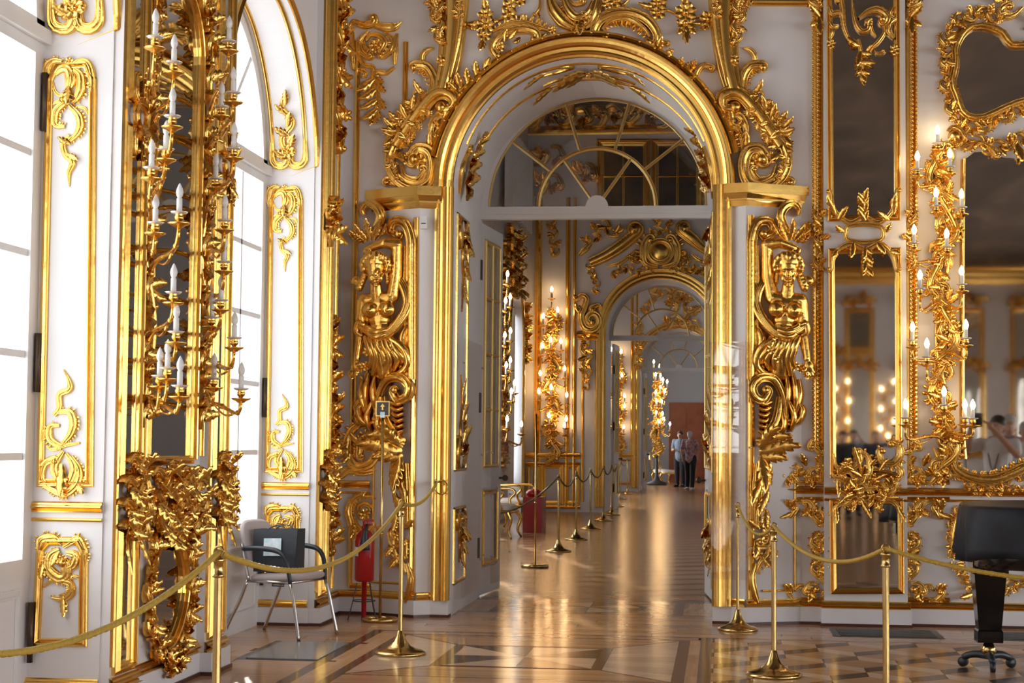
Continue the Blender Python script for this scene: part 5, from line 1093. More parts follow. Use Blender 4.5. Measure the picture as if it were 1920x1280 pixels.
# ---- gilded panels of the reveal, drawn on the near one
rp = thing('gilded_reveal_carving', SRV.hit(117, 925), 'tall gilded panel with leaf scrolls on the near window reveal', 'ornament', 'window reveal panels')
q = SRV.uvs([(168, 905), (76, 905), (93, 150), (108, 122), (163, 120), (175, 150)]); part('panel_moulding', moulding(SRV, q, .042, .024, closed=True), GOLDF, rp, False)
C = Carving('c', SRV, (117, 925), '', parent=rp, gain=1.0); C.fat = 1.4; zj = Z(40, 60, 8.0); zk = Z(0, 0, 2.0); zl = Z(0, 640, 2.0)
C.scroll(zj((410, 900), (385, 720), (410, 520), (500, 440), (620, 450)), 10, fringe=(1, 7, 8)); C.scroll(zj((780, 500), (880, 440), (1000, 480), (1060, 640), (1075, 900)), 9); C.scroll(zj((520, 640), (600, 560), (690, 560), (730, 640), (720, 800), (690, 880)), 11, 8); C.scroll(zj((760, 600), (770, 720), (730, 860)), 11, 9); C.scroll(zj((800, 560), (900, 660), (905, 850), (850, 990), (770, 1060)), 11, fringe=(1, 9, 8)); C.scroll(zj((480, 760), (510, 890), (590, 960), (670, 930)), 5, c1=(1, 3, .6)); C.scroll(zj((470, 1090), (560, 1040), (620, 1010)), 4); C.leaf(zj((720, 850))[0], zj((735, 1080))[0], 12, 0); C.flower(zj((735, 440))[0], 7, 6, 4); C.scroll(zj((830, 1120), (960, 1150), (1000, 1240)), 4)
C.scroll(zk((245, 385), (212, 420), (210, 470), (245, 475)), 9, fringe=(1, 8, 8), c0=(1, 4, .6)); C.scroll(zk((262, 395), (300, 440), (300, 490), (265, 530)), 9, fringe=(1, 7, 7)); C.scroll(zk((265, 510), (240, 540), (248, 580), (275, 610), (260, 650), (262, 700)), 7, taper=(.9, 1, .1)); C.leaf(zk((250, 580))[0], zk((292, 608))[0], 7); C.leaf(zk((265, 540))[0], zk((235, 515))[0], 7)
C.scroll(zl((240, 105), (262, 150), (262, 180), (225, 200), (225, 250), (205, 275)), 7, taper=(.1, 1, .8)); C.scroll(zl((215, 265), (265, 265), (278, 310), (265, 350), (235, 385)), 9, fringe=(1, 7, 7)); C.scroll(zl((225, 315), (190, 320), (190, 365), (230, 390), (250, 370)), 8, fringe=(-1, 7, 7)); C.scroll(zl((175, 390), (200, 405), (240, 390), (300, 380)), 5); C.scroll(zl((205, 440), (170, 460), (160, 510), (195, 560)), 8, c0=(-1, 4, .7)); C.scroll(zl((270, 430), (300, 480), (290, 535), (240, 570), (165, 540)), 9, fringe=(1, 7, 7)); C.scroll(zl((250, 420), (280, 470), (260, 530), (225, 530)), 9, 8); C.scroll(zl((240, 410), (205, 470), (225, 530)), 9, 8); C.leaf(zl((235, 470))[0], zl((240, 575))[0], 12, 0); C.leaf(zl((290, 540))[0], zl((312, 570))[0], 8)
rd = thing('gilded_dado_carving', SRV.hit(113, 1208), 'small gilded dado panel with scroll crest on the near window reveal', 'ornament', 'window reveal dado panels')
q = SRV.uvs([(156, 1204), (68, 1204), (76, 1030), (90, 1014), (148, 1014), (158, 1030)]); part('panel_moulding', moulding(SRV, q, .045, .026, closed=True), GOLDF, rd, False)
C = Carving('c', SRV, (113, 1208), '', parent=rd, gain=1.0); C.fat = 1.4
C.scroll(zl((150, 800), (155, 745), (205, 735), (235, 760)), 9, fringe=(1, 7, 7)); C.scroll(zl((240, 770), (295, 740), (318, 790), (315, 850)), 9, fringe=(1, 7, 7)); C.scroll(zl((225, 780), (190, 800), (185, 850), (225, 885), (250, 870), (250, 830)), 12, 9, c1=(1, 4, .6), fringe=(-1, 7, 7)); C.scroll(zl((250, 790), (285, 800), (275, 840), (245, 850)), 10, 9); C.scroll(zl((165, 920), (190, 900), (240, 890), (290, 880), (305, 905)), 5); C.scroll(zl((235, 895), (265, 905), (270, 940), (240, 965), (195, 960)), 8, taper=(1, 1, .3), fringe=(-1, 6, 7)); C.leaf(zl((240, 960))[0], zl((240, 1025))[0], 8, .1); C.flower(zl((240, 815))[0], 7, 6, 6); C.leaf(zl((165, 840))[0], zl((155, 880))[0], 8); C.leaf(zl((225, 790))[0], zl((200, 830))[0], 9)
for src, lab in ((rp, 'tall gilded panel with leaf scrolls on the far window reveal, above the grey chair'), (rd, 'small gilded dado panel with scroll crest behind the grey chair')):
    c = copy_tree(src); c.location.y += 4.3; c['label'] = lab
# ---- gilded lines round the arched heads of the window reveals
class WinReveal:
    def __init__(s, yc): s.yc = yc; s.r = WA-.001; s.n = np.array([0, 0, -1.0])
    def P(s, uv, w):
        uv = np.asarray(uv, float); w = np.asarray(w, float); Lq = s.r*np.pi/2; a = uv[..., 0]; th = np.pi/2-np.clip(a, -Lq, Lq)/s.r; ex = np.maximum(np.abs(a)-Lq, 0); rr = s.r-w
        return np.stack([uv[..., 1], s.yc+rr*np.cos(th), WZS+rr*np.sin(th)-ex], -1)
    def uvs(s, p): return np.array(p, float)
    def uv(s, x, y): return np.array([x, y])
    def hit(s, x, y, w=0): return s.P(np.array([x, y]), np.array(w))
for k_, yc in ((0, WY[1]), (1, WY[0])):
    W_ = WinReveal(yc); lw = WA*math.pi/2; t = thing('arch_soffit_panel', W_.P(np.array([lw, -3.3]), np.array(0.)), ('gilded lines and leaf drop round the head of the near window', 'gilded lines and leaf drop round the arched head of the far window')[k_], 'ornament')
    a = np.linspace(-lw+.26, lw-.26, 70)
    for x in (-3.43, -3.17): part('panel_line', sweep(W_, np.stack([a, np.full(70, x)], 1), .019, .02, 'bead'), GOLDF, t)
    C = RC('c', W_, (lw-.2, -3.3), '', parent=t, gain=.9)
    for sg in (1, -1):
        e_ = lw-.09
        C.scroll([(sg*(e_-.2), -3.43), (sg*(e_-.02), -3.42), (sg*e_, -3.33), (sg*(e_-.1), -3.3)], 11, c1=(-sg, 6, .6)); C.scroll([(sg*(e_-.2), -3.17), (sg*(e_-.02), -3.18), (sg*e_, -3.27), (sg*(e_-.1), -3.3)], 11, c1=(sg, 6, .6)); C.scroll([(sg*(e_-.05), -3.3), (sg*(e_-.2), -3.35), (sg*(e_-.32), -3.26), (sg*(e_-.45), -3.33), (sg*(e_-.58), -3.29)], 9, taper=(1, 1, .2))
        for j in range(6): C.leaf((sg*(e_-.05-j*.085), -3.3), (sg*(e_-.12-j*.09), -3.3+(.075-.007*j)*(1 if j % 2 else -1)), 13-j, .2)
        C.flower((sg*(e_-.1), -3.3), 10, 7, 5)
    part('arch_rim', moulding(SXP, np.concatenate([[(yc+WA+.02, WZS-.0)], arc(yc, WZS, WA+.02, 0, 180, 50)]), .05, .035), GOLDF, t, False)
# ---- mirror piers
yy = lambda px, py=600: SXP.uv(px, py)[0]
def pier(y0, y1, label_side, half=False):
    """one projecting mirrored strip of a pier between y0 and y1"""
    mb = MB(); X1 = XP+.05; mb.box(XP-.02, X1, y0, y1, 0, ZC); o = struct('trim_%d' % (16+len([1 for q in bpy.data.objects if q.name.startswith('trim_')])), mb, WHITE, label=label_side)
    pb = MB(); pb.box(XP-.01, X1+.05, y0-.02, y1+.02, .022, .135); part('plinth', pb, WHITE, o, False); pb = MB(); pb.box(XP-.01, X1+.06, y0-.03, y1+.03, 0, .022); part('floor_strip', pb, SKIRTW, o, False)
    part('base_moulding', moulding(SX(X1), [(y0-.02, .165), (y1+.02, .165)], .06, .05), GOLDF, o, False); part('edge_moulding', moulding(SX(X1), [(y0+.015, .25), (y0+.015, 6.5)], .03, .022, 'bead'), GOLDF, o, False); part('edge_moulding', moulding(SX(X1), [(y1-.015, .25), (y1-.015, 6.5)], .03, .022, 'bead'), GOLDF, o, False)
    return SX(X1)
def side_mirror(S, y0, y1, z0, z1, label, w=.055):
    q = [(y0, z0), (y1, z0), (y1, z1), (y0, z1)]; t = thing('pier_mirror', S.P(np.array([(y0+y1)/2, z0]), np.array(0.)), label, 'mirror')
    pane_poly(S, q, .008, MIRROR, t); part('frame', moulding(S, q, w, .04, 'frame', True), GOLDF, t, False)
A0, A1, B0, B1 = YR+.01, YR+.37, 10.155-.37, 10.145
SA = pier(A0, A1, 'mirrored strip of the near pier beside the reveal'); SB = pier(B0, B1, 'mirrored strip of the near pier beside the far window')
for (a, b_, S_, lab) in ((A0, A1, SA, 'on the near edge of the window pier'), (B0, B1, SB, 'on the far edge of the window pier')):
    side_mirror(S_, a+.055, b_-.055, 1.22, 3.0, 'narrow tall mirror strip '+lab); side_mirror(S_, a+.055, b_-.055, 3.16, 6.2, 'upper narrow mirror strip '+lab); side_mirror(S_, a+.055, b_-.055, .23, .92, 'narrow dado mirror strip '+lab)
    m_ = (a+b_)/2*U; C = Carving('gilded_mirror_clasp', Flat(S_, .03), (m_, 3.0*U), 'gilded leaf clasp between the mirror strips '+lab, gain=1.3); h_ = 3.08*U
    C.scroll([(m_-24, h_+45), (m_-22, h_+20), (m_, h_+26), (m_+22, h_+20), (m_+24, h_+45)], 8, c0=(-1, 4, .6), c1=(1, 4, .6)); C.scroll([(m_-24, h_-45), (m_-22, h_-20), (m_, h_-26), (m_+22, h_-20), (m_+24, h_-45)], 8, c0=(1, 4, .6), c1=(-1, 4, .6)); C.scroll([(m_-20, h_), (m_-14, h_+13), (m_+14, h_+13), (m_+20, h_), (m_+14, h_-13), (m_-14, h_-13), (m_-20, h_)], 7, taper=(1, 1, 1))
    for s_ in (1, -1):
        for j in range(3): C.leaf((m_, h_+s_*(18+j*12)), (m_+(8 if j % 2 else -8), h_+s_*(34+j*12)), 8, .2); C.leaf((m_+s_*16, h_+s_*8), (m_+s_*28, h_+s_*26), 8, .2)
    C = Carving('gilded_mirror_rocaille', Flat(S_, .02), (m_, 1.02*U), 'gilded rocaille bunch at the dado rail '+lab, gain=1.5)
    for i_, (zz_, ww) in enumerate(((1.24, 40), (1.13, 62), (1.02, 76), (.91, 60))): C.strip([(m_-ww*.6, zz_*U), (m_, zz_*U+8), (m_+ww*.6, zz_*U-4)], 30, seed=40+i_, lift=3)
    C.leaf((m_-22, .9*U), (m_-32, .72*U), 8, .1); C.leaf((m_+22, .9*U), (m_+32, .74*U), 8, .1)
# central mirror with arched head
Ym0, Ym1 = A1+.20, B0-.20; ymc = (Ym0+Ym1)/2; rr_ = (Ym1-Ym0)/2
cm = thing('pier_glass', (XP, ymc, 1.28), 'arched central mirror of the window pier behind the unlit candles', 'mirror')
q = np.concatenate([[(Ym0, 1.28), (Ym1, 1.28)], arc(ymc, 3.62, rr_, 0, 180, 25)]); pane_poly(SXP, q, .012, MIRROR, cm); part('frame', moulding(SXP, q, .05, .05, 'frame', True), GOLDF, cm, False)
q = np.array([(ymc+.30*rr_/.42*math.cos(a)*(1.0+.12*math.cos(2*a)), .56+.33*math.sin(a)) for a in np.linspace(0, 2*math.pi, 40, endpoint=False)])
om = thing('oval_dado_mirror', (XP, ymc, .22), 'oval dado mirror in a rocaille frame below the pier glass', 'mirror'); pane_poly(SXP, q, .012, MIRROR, om); part('frame', moulding(SXP, q, .05, .05, 'frame', True), GOLDF, om, False)
C = Carving('gilded_oval_surround', Flat(SXP, .02), (ymc*U, .2*U), 'gilded rocaille surround of the oval dado mirror', gain=1.4)
oc = lambda a, f: ((ymc+f*.36*rr_/.42*math.cos(math.radians(a)))*U, (.56+f*.36*math.sin(math.radians(a)))*U)
for i_, (a0, a1) in enumerate(((-60, 20), (20, 90), (90, 160), (160, 240), (240, 300))): C.strip([oc(a, 1.08) for a in np.linspace(a0, a1, 6)], 26, seed=50+i_, lift=2)
for i_ in range(3): C.strip([oc(245+i_*20, 1.05), oc(262+i_*8, 1.2), oc(280, 1.05)], 24, seed=57+i_, lift=8)
C = Carving('gilded_pier_rocaille', Flat(SXP, .03), (ymc*U, 1.0*U), 'massive gilded rocaille across the foot of the pier glass at the dado rail', gain=1.6)
for i_, (zz_, w_, sd) in enumerate(((1.17, .44, 2), (1.04, .46, 3), (.94, .42, 4), (.85, .26, 5))): C.strip([((ymc-w_)*U, zz_*U), ((ymc-w_*.4)*U, (zz_+.03)*U), ((ymc+w_*.4)*U, (zz_-.02)*U), ((ymc+w_)*U, zz_*U)], 34, seed=60+sd, lift=4)
rail_on(SXP, (A1, B0), 'trim_30', 'gilded dado rail on the near window pier'); o = struct('trim_31', moulding(SXP, [(A1, .165), (B0, .165)], .06, .04), GOLDF, label='gilded base moulding of the near window pier')
mb = MB(); mb.box(XP-.01, XP+.03, A1, B0, .022, .135); struct('baseboard_pier', mb, WHITE); mb = MB(); mb.box(XP-.01, XP+.04, A1, B0, 0, .022); struct('baseboard_pier_strip', mb, SKIRTW)
C = Carving('gilded_arch_crest', Flat(SXP, .03), (ymc*U, 3.9*U), 'gilded crest over the arched head of the pier glass', gain=1.5)
for a0, a1, sd in ((10, 90, 0), (90, 170, 1)): C.strip([((ymc+(rr_+.08)*math.cos(math.radians(a)))*U, (3.62+(rr_+.08)*math.sin(math.radians(a)))*U) for a in np.linspace(a0, a1, 6)], 34, seed=70+sd)
for i_ in range(3): C.strip([((ymc-.35+.1*i_)*U, (4.35+.16*i_)*U), (ymc*U, (4.25+.2*i_)*U), ((ymc+.35-.1*i_)*U, (4.35+.16*i_)*U)], 36, seed=74+i_)
# leaf strips that carry the sconces
for yc_, nm in ((A1+.1, 'near'), (B0-.1, 'far')):
    C = Carving('gilded_leaf_strip', Flat(SXP, .01), (yc_*U, 1.4*U), 'upright gilded leaf strip on the %s side of the pier glass' % nm, gain=1.4)
    zs_ = np.arange(1.45, 4.7, .34)
    for i_ in range(len(zs_)-1): C.strip([((yc_+.02*(-1)**i_)*U, zs_[i_]*U), ((yc_-.02*(-1)**i_)*U, zs_[i_+1]*U)], 34, seed=80+i_, lift=2)
    part('backing', moulding(SXP, [(yc_+.085, 1.3), (yc_+.085, 5.5)], .03, .03), GOLDF, C.root, False); part('backing', moulding(SXP, [(yc_-.085, 1.3), (yc_-.085, 5.5)], .03, .03), GOLDF, C.root, False)
# far half pier in the corner
P0, P1 = YR+4.3+.01, YR+4.3+.37
SP2 = pier(P0, P1, 'mirrored strip of the corner pier'); lab = 'in the corner beside the grey chair'
side_mirror(SP2, P0+.055, P1-.055, 1.22, 3.0, 'narrow tall mirror strip '+lab); side_mirror(SP2, P0+.055, P1-.055, 3.16, 6.2, 'upper narrow mirror strip '+lab); side_mirror(SP2, P0+.055, P1-.055, .23, .92, 'narrow dado mirror strip '+lab)
m_ = (P0+P1)/2*U; C = Carving('gilded_mirror_clasp', Flat(SP2, .03), (m_, 3.0*U), 'gilded leaf clasp between the mirror strips '+lab, gain=1.3); C.strip([(m_, 2.9*U), (m_, 3.25*U)], 46, seed=90); C.strip([(m_-20, 2.95*U), (m_-20, 3.2*U)], 24, seed=91)
C = Carving('gilded_mirror_rocaille', Flat(SP2, .02), (m_, 1.02*U), 'gilded rocaille bunch at the dado rail '+lab, gain=1.5)
for i_, (zz_, ww) in enumerate(((1.24, 40), (1.13, 62), (1.02, 76), (.91, 60))): C.strip([(m_-ww*.55, zz_*U), (m_, zz_*U+8), (m_+ww*.55, zz_*U-4)], 30, seed=40+i_, lift=3)
yv = (P1+13.3)/2; C = Carving('gilded_leaf_strip', Flat(SXP, .01), (yv*U, 1.2*U), 'gilded leaf spire rising from the dado rail in the corner', gain=1.3)
C.strip([((yv-.1)*U, 1.25*U), ((yv-.05)*U, 1.6*U), ((yv-.1)*U, 2.0*U), ((yv-.06)*U, 2.35*U)], 40, seed=92); C.strip([((yv+.1)*U, 1.25*U), ((yv+.05)*U, 1.5*U), (yv*U, 1.75*U)], 40, seed=93)
C = Carving('gilded_leaf_strip', Flat(SXP, .01), (yv*U, 3.7*U), 'gilded leaf drop hanging high in the corner by the arched window', gain=1.3)
C.strip([(yv*U, 5.2*U), ((yv+.05)*U, 4.7*U), ((yv-.06)*U, 4.3*U), (yv*U, 3.75*U)], 48, seed=94); C.strip([((yv+.15)*U, 5.1*U), ((yv+.12)*U, 4.6*U)], 40, seed=95)
C = Carving('gilded_leaf_drop', Flat(SXP, .01), (yv*U, .6*U), 'gilded leaf drop on the dado in the corner', gain=1.3)
C.strip([(yv*U, .93*U), ((yv+.03)*U, .75*U), ((yv-.03)*U, .5*U)], 44, seed=96); C.strip([((yv-.1)*U, .93*U), ((yv-.12)*U, .7*U)], 36, seed=97)
rail_on(SXP, (P1, YW), 'trim_32', 'gilded dado rail on the corner pier'); struct('trim_33', moulding(SXP, [(P1, .165), (YW, .165)], .06, .04), GOLDF, label='gilded base moulding of the corner pier')
mb = MB(); mb.box(XP-.01, XP+.03, P1, YW, .022, .135); struct('baseboard_corner', mb, WHITE); mb = MB(); mb.box(XP-.01, XP+.04, P1, YW, 0, .022); struct('baseboard_corner_strip', mb, SKIRTW)
o = struct('trim_34', moulding(SXP, [(13.25, 1.22), (13.25, 5.2)], .04, .03), GOLDF, label='upright gilded moulding of the corner pier'); part('dado_moulding', moulding(SXP, [(13.25, .22), (13.25, .93)], .04, .03), GOLDF, o, False)

# ---------------------------------------------------------------- candle sconces
def lathe_mesh(name, prof, seg=12): mb = MB(); mb.lathe(prof, seg=seg); return mb.mesh(name)
PAN_ME = lathe_mesh('drip_pan', [(0, -.012), (.018, -.010), (.030, .0), (.047, .006), (.056, .014), (.053, .016), (.03, .008), (.012, .012), (0, .012)])
CUP_ME = lathe_mesh('candle_cup', [(.009, 0), (.012, .010), (.021, .018), (.024, .032), (.018, .040), (.024, .048), (.022, .052), (0, .052)], 10)
BOB_ME = lathe_mesh('glass_collar', [(.017, .0), (.034, .004), (.044, .012), (.042, .014), (.032, .008), (.017, .006)], 12)
CAN_ME = lathe_mesh('candle', [(0, 0), (.0145, 0), (.0145, .076), (.010, .080), (0, .080)], 10)
BUL_ME = lathe_mesh('bulb', [(.009, 0), (.0165, .013), (.0195, .028), (.0165, .044), (.0095, .060), (.003, .072), (0, .075)], 8)
LIT_ME = BUL_ME.copy(); LIT_ME.name = 'lit_bulb'; FAR_ME = BUL_ME.copy(); LITF = mat('dim_lit_bulb', (1, .9, .7), .3, emit=(1.0, .66, .32), es=48.0)
for me_, m_ in ((PAN_ME, GOLD), (CUP_ME, GOLD), (BOB_ME, CRYSTAL), (CAN_ME, CANDLE), (BUL_ME, BULB), (LIT_ME, LIT), (FAR_ME, LITF)): me_.materials.append(m_)
def sconce(S, label, stem_u, z0, z1, candles, lit, group=None, scale=1.0, seed=0, leaves=True, metric=False, far=False):
    """candles = (px, py, d): centre of the bulb in the photo and how far it stands out from the wall"""
    root = thing('candle_sconce', S.P(np.array([stem_u, z0]), np.array(0.)), label, 'sconce', group); rng = random.Random(seed)
    zz_ = np.linspace(z0, z1, 40); us = stem_u+.05*scale*np.sin((zz_-z0)*4.5)
    mb = MB(); mb.tube([S.P(np.array([u, z]), np.array(.05+.02*math.sin(z*7))) for u, z in zip(us, zz_)], .016*scale, 8); part('stem', mb, GOLD, root)
    if leaves:
        C = Carving('c', Flat(S, .02), (stem_u*U, (z0+z1)/2*U), '', parent=root, gain=1.5); n = int((z1-z0)/.42)
        for i in range(n):
            a, b_ = z0+(z1-z0)*i/n, z0+(z1-z0)*(i+1)/n; s_ = (-1)**i; c_ = stem_u*U
            C.scroll([(c_-s_*14*scale, a*U), (c_+s_*24*scale, (a*.6+b_*.4)*U), (c_-s_*2, b_*U)], 10*scale, 13*scale, c0=(s_, 6*scale, .6), c1=(s_, 8*scale, .9), fringe=(-s_, 10*scale, 8*scale), lift=4)
            C.strip([(c_-s_*12, a*U), (c_+s_*10, (a+b_)/2*U), (c_-s_*8, b_*U)], 34*scale, seed=seed*7+i, lift=2)
    for (x, y, d) in candles:
        p = S.hit(x, y, d) if not metric else S.P(np.array([x, y]), np.array(d)); zb = p[2]-.172*scale
        pu = (p-np.array([S.o[0], S.o[1], 0]))@S.t; za = np.clip(zb-.02-rng.uniform(.0, .14), z0+.02, z1); du = pu-stem_u
        A = S.P(np.array([stem_u, za]), np.array(.05)); sink = rng.uniform(.10, .17)*scale
        B = S.P(np.array([stem_u+du*.35, za+.12*scale]), np.array(d*.45)); Cc = S.P(np.array([pu+du*.12, zb-sink*1.5]), np.array(d*1.06)); D = p.copy(); D[2] = zb
        P = bezier(A, B, Cc, D, 14); am = MB(); am.tube(P, np.linspace(.0155, .0095, 14)*scale, 7)
        am.ball(P[5], .018*scale, 6, 4); am.ball(P[10], .016*scale, 6, 4); P2 = P[3:9]+np.array([0, 0, -.012]); am.tube(P2+np.sin(np.linspace(0, np.pi, 6))[:, None]*np.array([0, 0, -.03*scale]), np.linspace(.004, .009, 6)*scale, 5)
        arm = part('arm', am, GOLD, root); o0 = np.array(root.location)
        for nm, me_, dz in ((('drip_pan', PAN_ME, 0), ('candle_cup', CUP_ME, .012), ('glass_collar', BOB_ME, .056)) if not far else (('drip_pan', PAN_ME, 0.03),))+(('candle', CAN_ME, .058), ('bulb', (FAR_ME if far else LIT_ME) if lit else BUL_ME, .137)):
            c = link(nm, me_, None, arm, Vector(np.array([p[0], p[1], zb+dz*scale])-o0)); c.scale = (scale,)*3
    return root
ust = SWL.uv(1766, 560)[0]
sconce(SWL, 'lit gilded candle sconce between the narrow mirror and the great mirror', ust, 1.2, 3.75,
       [(1758, 243, .15), (1720, 292, .25), (1781, 287, .25), (1755, 360, .3), (1803, 363, .28), (1714, 430, .3), (1775, 437, .36), (1725, 515, .36), (1803, 507, .3), (1711, 612, .3), (1811, 608, .34), (1738, 643, .4), (1770, 733, .42), (1698, 757, .36), (1824, 758, .36), (1809, 757, .30)], True, seed=4)
sconce(SXP, 'tall unlit candle sconce on the near side of the pier glass', A1+.1, 1.55, 4.9,
       [(292, 30, .34), (327, 78, .36), (324, 178, .42), (292, 378, .30), (337, 358, .46), (326, 508, .40), (331, 582, .42), (315, 650, .38), (338, 682, .50), (300, 665, .30), (285, 275, .3), (312, 240, .36)], False, seed=5, leaves=False)
sconce(SXP, 'tall unlit candle sconce on the far side of the pier glass, against the window', B0-.1, 1.55, 4.9,
       [(430, 42, .42), (438, 138, .46), (416, 165, .34), (439, 242, .48), (405, 300, .26), (422, 377, .40), (415, 527, .34), (440, 597, .46), (402, 674, .24), (453, 692, .52), (421, 455, .36), (398, 560, .22)], False, seed=6, leaves=False)
# ================================================================ THINGS IN THE HALL
ST_PROF = lambda H: [(0, 0), (.165, 0), (.170, .008), (.165, .018), (.150, .026), (.105, .036), (.070, .055), (.045, .085), (.028, .125), (.020, .15), (.0165, .155)]
def stanchion_parts(root, H, r=.0155, br=1.0, seg=20, knob=True):
    x, y = root.location.x, root.location.y
    mb = MB(); mb.lathe([(a*br if a > .02 else a, b_) for a, b_ in ST_PROF(H)], (x, y, 0), seg); part('base', mb, BRASS, root)
    mb = MB(); mb.lathe([(r, .15), (r, H-.07)], (x, y, 0), 12); part('pole', mb, BRASS, root)
    mb = MB(); mb.lathe([(r, H-.085), (r*1.45, H-.082), (r*1.45, H-.074), (r*1.2, H-.07), (r*1.15, H-.03), (r*1.5, H-.026), (r*1.5, H-.016), (r*.9, H-.01), (0, H-.006)], (x, y, 0), 12); part('collar', mb, BRASS, root)
    if knob:
        mb = MB(); a = np.linspace(0, 2*np.pi, 17); mb.tube([(x+.018*math.cos(t), y, H+.01+.018*math.sin(t)) for t in a], .0045, 6, cap=False); part('rope_ring', mb, BRASS, root)
def stanchion(x, y, H, label, group='brass stanchions in the hall', **k):
    t = thing('stanchion', (x, y, 0), label, 'stanchion', group); stanchion_parts(t, H, **k); return np.array([x, y, H+.008])
def rope(a, b_, sag, label, group, r=.011, n=40, m=None):
    a, b_ = np.array(a), np.array(b_); t = np.linspace(0, 1, n)[:, None]; P = a+(b_-a)*t; P[:, 2] -= sag*4*(t*(1-t))[:, 0]
    mb = MB(); mb.tube(P, r, 7); L = np.linalg.norm(b_-a); nt_ = int(L/.028); tt = np.linspace(0, 1, nt_*6)[:, None]; Q = a+(b_-a)*tt; Q[:, 2] -= sag*4*(tt*(1-tt))[:, 0]
    ph = np.linspace(0, nt_*2*np.pi/2, len(Q)); d = (b_-a)/L; u = np.cross(d, [0, 0, 1.0]); u /= np.linalg.norm(u); v = np.cross(u, d)
    if L < 9:
        for o in (0, np.pi): mb.tube(Q+(np.cos(ph+o)[:, None]*u+np.sin(ph+o)[:, None]*v)*r*.62, r*.55, 4, cap=False)
    return single('barrier_rope', mb, m or ROPE, label, 'rope', group)
p395 = onZ(395, 832+4410/6.0*1.0)  # stanchion with its foot below the picture
S1 = stanchion(-1.822, 6.0, .98, 'brass stanchion in the foreground before the mirrored pier')
b = onZ(750, 1226); S2 = stanchion(b[0], b[1], .985, 'brass stanchion in front of the doorcase nearer the windows')
b = onZ(1383, 1181); S3 = stanchion(b[0], b[1], .93, 'slim brass stanchion at the foot of the right doorcase', r=.012, br=.9)
b = onZ(1451, 1267); S4 = stanchion(b[0], b[1], .895, 'brass stanchion in front of the caryatid beside the narrow mirror')
S5 = stanchion(.80, 8.43, .89, 'brass stanchion cut by the lower edge, before the pilaster mirror', r=.0165)
S0 = stanchion(-2.45, 4.1, .98, 'brass stanchion just outside the picture at the near window'); S6 = stanchion(2.5, 8.1, .89, 'brass stanchion just outside the picture beyond the piano')
g = 'twisted gold barrier ropes'
rope(S0, S1, .25, 'gold rope rising from the lower left corner to the foreground stanchion', g); rope(S1, S2, .215, 'gold rope sagging in front of the grey chair', g)
hk = SY(13.24).hit(818, 906); rope(S2, hk, .075, 'gold rope running up to the hook on the door frame', g)
rope(S3, S4, .12, 'short gold rope between the two stanchions at the right doorcase', g, r=.009); rope(S4, S5, .13, 'gold rope sagging before the narrow pilaster mirror', g); rope(S5, S6, .13, 'gold rope passing in front of the covered piano', g)
t = thing('rope_hook', hk, 'brass ring hook on the gilded door frame holding the rope', 'hook'); mb = MB(); a = np.linspace(0, 2*np.pi, 25); mb.tube([hk+np.array([.045+.05*math.cos(q), -.03, -.03+.055*math.sin(q)]) for q in a], .007, 6, cap=False); part('ring', mb, BRASS, t); mb = MB(); mb.tube([hk+np.array([0, .06, .01]), hk+np.array([0, -.035, .01]), hk+np.array([.005, -.04, .035])], .008, 6); part('pin', mb, BRASS, t)

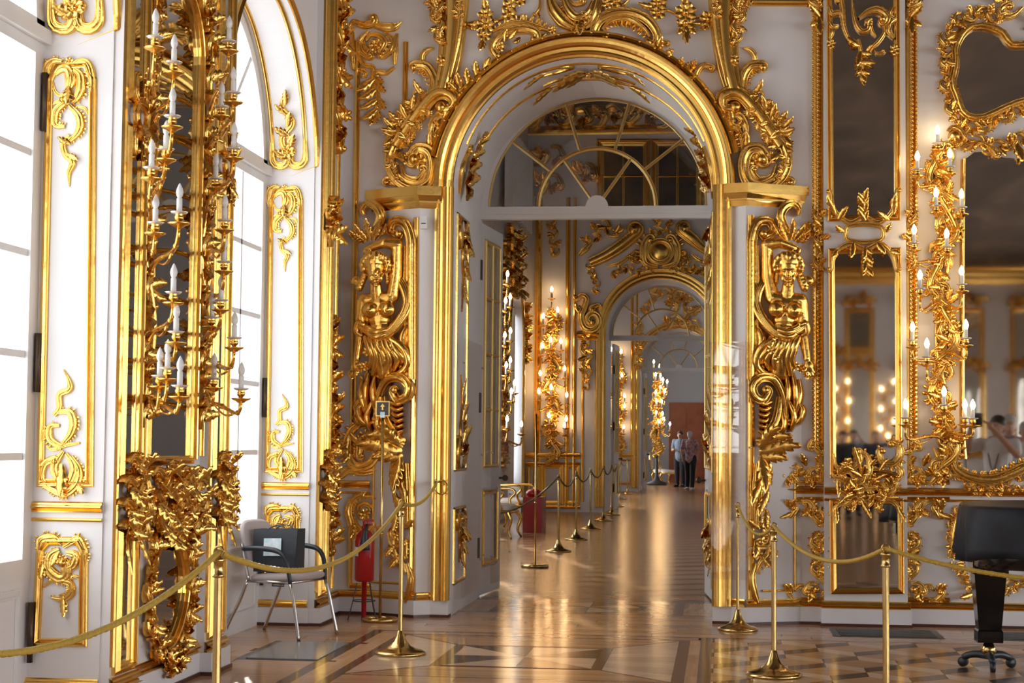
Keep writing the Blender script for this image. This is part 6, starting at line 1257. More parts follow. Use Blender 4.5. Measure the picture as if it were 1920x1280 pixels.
# ---- grey chair with black bag
def chair():
    L_ = [onZ(438, 1201), onZ(586, 1200), onZ(612, 1166), onZ(474, 1181)]   # near-left, near-right, far-right, far-left feet
    fl, fr = L_[0], L_[1]
    c = np.array([-3.02, 12.02, 0]); t = thing('conference_chair', c, 'grey-rose upholstered chair with black armrests by the far window', 'chair')
    # chair faces the room (+X, slightly towards the camera): local f = forward, s = sideways (towards the camera)
    ang = math.radians(-18); f = np.array([math.cos(ang), math.sin(ang), 0]); s = np.array([f[1], -f[0], 0]); z_ = np.array([0, 0, 1.0])
    c = np.array([-3.10, 11.85, 0]); Wd, D = .25, .22
    Pt = lambda a, b_, h: c+(f*a+s*b_+z_*h)*.94
    def seat_shape(b0, h0, half_w, half_d, th, tilt=0):
        n = 28; a = np.linspace(0, 2*np.pi, n, endpoint=False); sg = lambda v, p: np.sign(v)*np.abs(v)**p
        xs, ys = sg(np.cos(a), .5), sg(np.sin(a), .5); rows = []
        for k_, (sc, hh) in enumerate(((0, -th), (.9, -th), (1, -th*.5), (1, th*.2), (.93, th*.7), (.6, th), (0, th*1.05))): rows.append([Pt(b0+half_d*sc*x_, half_w*sc*y_, h0+hh+tilt*x_*half_d*sc) for x_, y_ in zip(xs, ys)])
        return np.array(rows)
    mb = MB(); mb.grid(seat_shape(.02, .455, .245, .235, .03, .05), closed_v=True); part('seat', mb, FABRIC, t)
    mb = MB(); n = 28; a = np.linspace(0, 2*np.pi, n, endpoint=False); sg = lambda v, p: np.sign(v)*np.abs(v)**p; xs, ys = sg(np.cos(a), .55), sg(np.sin(a), .55); rows = []
    for sc, dd in ((0, -.02), (.92, -.02), (1, 0), (.92, .022), (.5, .03), (0, .03)): rows.append([Pt(-.24-.09*y_*sc*.5+dd-.03*(1-(x_*sc)**2), .225*sc*x_, .69+.185*sc*y_) for x_, y_ in zip(xs, ys)])
    mb.grid(np.array(rows), closed_v=True); part('backrest', mb, FABRIC, t)
    for sd in (1, -1):
        w = sd*.25; fr_ = MB(); fr_.tube(crom([Pt(.20, w, .42), Pt(.235, w*1.02, .3), Pt(.27, w*1.06, .14), Pt(.30, w*1.1, 0)], 12), .0125, 8); part('leg', fr_, CHROME, t)
        rl = MB(); rl.tube(crom([Pt(-.18, w, .43), Pt(-.24, w*1.02, .28), Pt(-.32, w*1.08, .12), Pt(-.37, w*1.12, 0)], 12), .0125, 8); part('leg', rl, CHROME, t)
        up = MB(); up.tube(crom([Pt(-.17, w, .43), Pt(-.205, w*.98, .56), Pt(-.245, w*.94, .70)], 10), .0115, 8); part('back_post', up, CHROME, t)
        ar = MB(); P = crom([Pt(-.22, w*1.02, .665), Pt(-.05, w*1.06, .672), Pt(.10, w*1.06, .655), Pt(.165, w*1.05, .60), Pt(.19, w*1.03, .50), Pt(.20, w*1.0, .42)], 22); ar.tube(P, np.interp(np.linspace(0, 1, 22), [0, .5, 1], [.017, .019, .014]), 8); part('armrest', ar, BLACKP, t)
    for a_ in (.19, -.17):
        cr = MB(); cr.tube([Pt(a_, -.25, .425), Pt(a_, .25, .425)], .011, 8); part('cross_rail', cr, CHROME, t)
    for b_ in (.25, -.25):
        cr = MB(); cr.tube([Pt(-.18, b_, .425), Pt(.2, b_, .425)], .011, 8); part('side_rail', cr, CHROME, t)
    tray = MB(); q = [Pt(.05, .252, .415), Pt(.15, .252, .415), Pt(.15, .262, .40), Pt(.05, .262, .40)]; tray.tube(q+[q[0]], .006, 6); part('coupling_clip', tray, BLACKP, t)
    return f, s, c, Pt
f_, s_, c_2, PtC = chair()
bag = thing('paper_bag', PtC(.02, 0, .49), 'stiff black paper carrier bag standing on the grey chair', 'bag')
Bp = lambda a, b_, h: PtC(-.05+a*1.08, b_*1.05, .489+h*1.1)
# the wide face of the bag looks towards the camera: built across f (width) with depth along s
def bagbox(a0, a1, b0, b1, h0, h1, tw=.012):
    v = [Bp(a0, b0, h0), Bp(a1, b0, h0), Bp(a1, b1, h0), Bp(a0, b1, h0), Bp(a0-tw, b0+.012, h1), Bp(a1+tw, b0+.012, h1+.012), Bp(a1+tw, b1-.012, h1+.012), Bp(a0-tw, b1-.012, h1)]
    m = MB(); m.add(v, [(0, 3, 2, 1), (0, 1, 5, 4), (1, 2, 6, 5), (2, 3, 7, 6), (3, 0, 4, 7)]); i0 = [np.array(v[k])*.985+np.array(np.mean(v[4:], 0))*.015 for k in (4, 5, 6, 7)]; base = [np.array(v[k])+np.array([0, 0, .05]) for k in range(4)]
    m.add(i0+base, [(0, 1, 5, 4), (1, 2, 6, 5), (2, 3, 7, 6), (3, 0, 4, 7), (4, 5, 6, 7)]); return m
part('body', bagbox(-.13, .21, .02, .15, 0, .29), BAGM, bag, False)
mb = MB(); v = [Bp(-.045, .1525, .11), Bp(.10, .1525, .115), Bp(.10, .1475, .235), Bp(-.045, .1475, .23)]; v = [np.array(p)+np.array(s_)*.004 for p in v]; mb.add(v, [(0, 1, 2, 3)]); lb = part('label_sheet', mb, PAPER, bag, False)
for b_ in (.035, .135):
    mb = MB(); mb.tube(crom([Bp(-.03, b_, .285), Bp(.0, b_, .305), Bp(.04, b_-.01, .318), Bp(.09, b_-.01, .316), Bp(.12, b_, .295)], 18), .0045, 6); part('cord_handle', mb, BLACKP, bag)
# ---- fire extinguisher on a floor stand
ex = onZ(690, 1158); ex[2] = 0; ex = np.array([ex[0], 13.0, 0.0])
t = thing('fire_extinguisher', ex, 'red fire extinguisher with black hose in the corner', 'extinguisher'); x, y = ex[:2]
mb = MB(); mb.lathe([(0, .30), (.06, .30), (.077, .315), (.077, .62), (.07, .66), (.045, .69), (.025, .70), (.025, .715), (0, .715)], (x, y, 0), 20); part('cylinder', mb, RED, t)
mb = MB(); mb.lathe([(.03, .71), (.03, .73), (.018, .735), (.018, .77), (0, .775)], (x, y, 0), 12); mb.box(x-.01, x+.07, y-.012, y+.012, .765, .785); mb.box(x-.01, x+.06, y-.012, y+.012, .735, .75); part('valve', mb, RED, t, False)
mb = MB(); mb.tube(crom([(x+.02, y-.03, .74), (x+.03, y-.09, .70), (x+.025, y-.10, .62)], 10), .014, 8); mb.lathe([(.016, .70), (.024, .66), (.04, .58), (.043, .55), (0, .55)], (x+.02, y-.10, 0), 10); part('horn', mb, BLACKP, t)
mb = MB(); a = np.linspace(-2.75, -2.05, 8); P = np.array([[(x+.0785*math.cos(q), y+.0785*math.sin(q), h) for q in a] for h in (.50, .57)]); mb.grid(P); part('instruction_label', mb, PAPER, t)
mb = MB()
st = thing('extinguisher_stand', (x, y, 0), 'dark red floor stand with wire feet under the extinguisher', 'stand')
mb.lathe([(.02, .0), (.02, .295), (.05, .298), (0, .30)], (x+.0, y, 0), 10); part('post', mb, RED, st)
for q in (-2.6, -.5, 1.0): mb = MB(); mb.tube(crom([(x+.06*math.cos(q), y+.06*math.sin(q), .29), (x+.085*math.cos(q), y+.085*math.sin(q), .17), (x+.13*math.cos(q), y+.13*math.sin(q), .004)], 8), .0045, 6); part('leg', mb, DARKIRON, st)
mb = MB(); a = np.linspace(0, 2*np.pi, 25); mb.tube([(x+.088*math.cos(q), y+.088*math.sin(q), .15) for q in a], .004, 5, cap=False); part('hoop', mb, DARKIRON, st)
# ---- sign stands
def sign_stand(p, H, label, ring=True, sign=True):
    x, y = p[0], p[1]; t = thing('sign_stand', (x, y, 0), label, 'sign stand')
    mb = MB(); 
    if ring: a = np.linspace(0, 2*np.pi, 33); mb.tube([(x+.125*math.cos(q), y+.125*math.sin(q), .018) for q in a], .016, 8, cap=False); mb.box(x-.125, x+.125, y-.012, y+.012, .008, .024)
    else: mb.lathe([(0, 0), (.155, 0), (.155, .03), (.14, .036), (0, .036)], (x, y, 0), 28)
    part('base', mb, BRASS, t); mb = MB(); mb.tube([(x, y, .02), (x, y, H)], .011, 10); mb.ball((x, y, H*.42), .015, 8, 6); part('pole', mb, BRASS, t)
    if sign:
        mb = MB(); mb.box(x-.055, x+.055, y-.012, y+.004, H-.03, H+.09); part('sign_frame', mb, BRASS, t, False)
        pl = MB(); pl.box(x-.046, x+.046, y-.016, y-.012, H-.021, H+.081); sp_ = part('sign_plate', pl, DARKIRON, t, False)
        ar = MB(); ar.box(x-.006, x+.006, y-.019, y-.0165, H+.02, H+.055); v = [(x-.018, y-.018, H+.045), (x+.018, y-.018, H+.045), (x, y-.018, H+.07)]; ar.add(v, None, [(0, 1, 2)]); part('arrow', ar, BRASS, sp_, False)
        pp = MB(); pp.box(x-.018, x+.018, y-.0195, y-.017, H-.04, H+.005); part('paper_tag', pp, PAPER, t, False)
    return t
b = onZ(716, 1163); sign_stand((b[0], 12.92), 1.62, 'slender brass sign stand with a small square plate beside the extinguisher')
# ---- floor plate and grilles
mb = MB(); mb.box(-3.02, -2.55, 10.58, 11.49, -.012, .006); single('floor_hatch', mb, STONE, 'polished grey stone hatch set in the floor before the chair', 'hatch', smooth=False)
for (x0, x1, lab) in ((.82, 1.62, 'dark floor grille below the narrow pilaster mirror'), (1.98, 2.9, 'dark floor grille behind the piano leg')):
    t = thing('floor_grille', ((x0+x1)/2, 12.9, 0), lab, 'grille'); mb = MB(); mb.box(x0, x1, 12.62, 13.18, -.012, .003); part('frame', mb, GRILLE, t, False)
    for k_ in range(9):
        mb = MB(); mb.box(x0+.05, x1-.05, 12.66+k_*.055, 12.69+k_*.055, .003, .008); part('slat', mb, GRILLE, t, False)
# ---- piano under a black cloth
pn = thing('grand_piano', (2.6, 11.0, 0), 'grand piano under a black cloth at the right edge', 'piano')
poly = crom(np.array([(1.50, 10.95), (1.50, 10.65), (1.58, 10.42), (1.90, 10.25), (2.6, 10.1), (3.4, 10.1), (3.5, 11.0), (3.3, 11.75), (2.6, 11.95), (1.90, 11.75), (1.58, 11.4), (1.50, 10.95)]), 90)[:-1]
ctr = poly.mean(0); rows = []
rng = np.random.RandomState(3); wav = np.cumsum(rng.randn(len(poly)))*.0; ph = np.linspace(0, 2*np.pi, len(poly), endpoint=False)
for h, sc, amp in ((1.04, 0, 0), (1.04, .55, 0), (1.04, .95, 0), (1.036, .985, .0), (1.02, 1.0, .003), (.95, 1.006, .010), (.86, 1.01, .018), (.78, 1.012, .026), (.715, 1.014, .032), (.71, .98, .025)):
    rows.append([(ctr[0]+(p[0]-ctr[0])*(sc+amp*math.sin(ph_*21+h*5+2*math.sin(ph_*5))), ctr[1]+(p[1]-ctr[1])*(sc+amp*math.sin(ph_*21+h*5+2*math.sin(ph_*5))), h-(.025*math.sin(ph_*7) if sc > .94 and h < .75 else 0)) for p, ph_ in zip(poly, ph)])
mb = MB(); mb.grid(np.array(rows), closed_v=True); part('dust_cover', mb, CLOTH, pn)
mb = MB(); rows2 = [[(ctr[0]+(p[0]-ctr[0])*sc, ctr[1]+(p[1]-ctr[1])*sc, h) for p in poly] for h, sc in ((.66, 0), (.66, .93), (.74, .93))]; mb.grid(np.array(rows2), closed_v=True); part('case', mb, LACQ, pn)
for (lx, ly) in ((1.68, 11.0), (3.1, 10.4), (3.1, 11.5)):
    mb = MB()
    for h0, h1, a0, a1 in ((.17, .24, .078, .078), (.24, .25, .078, .07), (.25, .60, .07, .098), (.60, .70, .11, .11)):
        v = [(lx+sx*a, ly+sy*a, h) for h, a in ((h0, a0), (h1, a1)) for sx, sy in ((-1, -1), (1, -1), (1, 1), (-1, 1))]; mb.add(v, [(0, 1, 5, 4), (1, 2, 6, 5), (2, 3, 7, 6), (3, 0, 4, 7), (0, 3, 2, 1), (4, 5, 6, 7)])
    lg = part('leg', mb, LACQ, pn, False); mb = MB(); mb.lathe([(.018, .17), (.03, .16), (.048, .135), (.05, .11), (.03, .085), (0, .08)], (lx, ly, 0), 14); part('brass_ferrule', mb, BRASS, lg)
    mb = MB()
    for q in (.5, 2.6, 4.7):
        e_ = np.array([lx+.17*math.cos(q), ly+.17*math.sin(q), .06]); mb.tube(crom([(lx, ly, .085), (lx+.1*math.cos(q), ly+.1*math.sin(q), .085), e_], 8), [.028, .026, .026, .024, .024, .022, .022, .02], 8)
    part('dolly', mb, BLACKP, lg)
    for q in (.5, 2.6, 4.7):
        mb = MB(); w0 = np.array([lx+.17*math.cos(q), ly+.17*math.sin(q), .032]); mb.tube([w0+np.array([-.014*math.sin(q), .014*math.cos(q), 0]), w0-np.array([-.014*math.sin(q), .014*math.cos(q), 0])], .032, 12); part('castor', mb, BLACKP, lg)
# ---- clear acrylic guards, detector
def acrylic(p0, p1, z0, z1, label):
    p0, p1 = np.array(p0), np.array(p1); t = thing('acrylic_guard', (*((p0+p1)/2), z0), label, 'guard'); d = (p1-p0)/np.linalg.norm(p1-p0); n = np.array([-d[1], d[0]])*.003
    mb = MB(); v = [(*q, z) for z in (z0, z1) for q in (p0+n, p1+n, p1-n, p0-n)]; mb.add(v, [(0, 1, 5, 4), (1, 2, 6, 5), (2, 3, 7, 6), (3, 0, 4, 7), (4, 5, 6, 7), (0, 3, 2, 1)]); part('sheet', mb, ACRYL, t, False)
    for z in (z0+.25, (z0+z1)/2+.1, z1-.2):
        for q in (p0, p1): mb = MB(); mb.tube([(*q, z), (q[0]+d[0]*.0, q[1]+.06, z)], .008, 8); part('clip', mb, CHROME, t)
acrylic((-2.10, 13.62), (-2.10, 14.72), .12, 2.25, 'clear acrylic guard along the reveal beside the open door leaf')
acrylic((-2.06, 15.10), (-1.98, 15.80), .12, 1.5, 'clear acrylic guard before the lower panel of the open leaf')
acrylic((-.10, 13.30), (.23, 13.19), .35, 2.2, 'clear acrylic guard over the gilded frame at the right doorcase')
mb = MB(); dp = SY(13.26).hit(796, 418); mb.box(dp[0]-.028, dp[0]+.028, dp[1]-.05, dp[1]+.03, dp[2]-.05, dp[2]+.05); dt = thing('motion_detector', dp, 'small white detector under the capital nearer the windows', 'detector'); part('housing', mb, PAPERW if 'PAPERW' in globals() else WHITE_W, dt, False); mb = MB(); mb.box(dp[0]-.018, dp[0]+.018, dp[1]-.054, dp[1]-.049, dp[2]-.014, dp[2]-.006); part('slot', mb, BLACKP, dt, False)
# ================================================================ ENFILADE: second, third and fourth room
LITE = True
Y2, Y3 = 34.0, 49.0; S2w, S3w = SY(Y2), SY(Y3); zp = Z(930, 410, 4.8); zq = Z(920, 480, 2.91)
def second_surround(S, Yw, xc, hw, zs, label, nm='gilded_architrave'):
    t = thing(nm, (xc, Yw, .1), label, 'door frame')
    for sg in (-1, 1): part('jamb_moulding', moulding(S, [(xc+sg*(hw+.11), .1), (xc+sg*(hw+.11), zs)], .22, .08, 'arch'), GOLDF, t, False)
    part('arch_moulding', moulding(S, arc(xc, zs, hw+.11, 180, 0, 40), .22, .1, 'arch'), GOLDF, t, False); return t
second_surround(S2w, Y2, -1.22, 1.1, 3.62, 'gilded moulding round the second doorway of the enfilade'); second_surround(S3w, Y3, -1.25, 1.12, 3.62, 'gilded moulding round the third doorway of the enfilade')
def bands(S, pairs, z0, z1, label):
    t = None
    for (a, b_) in pairs:
        u0, u1 = S.uv(a, 700)[0], S.uv(b_, 700)[0]
        if t is None: t = thing('gilded_pilaster', S.P(np.array([u0, z0]), np.array(0.)), label, 'pilaster')
        part('pilaster_strip', moulding(S, [((u0+u1)/2, z0), ((u0+u1)/2, z1)], abs(u1-u0), .06, 'frame'), GOLDF, t, False)
bands(S2w, [(1001, 1015)], 0.1, 6.4, 'flat gilded pilaster nearest the window in the second room'); bands(S2w, [(1059, 1068), (1073, 1080)], 0.1, 6.4, 'pair of slim gilded pilaster strips beside the second doorway')
def hz(S, x0, x1, ys, label):
    t = None
    for y, w in ys:
        a, b_ = S.uv(x0, y), S.uv(x1, y); z_ = a[1]
        if t is None: t = thing('gilded_dado_rail', S.P(np.array([(a[0]+b_[0])/2, z_]), np.array(0.)), label, 'moulding')
        part('rail', moulding(S, [(a[0], z_), (b_[0], z_)], w, .07), GOLDF, t, False)
hz(S2w, 983, 1088, [(853, .13), (868, .06), (949, .07)], 'gilded dado rails under the lit sconce in the second room')
t = thing('dado_panelling', S2w.hit(1040, 948), 'gilded dado panel frames below the lit sconce in the second room', 'moulding')
for x0, x1 in ((990, 1014), (1020, 1052), (1058, 1084)): part('panel_moulding', moulding(S2w, S2w.uvs([(x0, 942), (x1, 942), (x1, 874), (x0, 874)]), .09, .04, closed=True), GOLDF, t, False)
hz(S3w, 1148, 1196, [(853, .13), (862, .06), (905, .07)], 'gilded dado rails in the third room'); bands(S3w, [(1182, 1188), (1192, 1196)], .1, 6.4, 'slim gilded pilaster strips beside the third doorway')
sconce(S2w, 'lit candle sconce on the far wall of the second room, left of the second doorway', S2w.uv(1036, 700)[0], 1.0, 4.05, [(*zq((a, b_))[0], .25) for a, b_ in ((333, 180), (287, 325), (365, 292), (328, 455), (383, 462), (280, 487), (403, 612), (270, 637), (330, 713), (415, 755), (262, 735), (318, 867), (412, 885), (403, 922))], True, seed=9, scale=1.5, far=True)
sconce(SX(-3.95), 'lit candle sconce on the window wall of the second room, seen past the open leaf', SX(-3.95).uv(938, 700)[0], 1.0, 5.0, [(*zq((a, b_))[0], .45) for a, b_ in ((92, 95), (82, 240), (107, 220), (78, 428), (108, 405), (85, 592), (107, 565), (113, 735), (130, 690), (90, 885), (168, 915))], True, seed=10, scale=1.4, far=True)
sconce(S3w, 'lit candle sconce in the third room, seen through the second doorway', S3w.uv(1160, 750)[0], 1.1, 4.0, [(*zq((a, b_))[0], .25) for a, b_ in ((660, 508), (712, 520), (688, 628), (715, 648), (730, 760), (675, 810), (730, 817), (680, 908), (725, 930))], True, seed=11, scale=1.6, far=True)
cd = sconce(SY(57.0), 'tall dark candelabrum crowded with lit candles in the fourth room', SY(57.0).uv(1232, 750)[0], 1.0, 3.4, [(*zq((a, b_))[0], .2) for a, b_ in ((890, 575), (922, 600), (900, 645), (926, 650), (940, 672), (963, 683), (926, 712), (900, 742), (950, 735), (905, 788), (933, 790), (903, 850), (938, 858), (848, 850), (917, 900), (945, 890), (978, 914))], True, seed=12, scale=1.8, far=True)
cx_, cy_ = cd.location.x, cd.location.y
mb = MB(); mb.lathe([(0, 0), (.35, 0), (.32, .08), (.12, .16), (.05, .3), (.04, 1.2), (.03, 3.4), (0, 3.42)], (cx_, cy_-.05, 0), 14); part('pedestal', mb, DARKIRON, cd)
# ornaments round the second doorway
C = Carving('gilded_pediment_scroll', S2w, (1165, 500), 'gilded rolled pediment scroll left above the second doorway', gain=1.4)
C.scroll(zp((850, 400), (1000, 330), (1150, 230), (1270, 130)), 19, 14, prof='flute', taper=(.8, 1, 1), c1=(1, 7, .9)); C.beads(zp((880, 380), (1020, 290), (1180, 160)), 14, 2, 14); C.scroll(zp((1000, 430), (1120, 400), (1220, 320), (1260, 280)), 7); C.strip(zp((860, 120), (950, 70), (1060, 110), (1100, 160)), 22, seed=100); C.strip(zp((780, 230), (860, 180), (960, 170)), 18, seed=101); C.scroll(zp((750, 330), (810, 270), (860, 220)), 10); C.strip(zp((840, 400), (860, 480), (900, 580), (890, 680)), 13, seed=102)
C = Carving('gilded_pediment_scroll', S2w, (1305, 470), 'gilded rolled pediment scroll right above the second doorway', gain=1.4); C.scroll(zp((1680, 120), (1760, 180), (1850, 260), (1960, 330)), 19, 14, prof='flute', c0=(-1, 7, .9)); C.scroll(zp((1760, 320), (1820, 370), (1920, 400)), 7); C.strip(zp((1640, 420), (1760, 460), (1900, 500)), 14, seed=103)
C = Carving('gilded_cartouche', S2w, (1237, 505), 'round gilded cartouche over the second doorway', gain=1.5)
q = [(1480+105*math.cos(a), 300+100*math.sin(a)) for a in np.linspace(0, 2*math.pi, 20)]; C.scroll(zp(*q), 9, 12, taper=(1, 1, 1)); mbb = MB(); P = C.S.P(C.uv(zp((1480, 300)))[0], np.array(.1)); mbb.ball(P, (.2, .06, .2), 16, 8); part('boss', mbb, GOLDF, C.root)
for sg in (-1, 1): C.scroll(zp((1480+sg*20, 440), (1480+sg*140, 400), (1480+sg*150, 260), (1480+sg*110, 180)), 12, 10, c1=(sg, 5, .8), fringe=(-sg, 9, 8)); C.strip(zp((1480+sg*180, 330), (1480+sg*250, 380)), 18, seed=105+sg); C.strip(zp((1480+sg*40, 450), (1480+sg*200, 480), (1480+sg*330, 450), (1480+sg*440, 520)), 14, seed=107+sg)
C.strip(zp((1380, 150), (1480, 110), (1580, 150)), 16, seed=111); C.strip(zp((1400, 40), (1500, 20), (1600, 50)), 18, seed=112)
C = Carving('gilded_volute', S2w, (1108, 640), 'gilded volute with hanging leaf drop beside the second doorway', gain=1.5)
C.scroll(zp((740, 720), (770, 690), (820, 720), (800, 800), (770, 880), (800, 980), (880, 1000), (930, 940), (910, 870), (850, 860), (820, 910), (850, 950)), 11, 11, c0=(-1, 4, .6), c1=(1, 4, .6)); C.scroll(zp((870, 800), (930, 780), (940, 840)), 9, 9, c0=(1, 4, .7)); C.leaf(zp((780, 860))[0], zp((745, 780))[0], 10)
for y0, w in ((1020, 16), (1150, 20), (1290, 18), (1420, 12)): C.strip(zp((815, y0), (810, y0+60), (820, y0+130)), w, seed=y0)
part('capital', moulding(S2w, C.uv(zp((730, 1040), (930, 1040))), .16, .1), GOLDF, C.root, False); part('capital', moulding(S2w, C.uv(zp((740, 1072), (920, 1072))), .1, .07), GOLDF, C.root, False)
for xx in (1092, 1118): part('panel_line', moulding(S2w, S2w.uvs([(xx, 940), (xx, 640)]), .05, .03), GOLDF, C.root, False)
C = Carving('gilded_leaf_drop', S2w, (1037, 480), 'gilded leaf drop high on the far wall of the second room', gain=1.3); C.strip(zp((500, 20), (510, 120), (530, 230), (515, 340)), 18, seed=113)
C = Carving('gilded_volute', S3w, (1195, 660), 'gilded volute beside the third doorway', gain=1.5); C.strip([(1192, 600), (1200, 620), (1197, 650), (1198, 690)], 14, seed=115); C.strip([(1205, 590), (1225, 560), (1255, 548), (1290, 560)], 14, seed=116)
C = Carving('gilded_overdoor', S3w, (1272, 590), 'gilded overdoor carving seen through the second fanlight', gain=1.6); C.strip([(1210, 540), (1240, 520), (1275, 530), (1300, 560)], 30, seed=117); C.strip([(1250, 580), (1280, 560), (1305, 590)], 26, seed=118); C.strip([(1245, 610), (1275, 600), (1310, 615)], 20, seed=119)
# window wall of the second room: gilded head and curtain
SL2 = SX(-3.95); C = Carving('gilded_window_crest', Flat(SL2, .02), (31.3*U, 4.4*U), 'gilded crest and bracket over the curtained window of the second room', gain=2.0)
for i_ in range(4): C.strip([((30.3+.1*i_)*U, (5.3-.3*i_)*U), ((31.0)*U, (5.1-.3*i_)*U), ((31.6)*U, (5.2-.3*i_)*U)], 60, seed=120+i_, lift=6)
C.strip([(33.5*U, 4.2*U), (33.55*U, 3.6*U), (33.5*U, 3.0*U)], 40, seed=126)
struct('trim_50', moulding(SL2, np.concatenate([[(33.42, .3)], arc(32.3, 3.4, 1.12, 0, 180, 30)]), .1, .05), GOLDF, label='gilded rim of the curtained window in the second room')
mb = MB(); ys = np.linspace(31.35, 33.2, 60); xs = -4.12+.04*np.sin(np.arange(60)*1.3); P = np.array([[(x, y, z) for x, y in zip(xs, ys)] for z in (.55, 2.0, 3.4, 4.2)]); mb.grid(P); single('window_curtain', mb, CURTAIN, 'white gathered curtain in the second room window', 'curtain')
# ---- gilt armchairs, red box
def gilt_chair(x, y, ang, label, sc=1.0, arms=True, fab=None):
    t = thing('gilt_armchair', (x, y, 0), label, 'chair', 'gilt chairs in the enfilade'); f = np.array([math.cos(ang), math.sin(ang), 0]); s = np.array([-f[1], f[0], 0]); c = np.array([x, y, 0]); P = lambda a, b_, h: c+(f*a+s*b_+np.array([0, 0, h]))*sc; fab = fab or CREAM
    n = 20; aa = np.linspace(0, 2*np.pi, n, endpoint=False); sg = lambda v: np.sign(v)*np.abs(v)**.6
    mb = MB(); mb.grid(np.array([[P(.28*k*sg(math.cos(a)), .29*k*sg(math.sin(a)), h) for a in aa] for k, h in ((0, .38), (1, .38), (1.02, .44), (.9, .49), (0, .51))]), closed_v=True); part('seat', mb, fab, t)
    mb = MB(); mb.grid(np.array([[P(-.30-.10*(.5+.5*math.sin(a))*1+d, .26*k*math.cos(a), .82+.30*k*math.sin(a)) for a in aa] for k, d in ((0, .04), (.85, .04), (1, .01), (.9, -.03), (0, -.03))]), closed_v=True); part('backrest', mb, fab, t)
    mb = MB(); mb.tube([P(-.31-.10*(.5+.5*math.sin(a)), .275*math.cos(a), .82+.315*math.sin(a)) for a in np.linspace(0, 2*np.pi, 33)], .022*sc, 7, cap=False); part('back_frame', mb, GOLDF, t)
    for sa, sb in ((1, 1), (1, -1), (-1, 1), (-1, -1)): mb = MB(); mb.tube(crom([P(sa*.24, sb*.24, .39), P(sa*.30, sb*.28, .28), P(sa*.26, sb*.26, .12), P(sa*.31, sb*.29, .0)], 10), np.linspace(.034, .016, 10)*sc, 7); part('leg', mb, GOLDF, t)
    mb = MB(); mb.tube([P(.29*sg(math.cos(a)), .30*sg(math.sin(a)), .385) for a in np.linspace(0, 2*np.pi, 33)], .025*sc, 7, cap=False); part('seat_rail', mb, GOLDF, t)
    if arms:
        for sb in (1, -1): mb = MB(); mb.tube(crom([P(-.30, sb*.27, .70), P(-.1, sb*.32, .70), P(.14, sb*.34, .70), P(.20, sb*.33, .64), P(.12, sb*.31, .55), P(.16, sb*.29, .42)], 18), .02*sc, 7); part('armrest', mb, GOLDF, t)
b = onZ(978, 985); gilt_chair(-3.30, 27.2, math.radians(-12), 'gilt armchair with pale seat beyond the first rope in the second room'); gilt_chair(-3.28, 24.6, math.radians(-8), 'nearer gilt armchair half hidden by the open door leaf'); 
gilt_chair(-1.75, 57.8, math.radians(0), 'pale side chair beside the candelabrum in the fourth room', 1.0, False, CREAM); gilt_chair(-2.1, 59.4, math.radians(0), 'farther pale side chair in the fourth room', 1.0, False, CREAM)
mb = MB(); bx_ = onZ(998, 983); mb.prism([(-3.05, 26.0), (-2.75, 26.0), (-2.72, 26.3), (-3.02, 26.3)], 0, .55); tb = thing('red_box', (-2.9, 26.15, 0), 'red box on the floor between the gilt armchairs', 'box'); part('body', mb, RED, tb, False); mb = MB(); mb.ball((-2.9, 26.15, .6), (.13, .12, .08), 12, 8); part('knob', mb, RED, tb)
# ---- stanchions and ropes down the enfilade
gp = 'brass stanchions lining the enfilade'; pts = [(1047, 1034), (1080, 1012), (1107, 992), (1131, 976), (1147, 965)]; prev = None; names = ['first', 'second', 'third', 'fourth', 'fifth']
Ss = []
for i, p in enumerate(pts):
    b = onZ(*p); Ss.append(stanchion(b[0], b[1], .96, '%s brass stanchion from the doorway in the second room' % names[i], gp, seg=16))
for i, (p) in enumerate(((1157, 950), (1163, 936), (1176, 926))):
    b = onZ(*p); Ss.append(stanchion(b[0], b[1], .96, '%s brass stanchion beyond the second doorway' % names[i], gp, seg=12))
sgb = onZ(1003, 1063); gr = 'dark ropes along the enfilade'
ROPED = mat('dark_rope', (.20, .14, .05), .6)
for i in range(len(Ss)-1): rope(Ss[i], Ss[i+1], .16, 'dark rope between the %s and next stanchion of the enfilade' % (names+['sixth', 'seventh', 'eighth', 'ninth'])[i], gr, r=.011, n=20, m=ROPED)
rope((sgb[0]-.9, sgb[1]+.5, .62), Ss[0], .22, 'dark rope leading from behind the open leaf to the first enfilade stanchion', gr, r=.011, n=24, m=ROPED)
sign_stand((sgb[0], sgb[1]), 1.72, 'tall thin brass pole on a round foot in the second room', ring=False, sign=False)

REFLP = mat('painted_reflection', (.035, .03, .03), .25, noise=((.10, .07, .04), 1.5))
# ---- upper zone of the second room, seen through the fanlight
for i_, (x0, x1) in enumerate(((1126, 1212), (1228, 1312))):
    q = S2w.uvs([(x0, 392), (x1, 392), (x1, 268), (x0, 268)]); t = thing('fanlight_reflection_panel', S2w.P(q[0], np.array(0.)), ('dark upper panel with gilt bars above the second doorway, nearer the windows', 'dark upper panel with gilt bars above the second doorway, farther from the windows')[i_], 'panel')
    pane_poly(S2w, q, .02, REFLP, t, 'reflection_sheet'); part('frame', moulding(S2w, q, .16, .08, 'frame', True), GOLDF, t, False)
    part('gilt_bar', moulding(S2w, [(q[:, 0].mean(), q[0, 1]), (q[:, 0].mean(), q[2, 1])], .05, .05), GOLDF, t, False); part('gilt_bar', moulding(S2w, [(q[0, 0], q[:, 1].mean()), (q[1, 0], q[:, 1].mean())], .05, .05), GOLDF, t, False)
C = Carving('gilded_frieze', S2w, (1040, 300), 'gilded leaf frieze high on the far wall of the second room', gain=2.0)
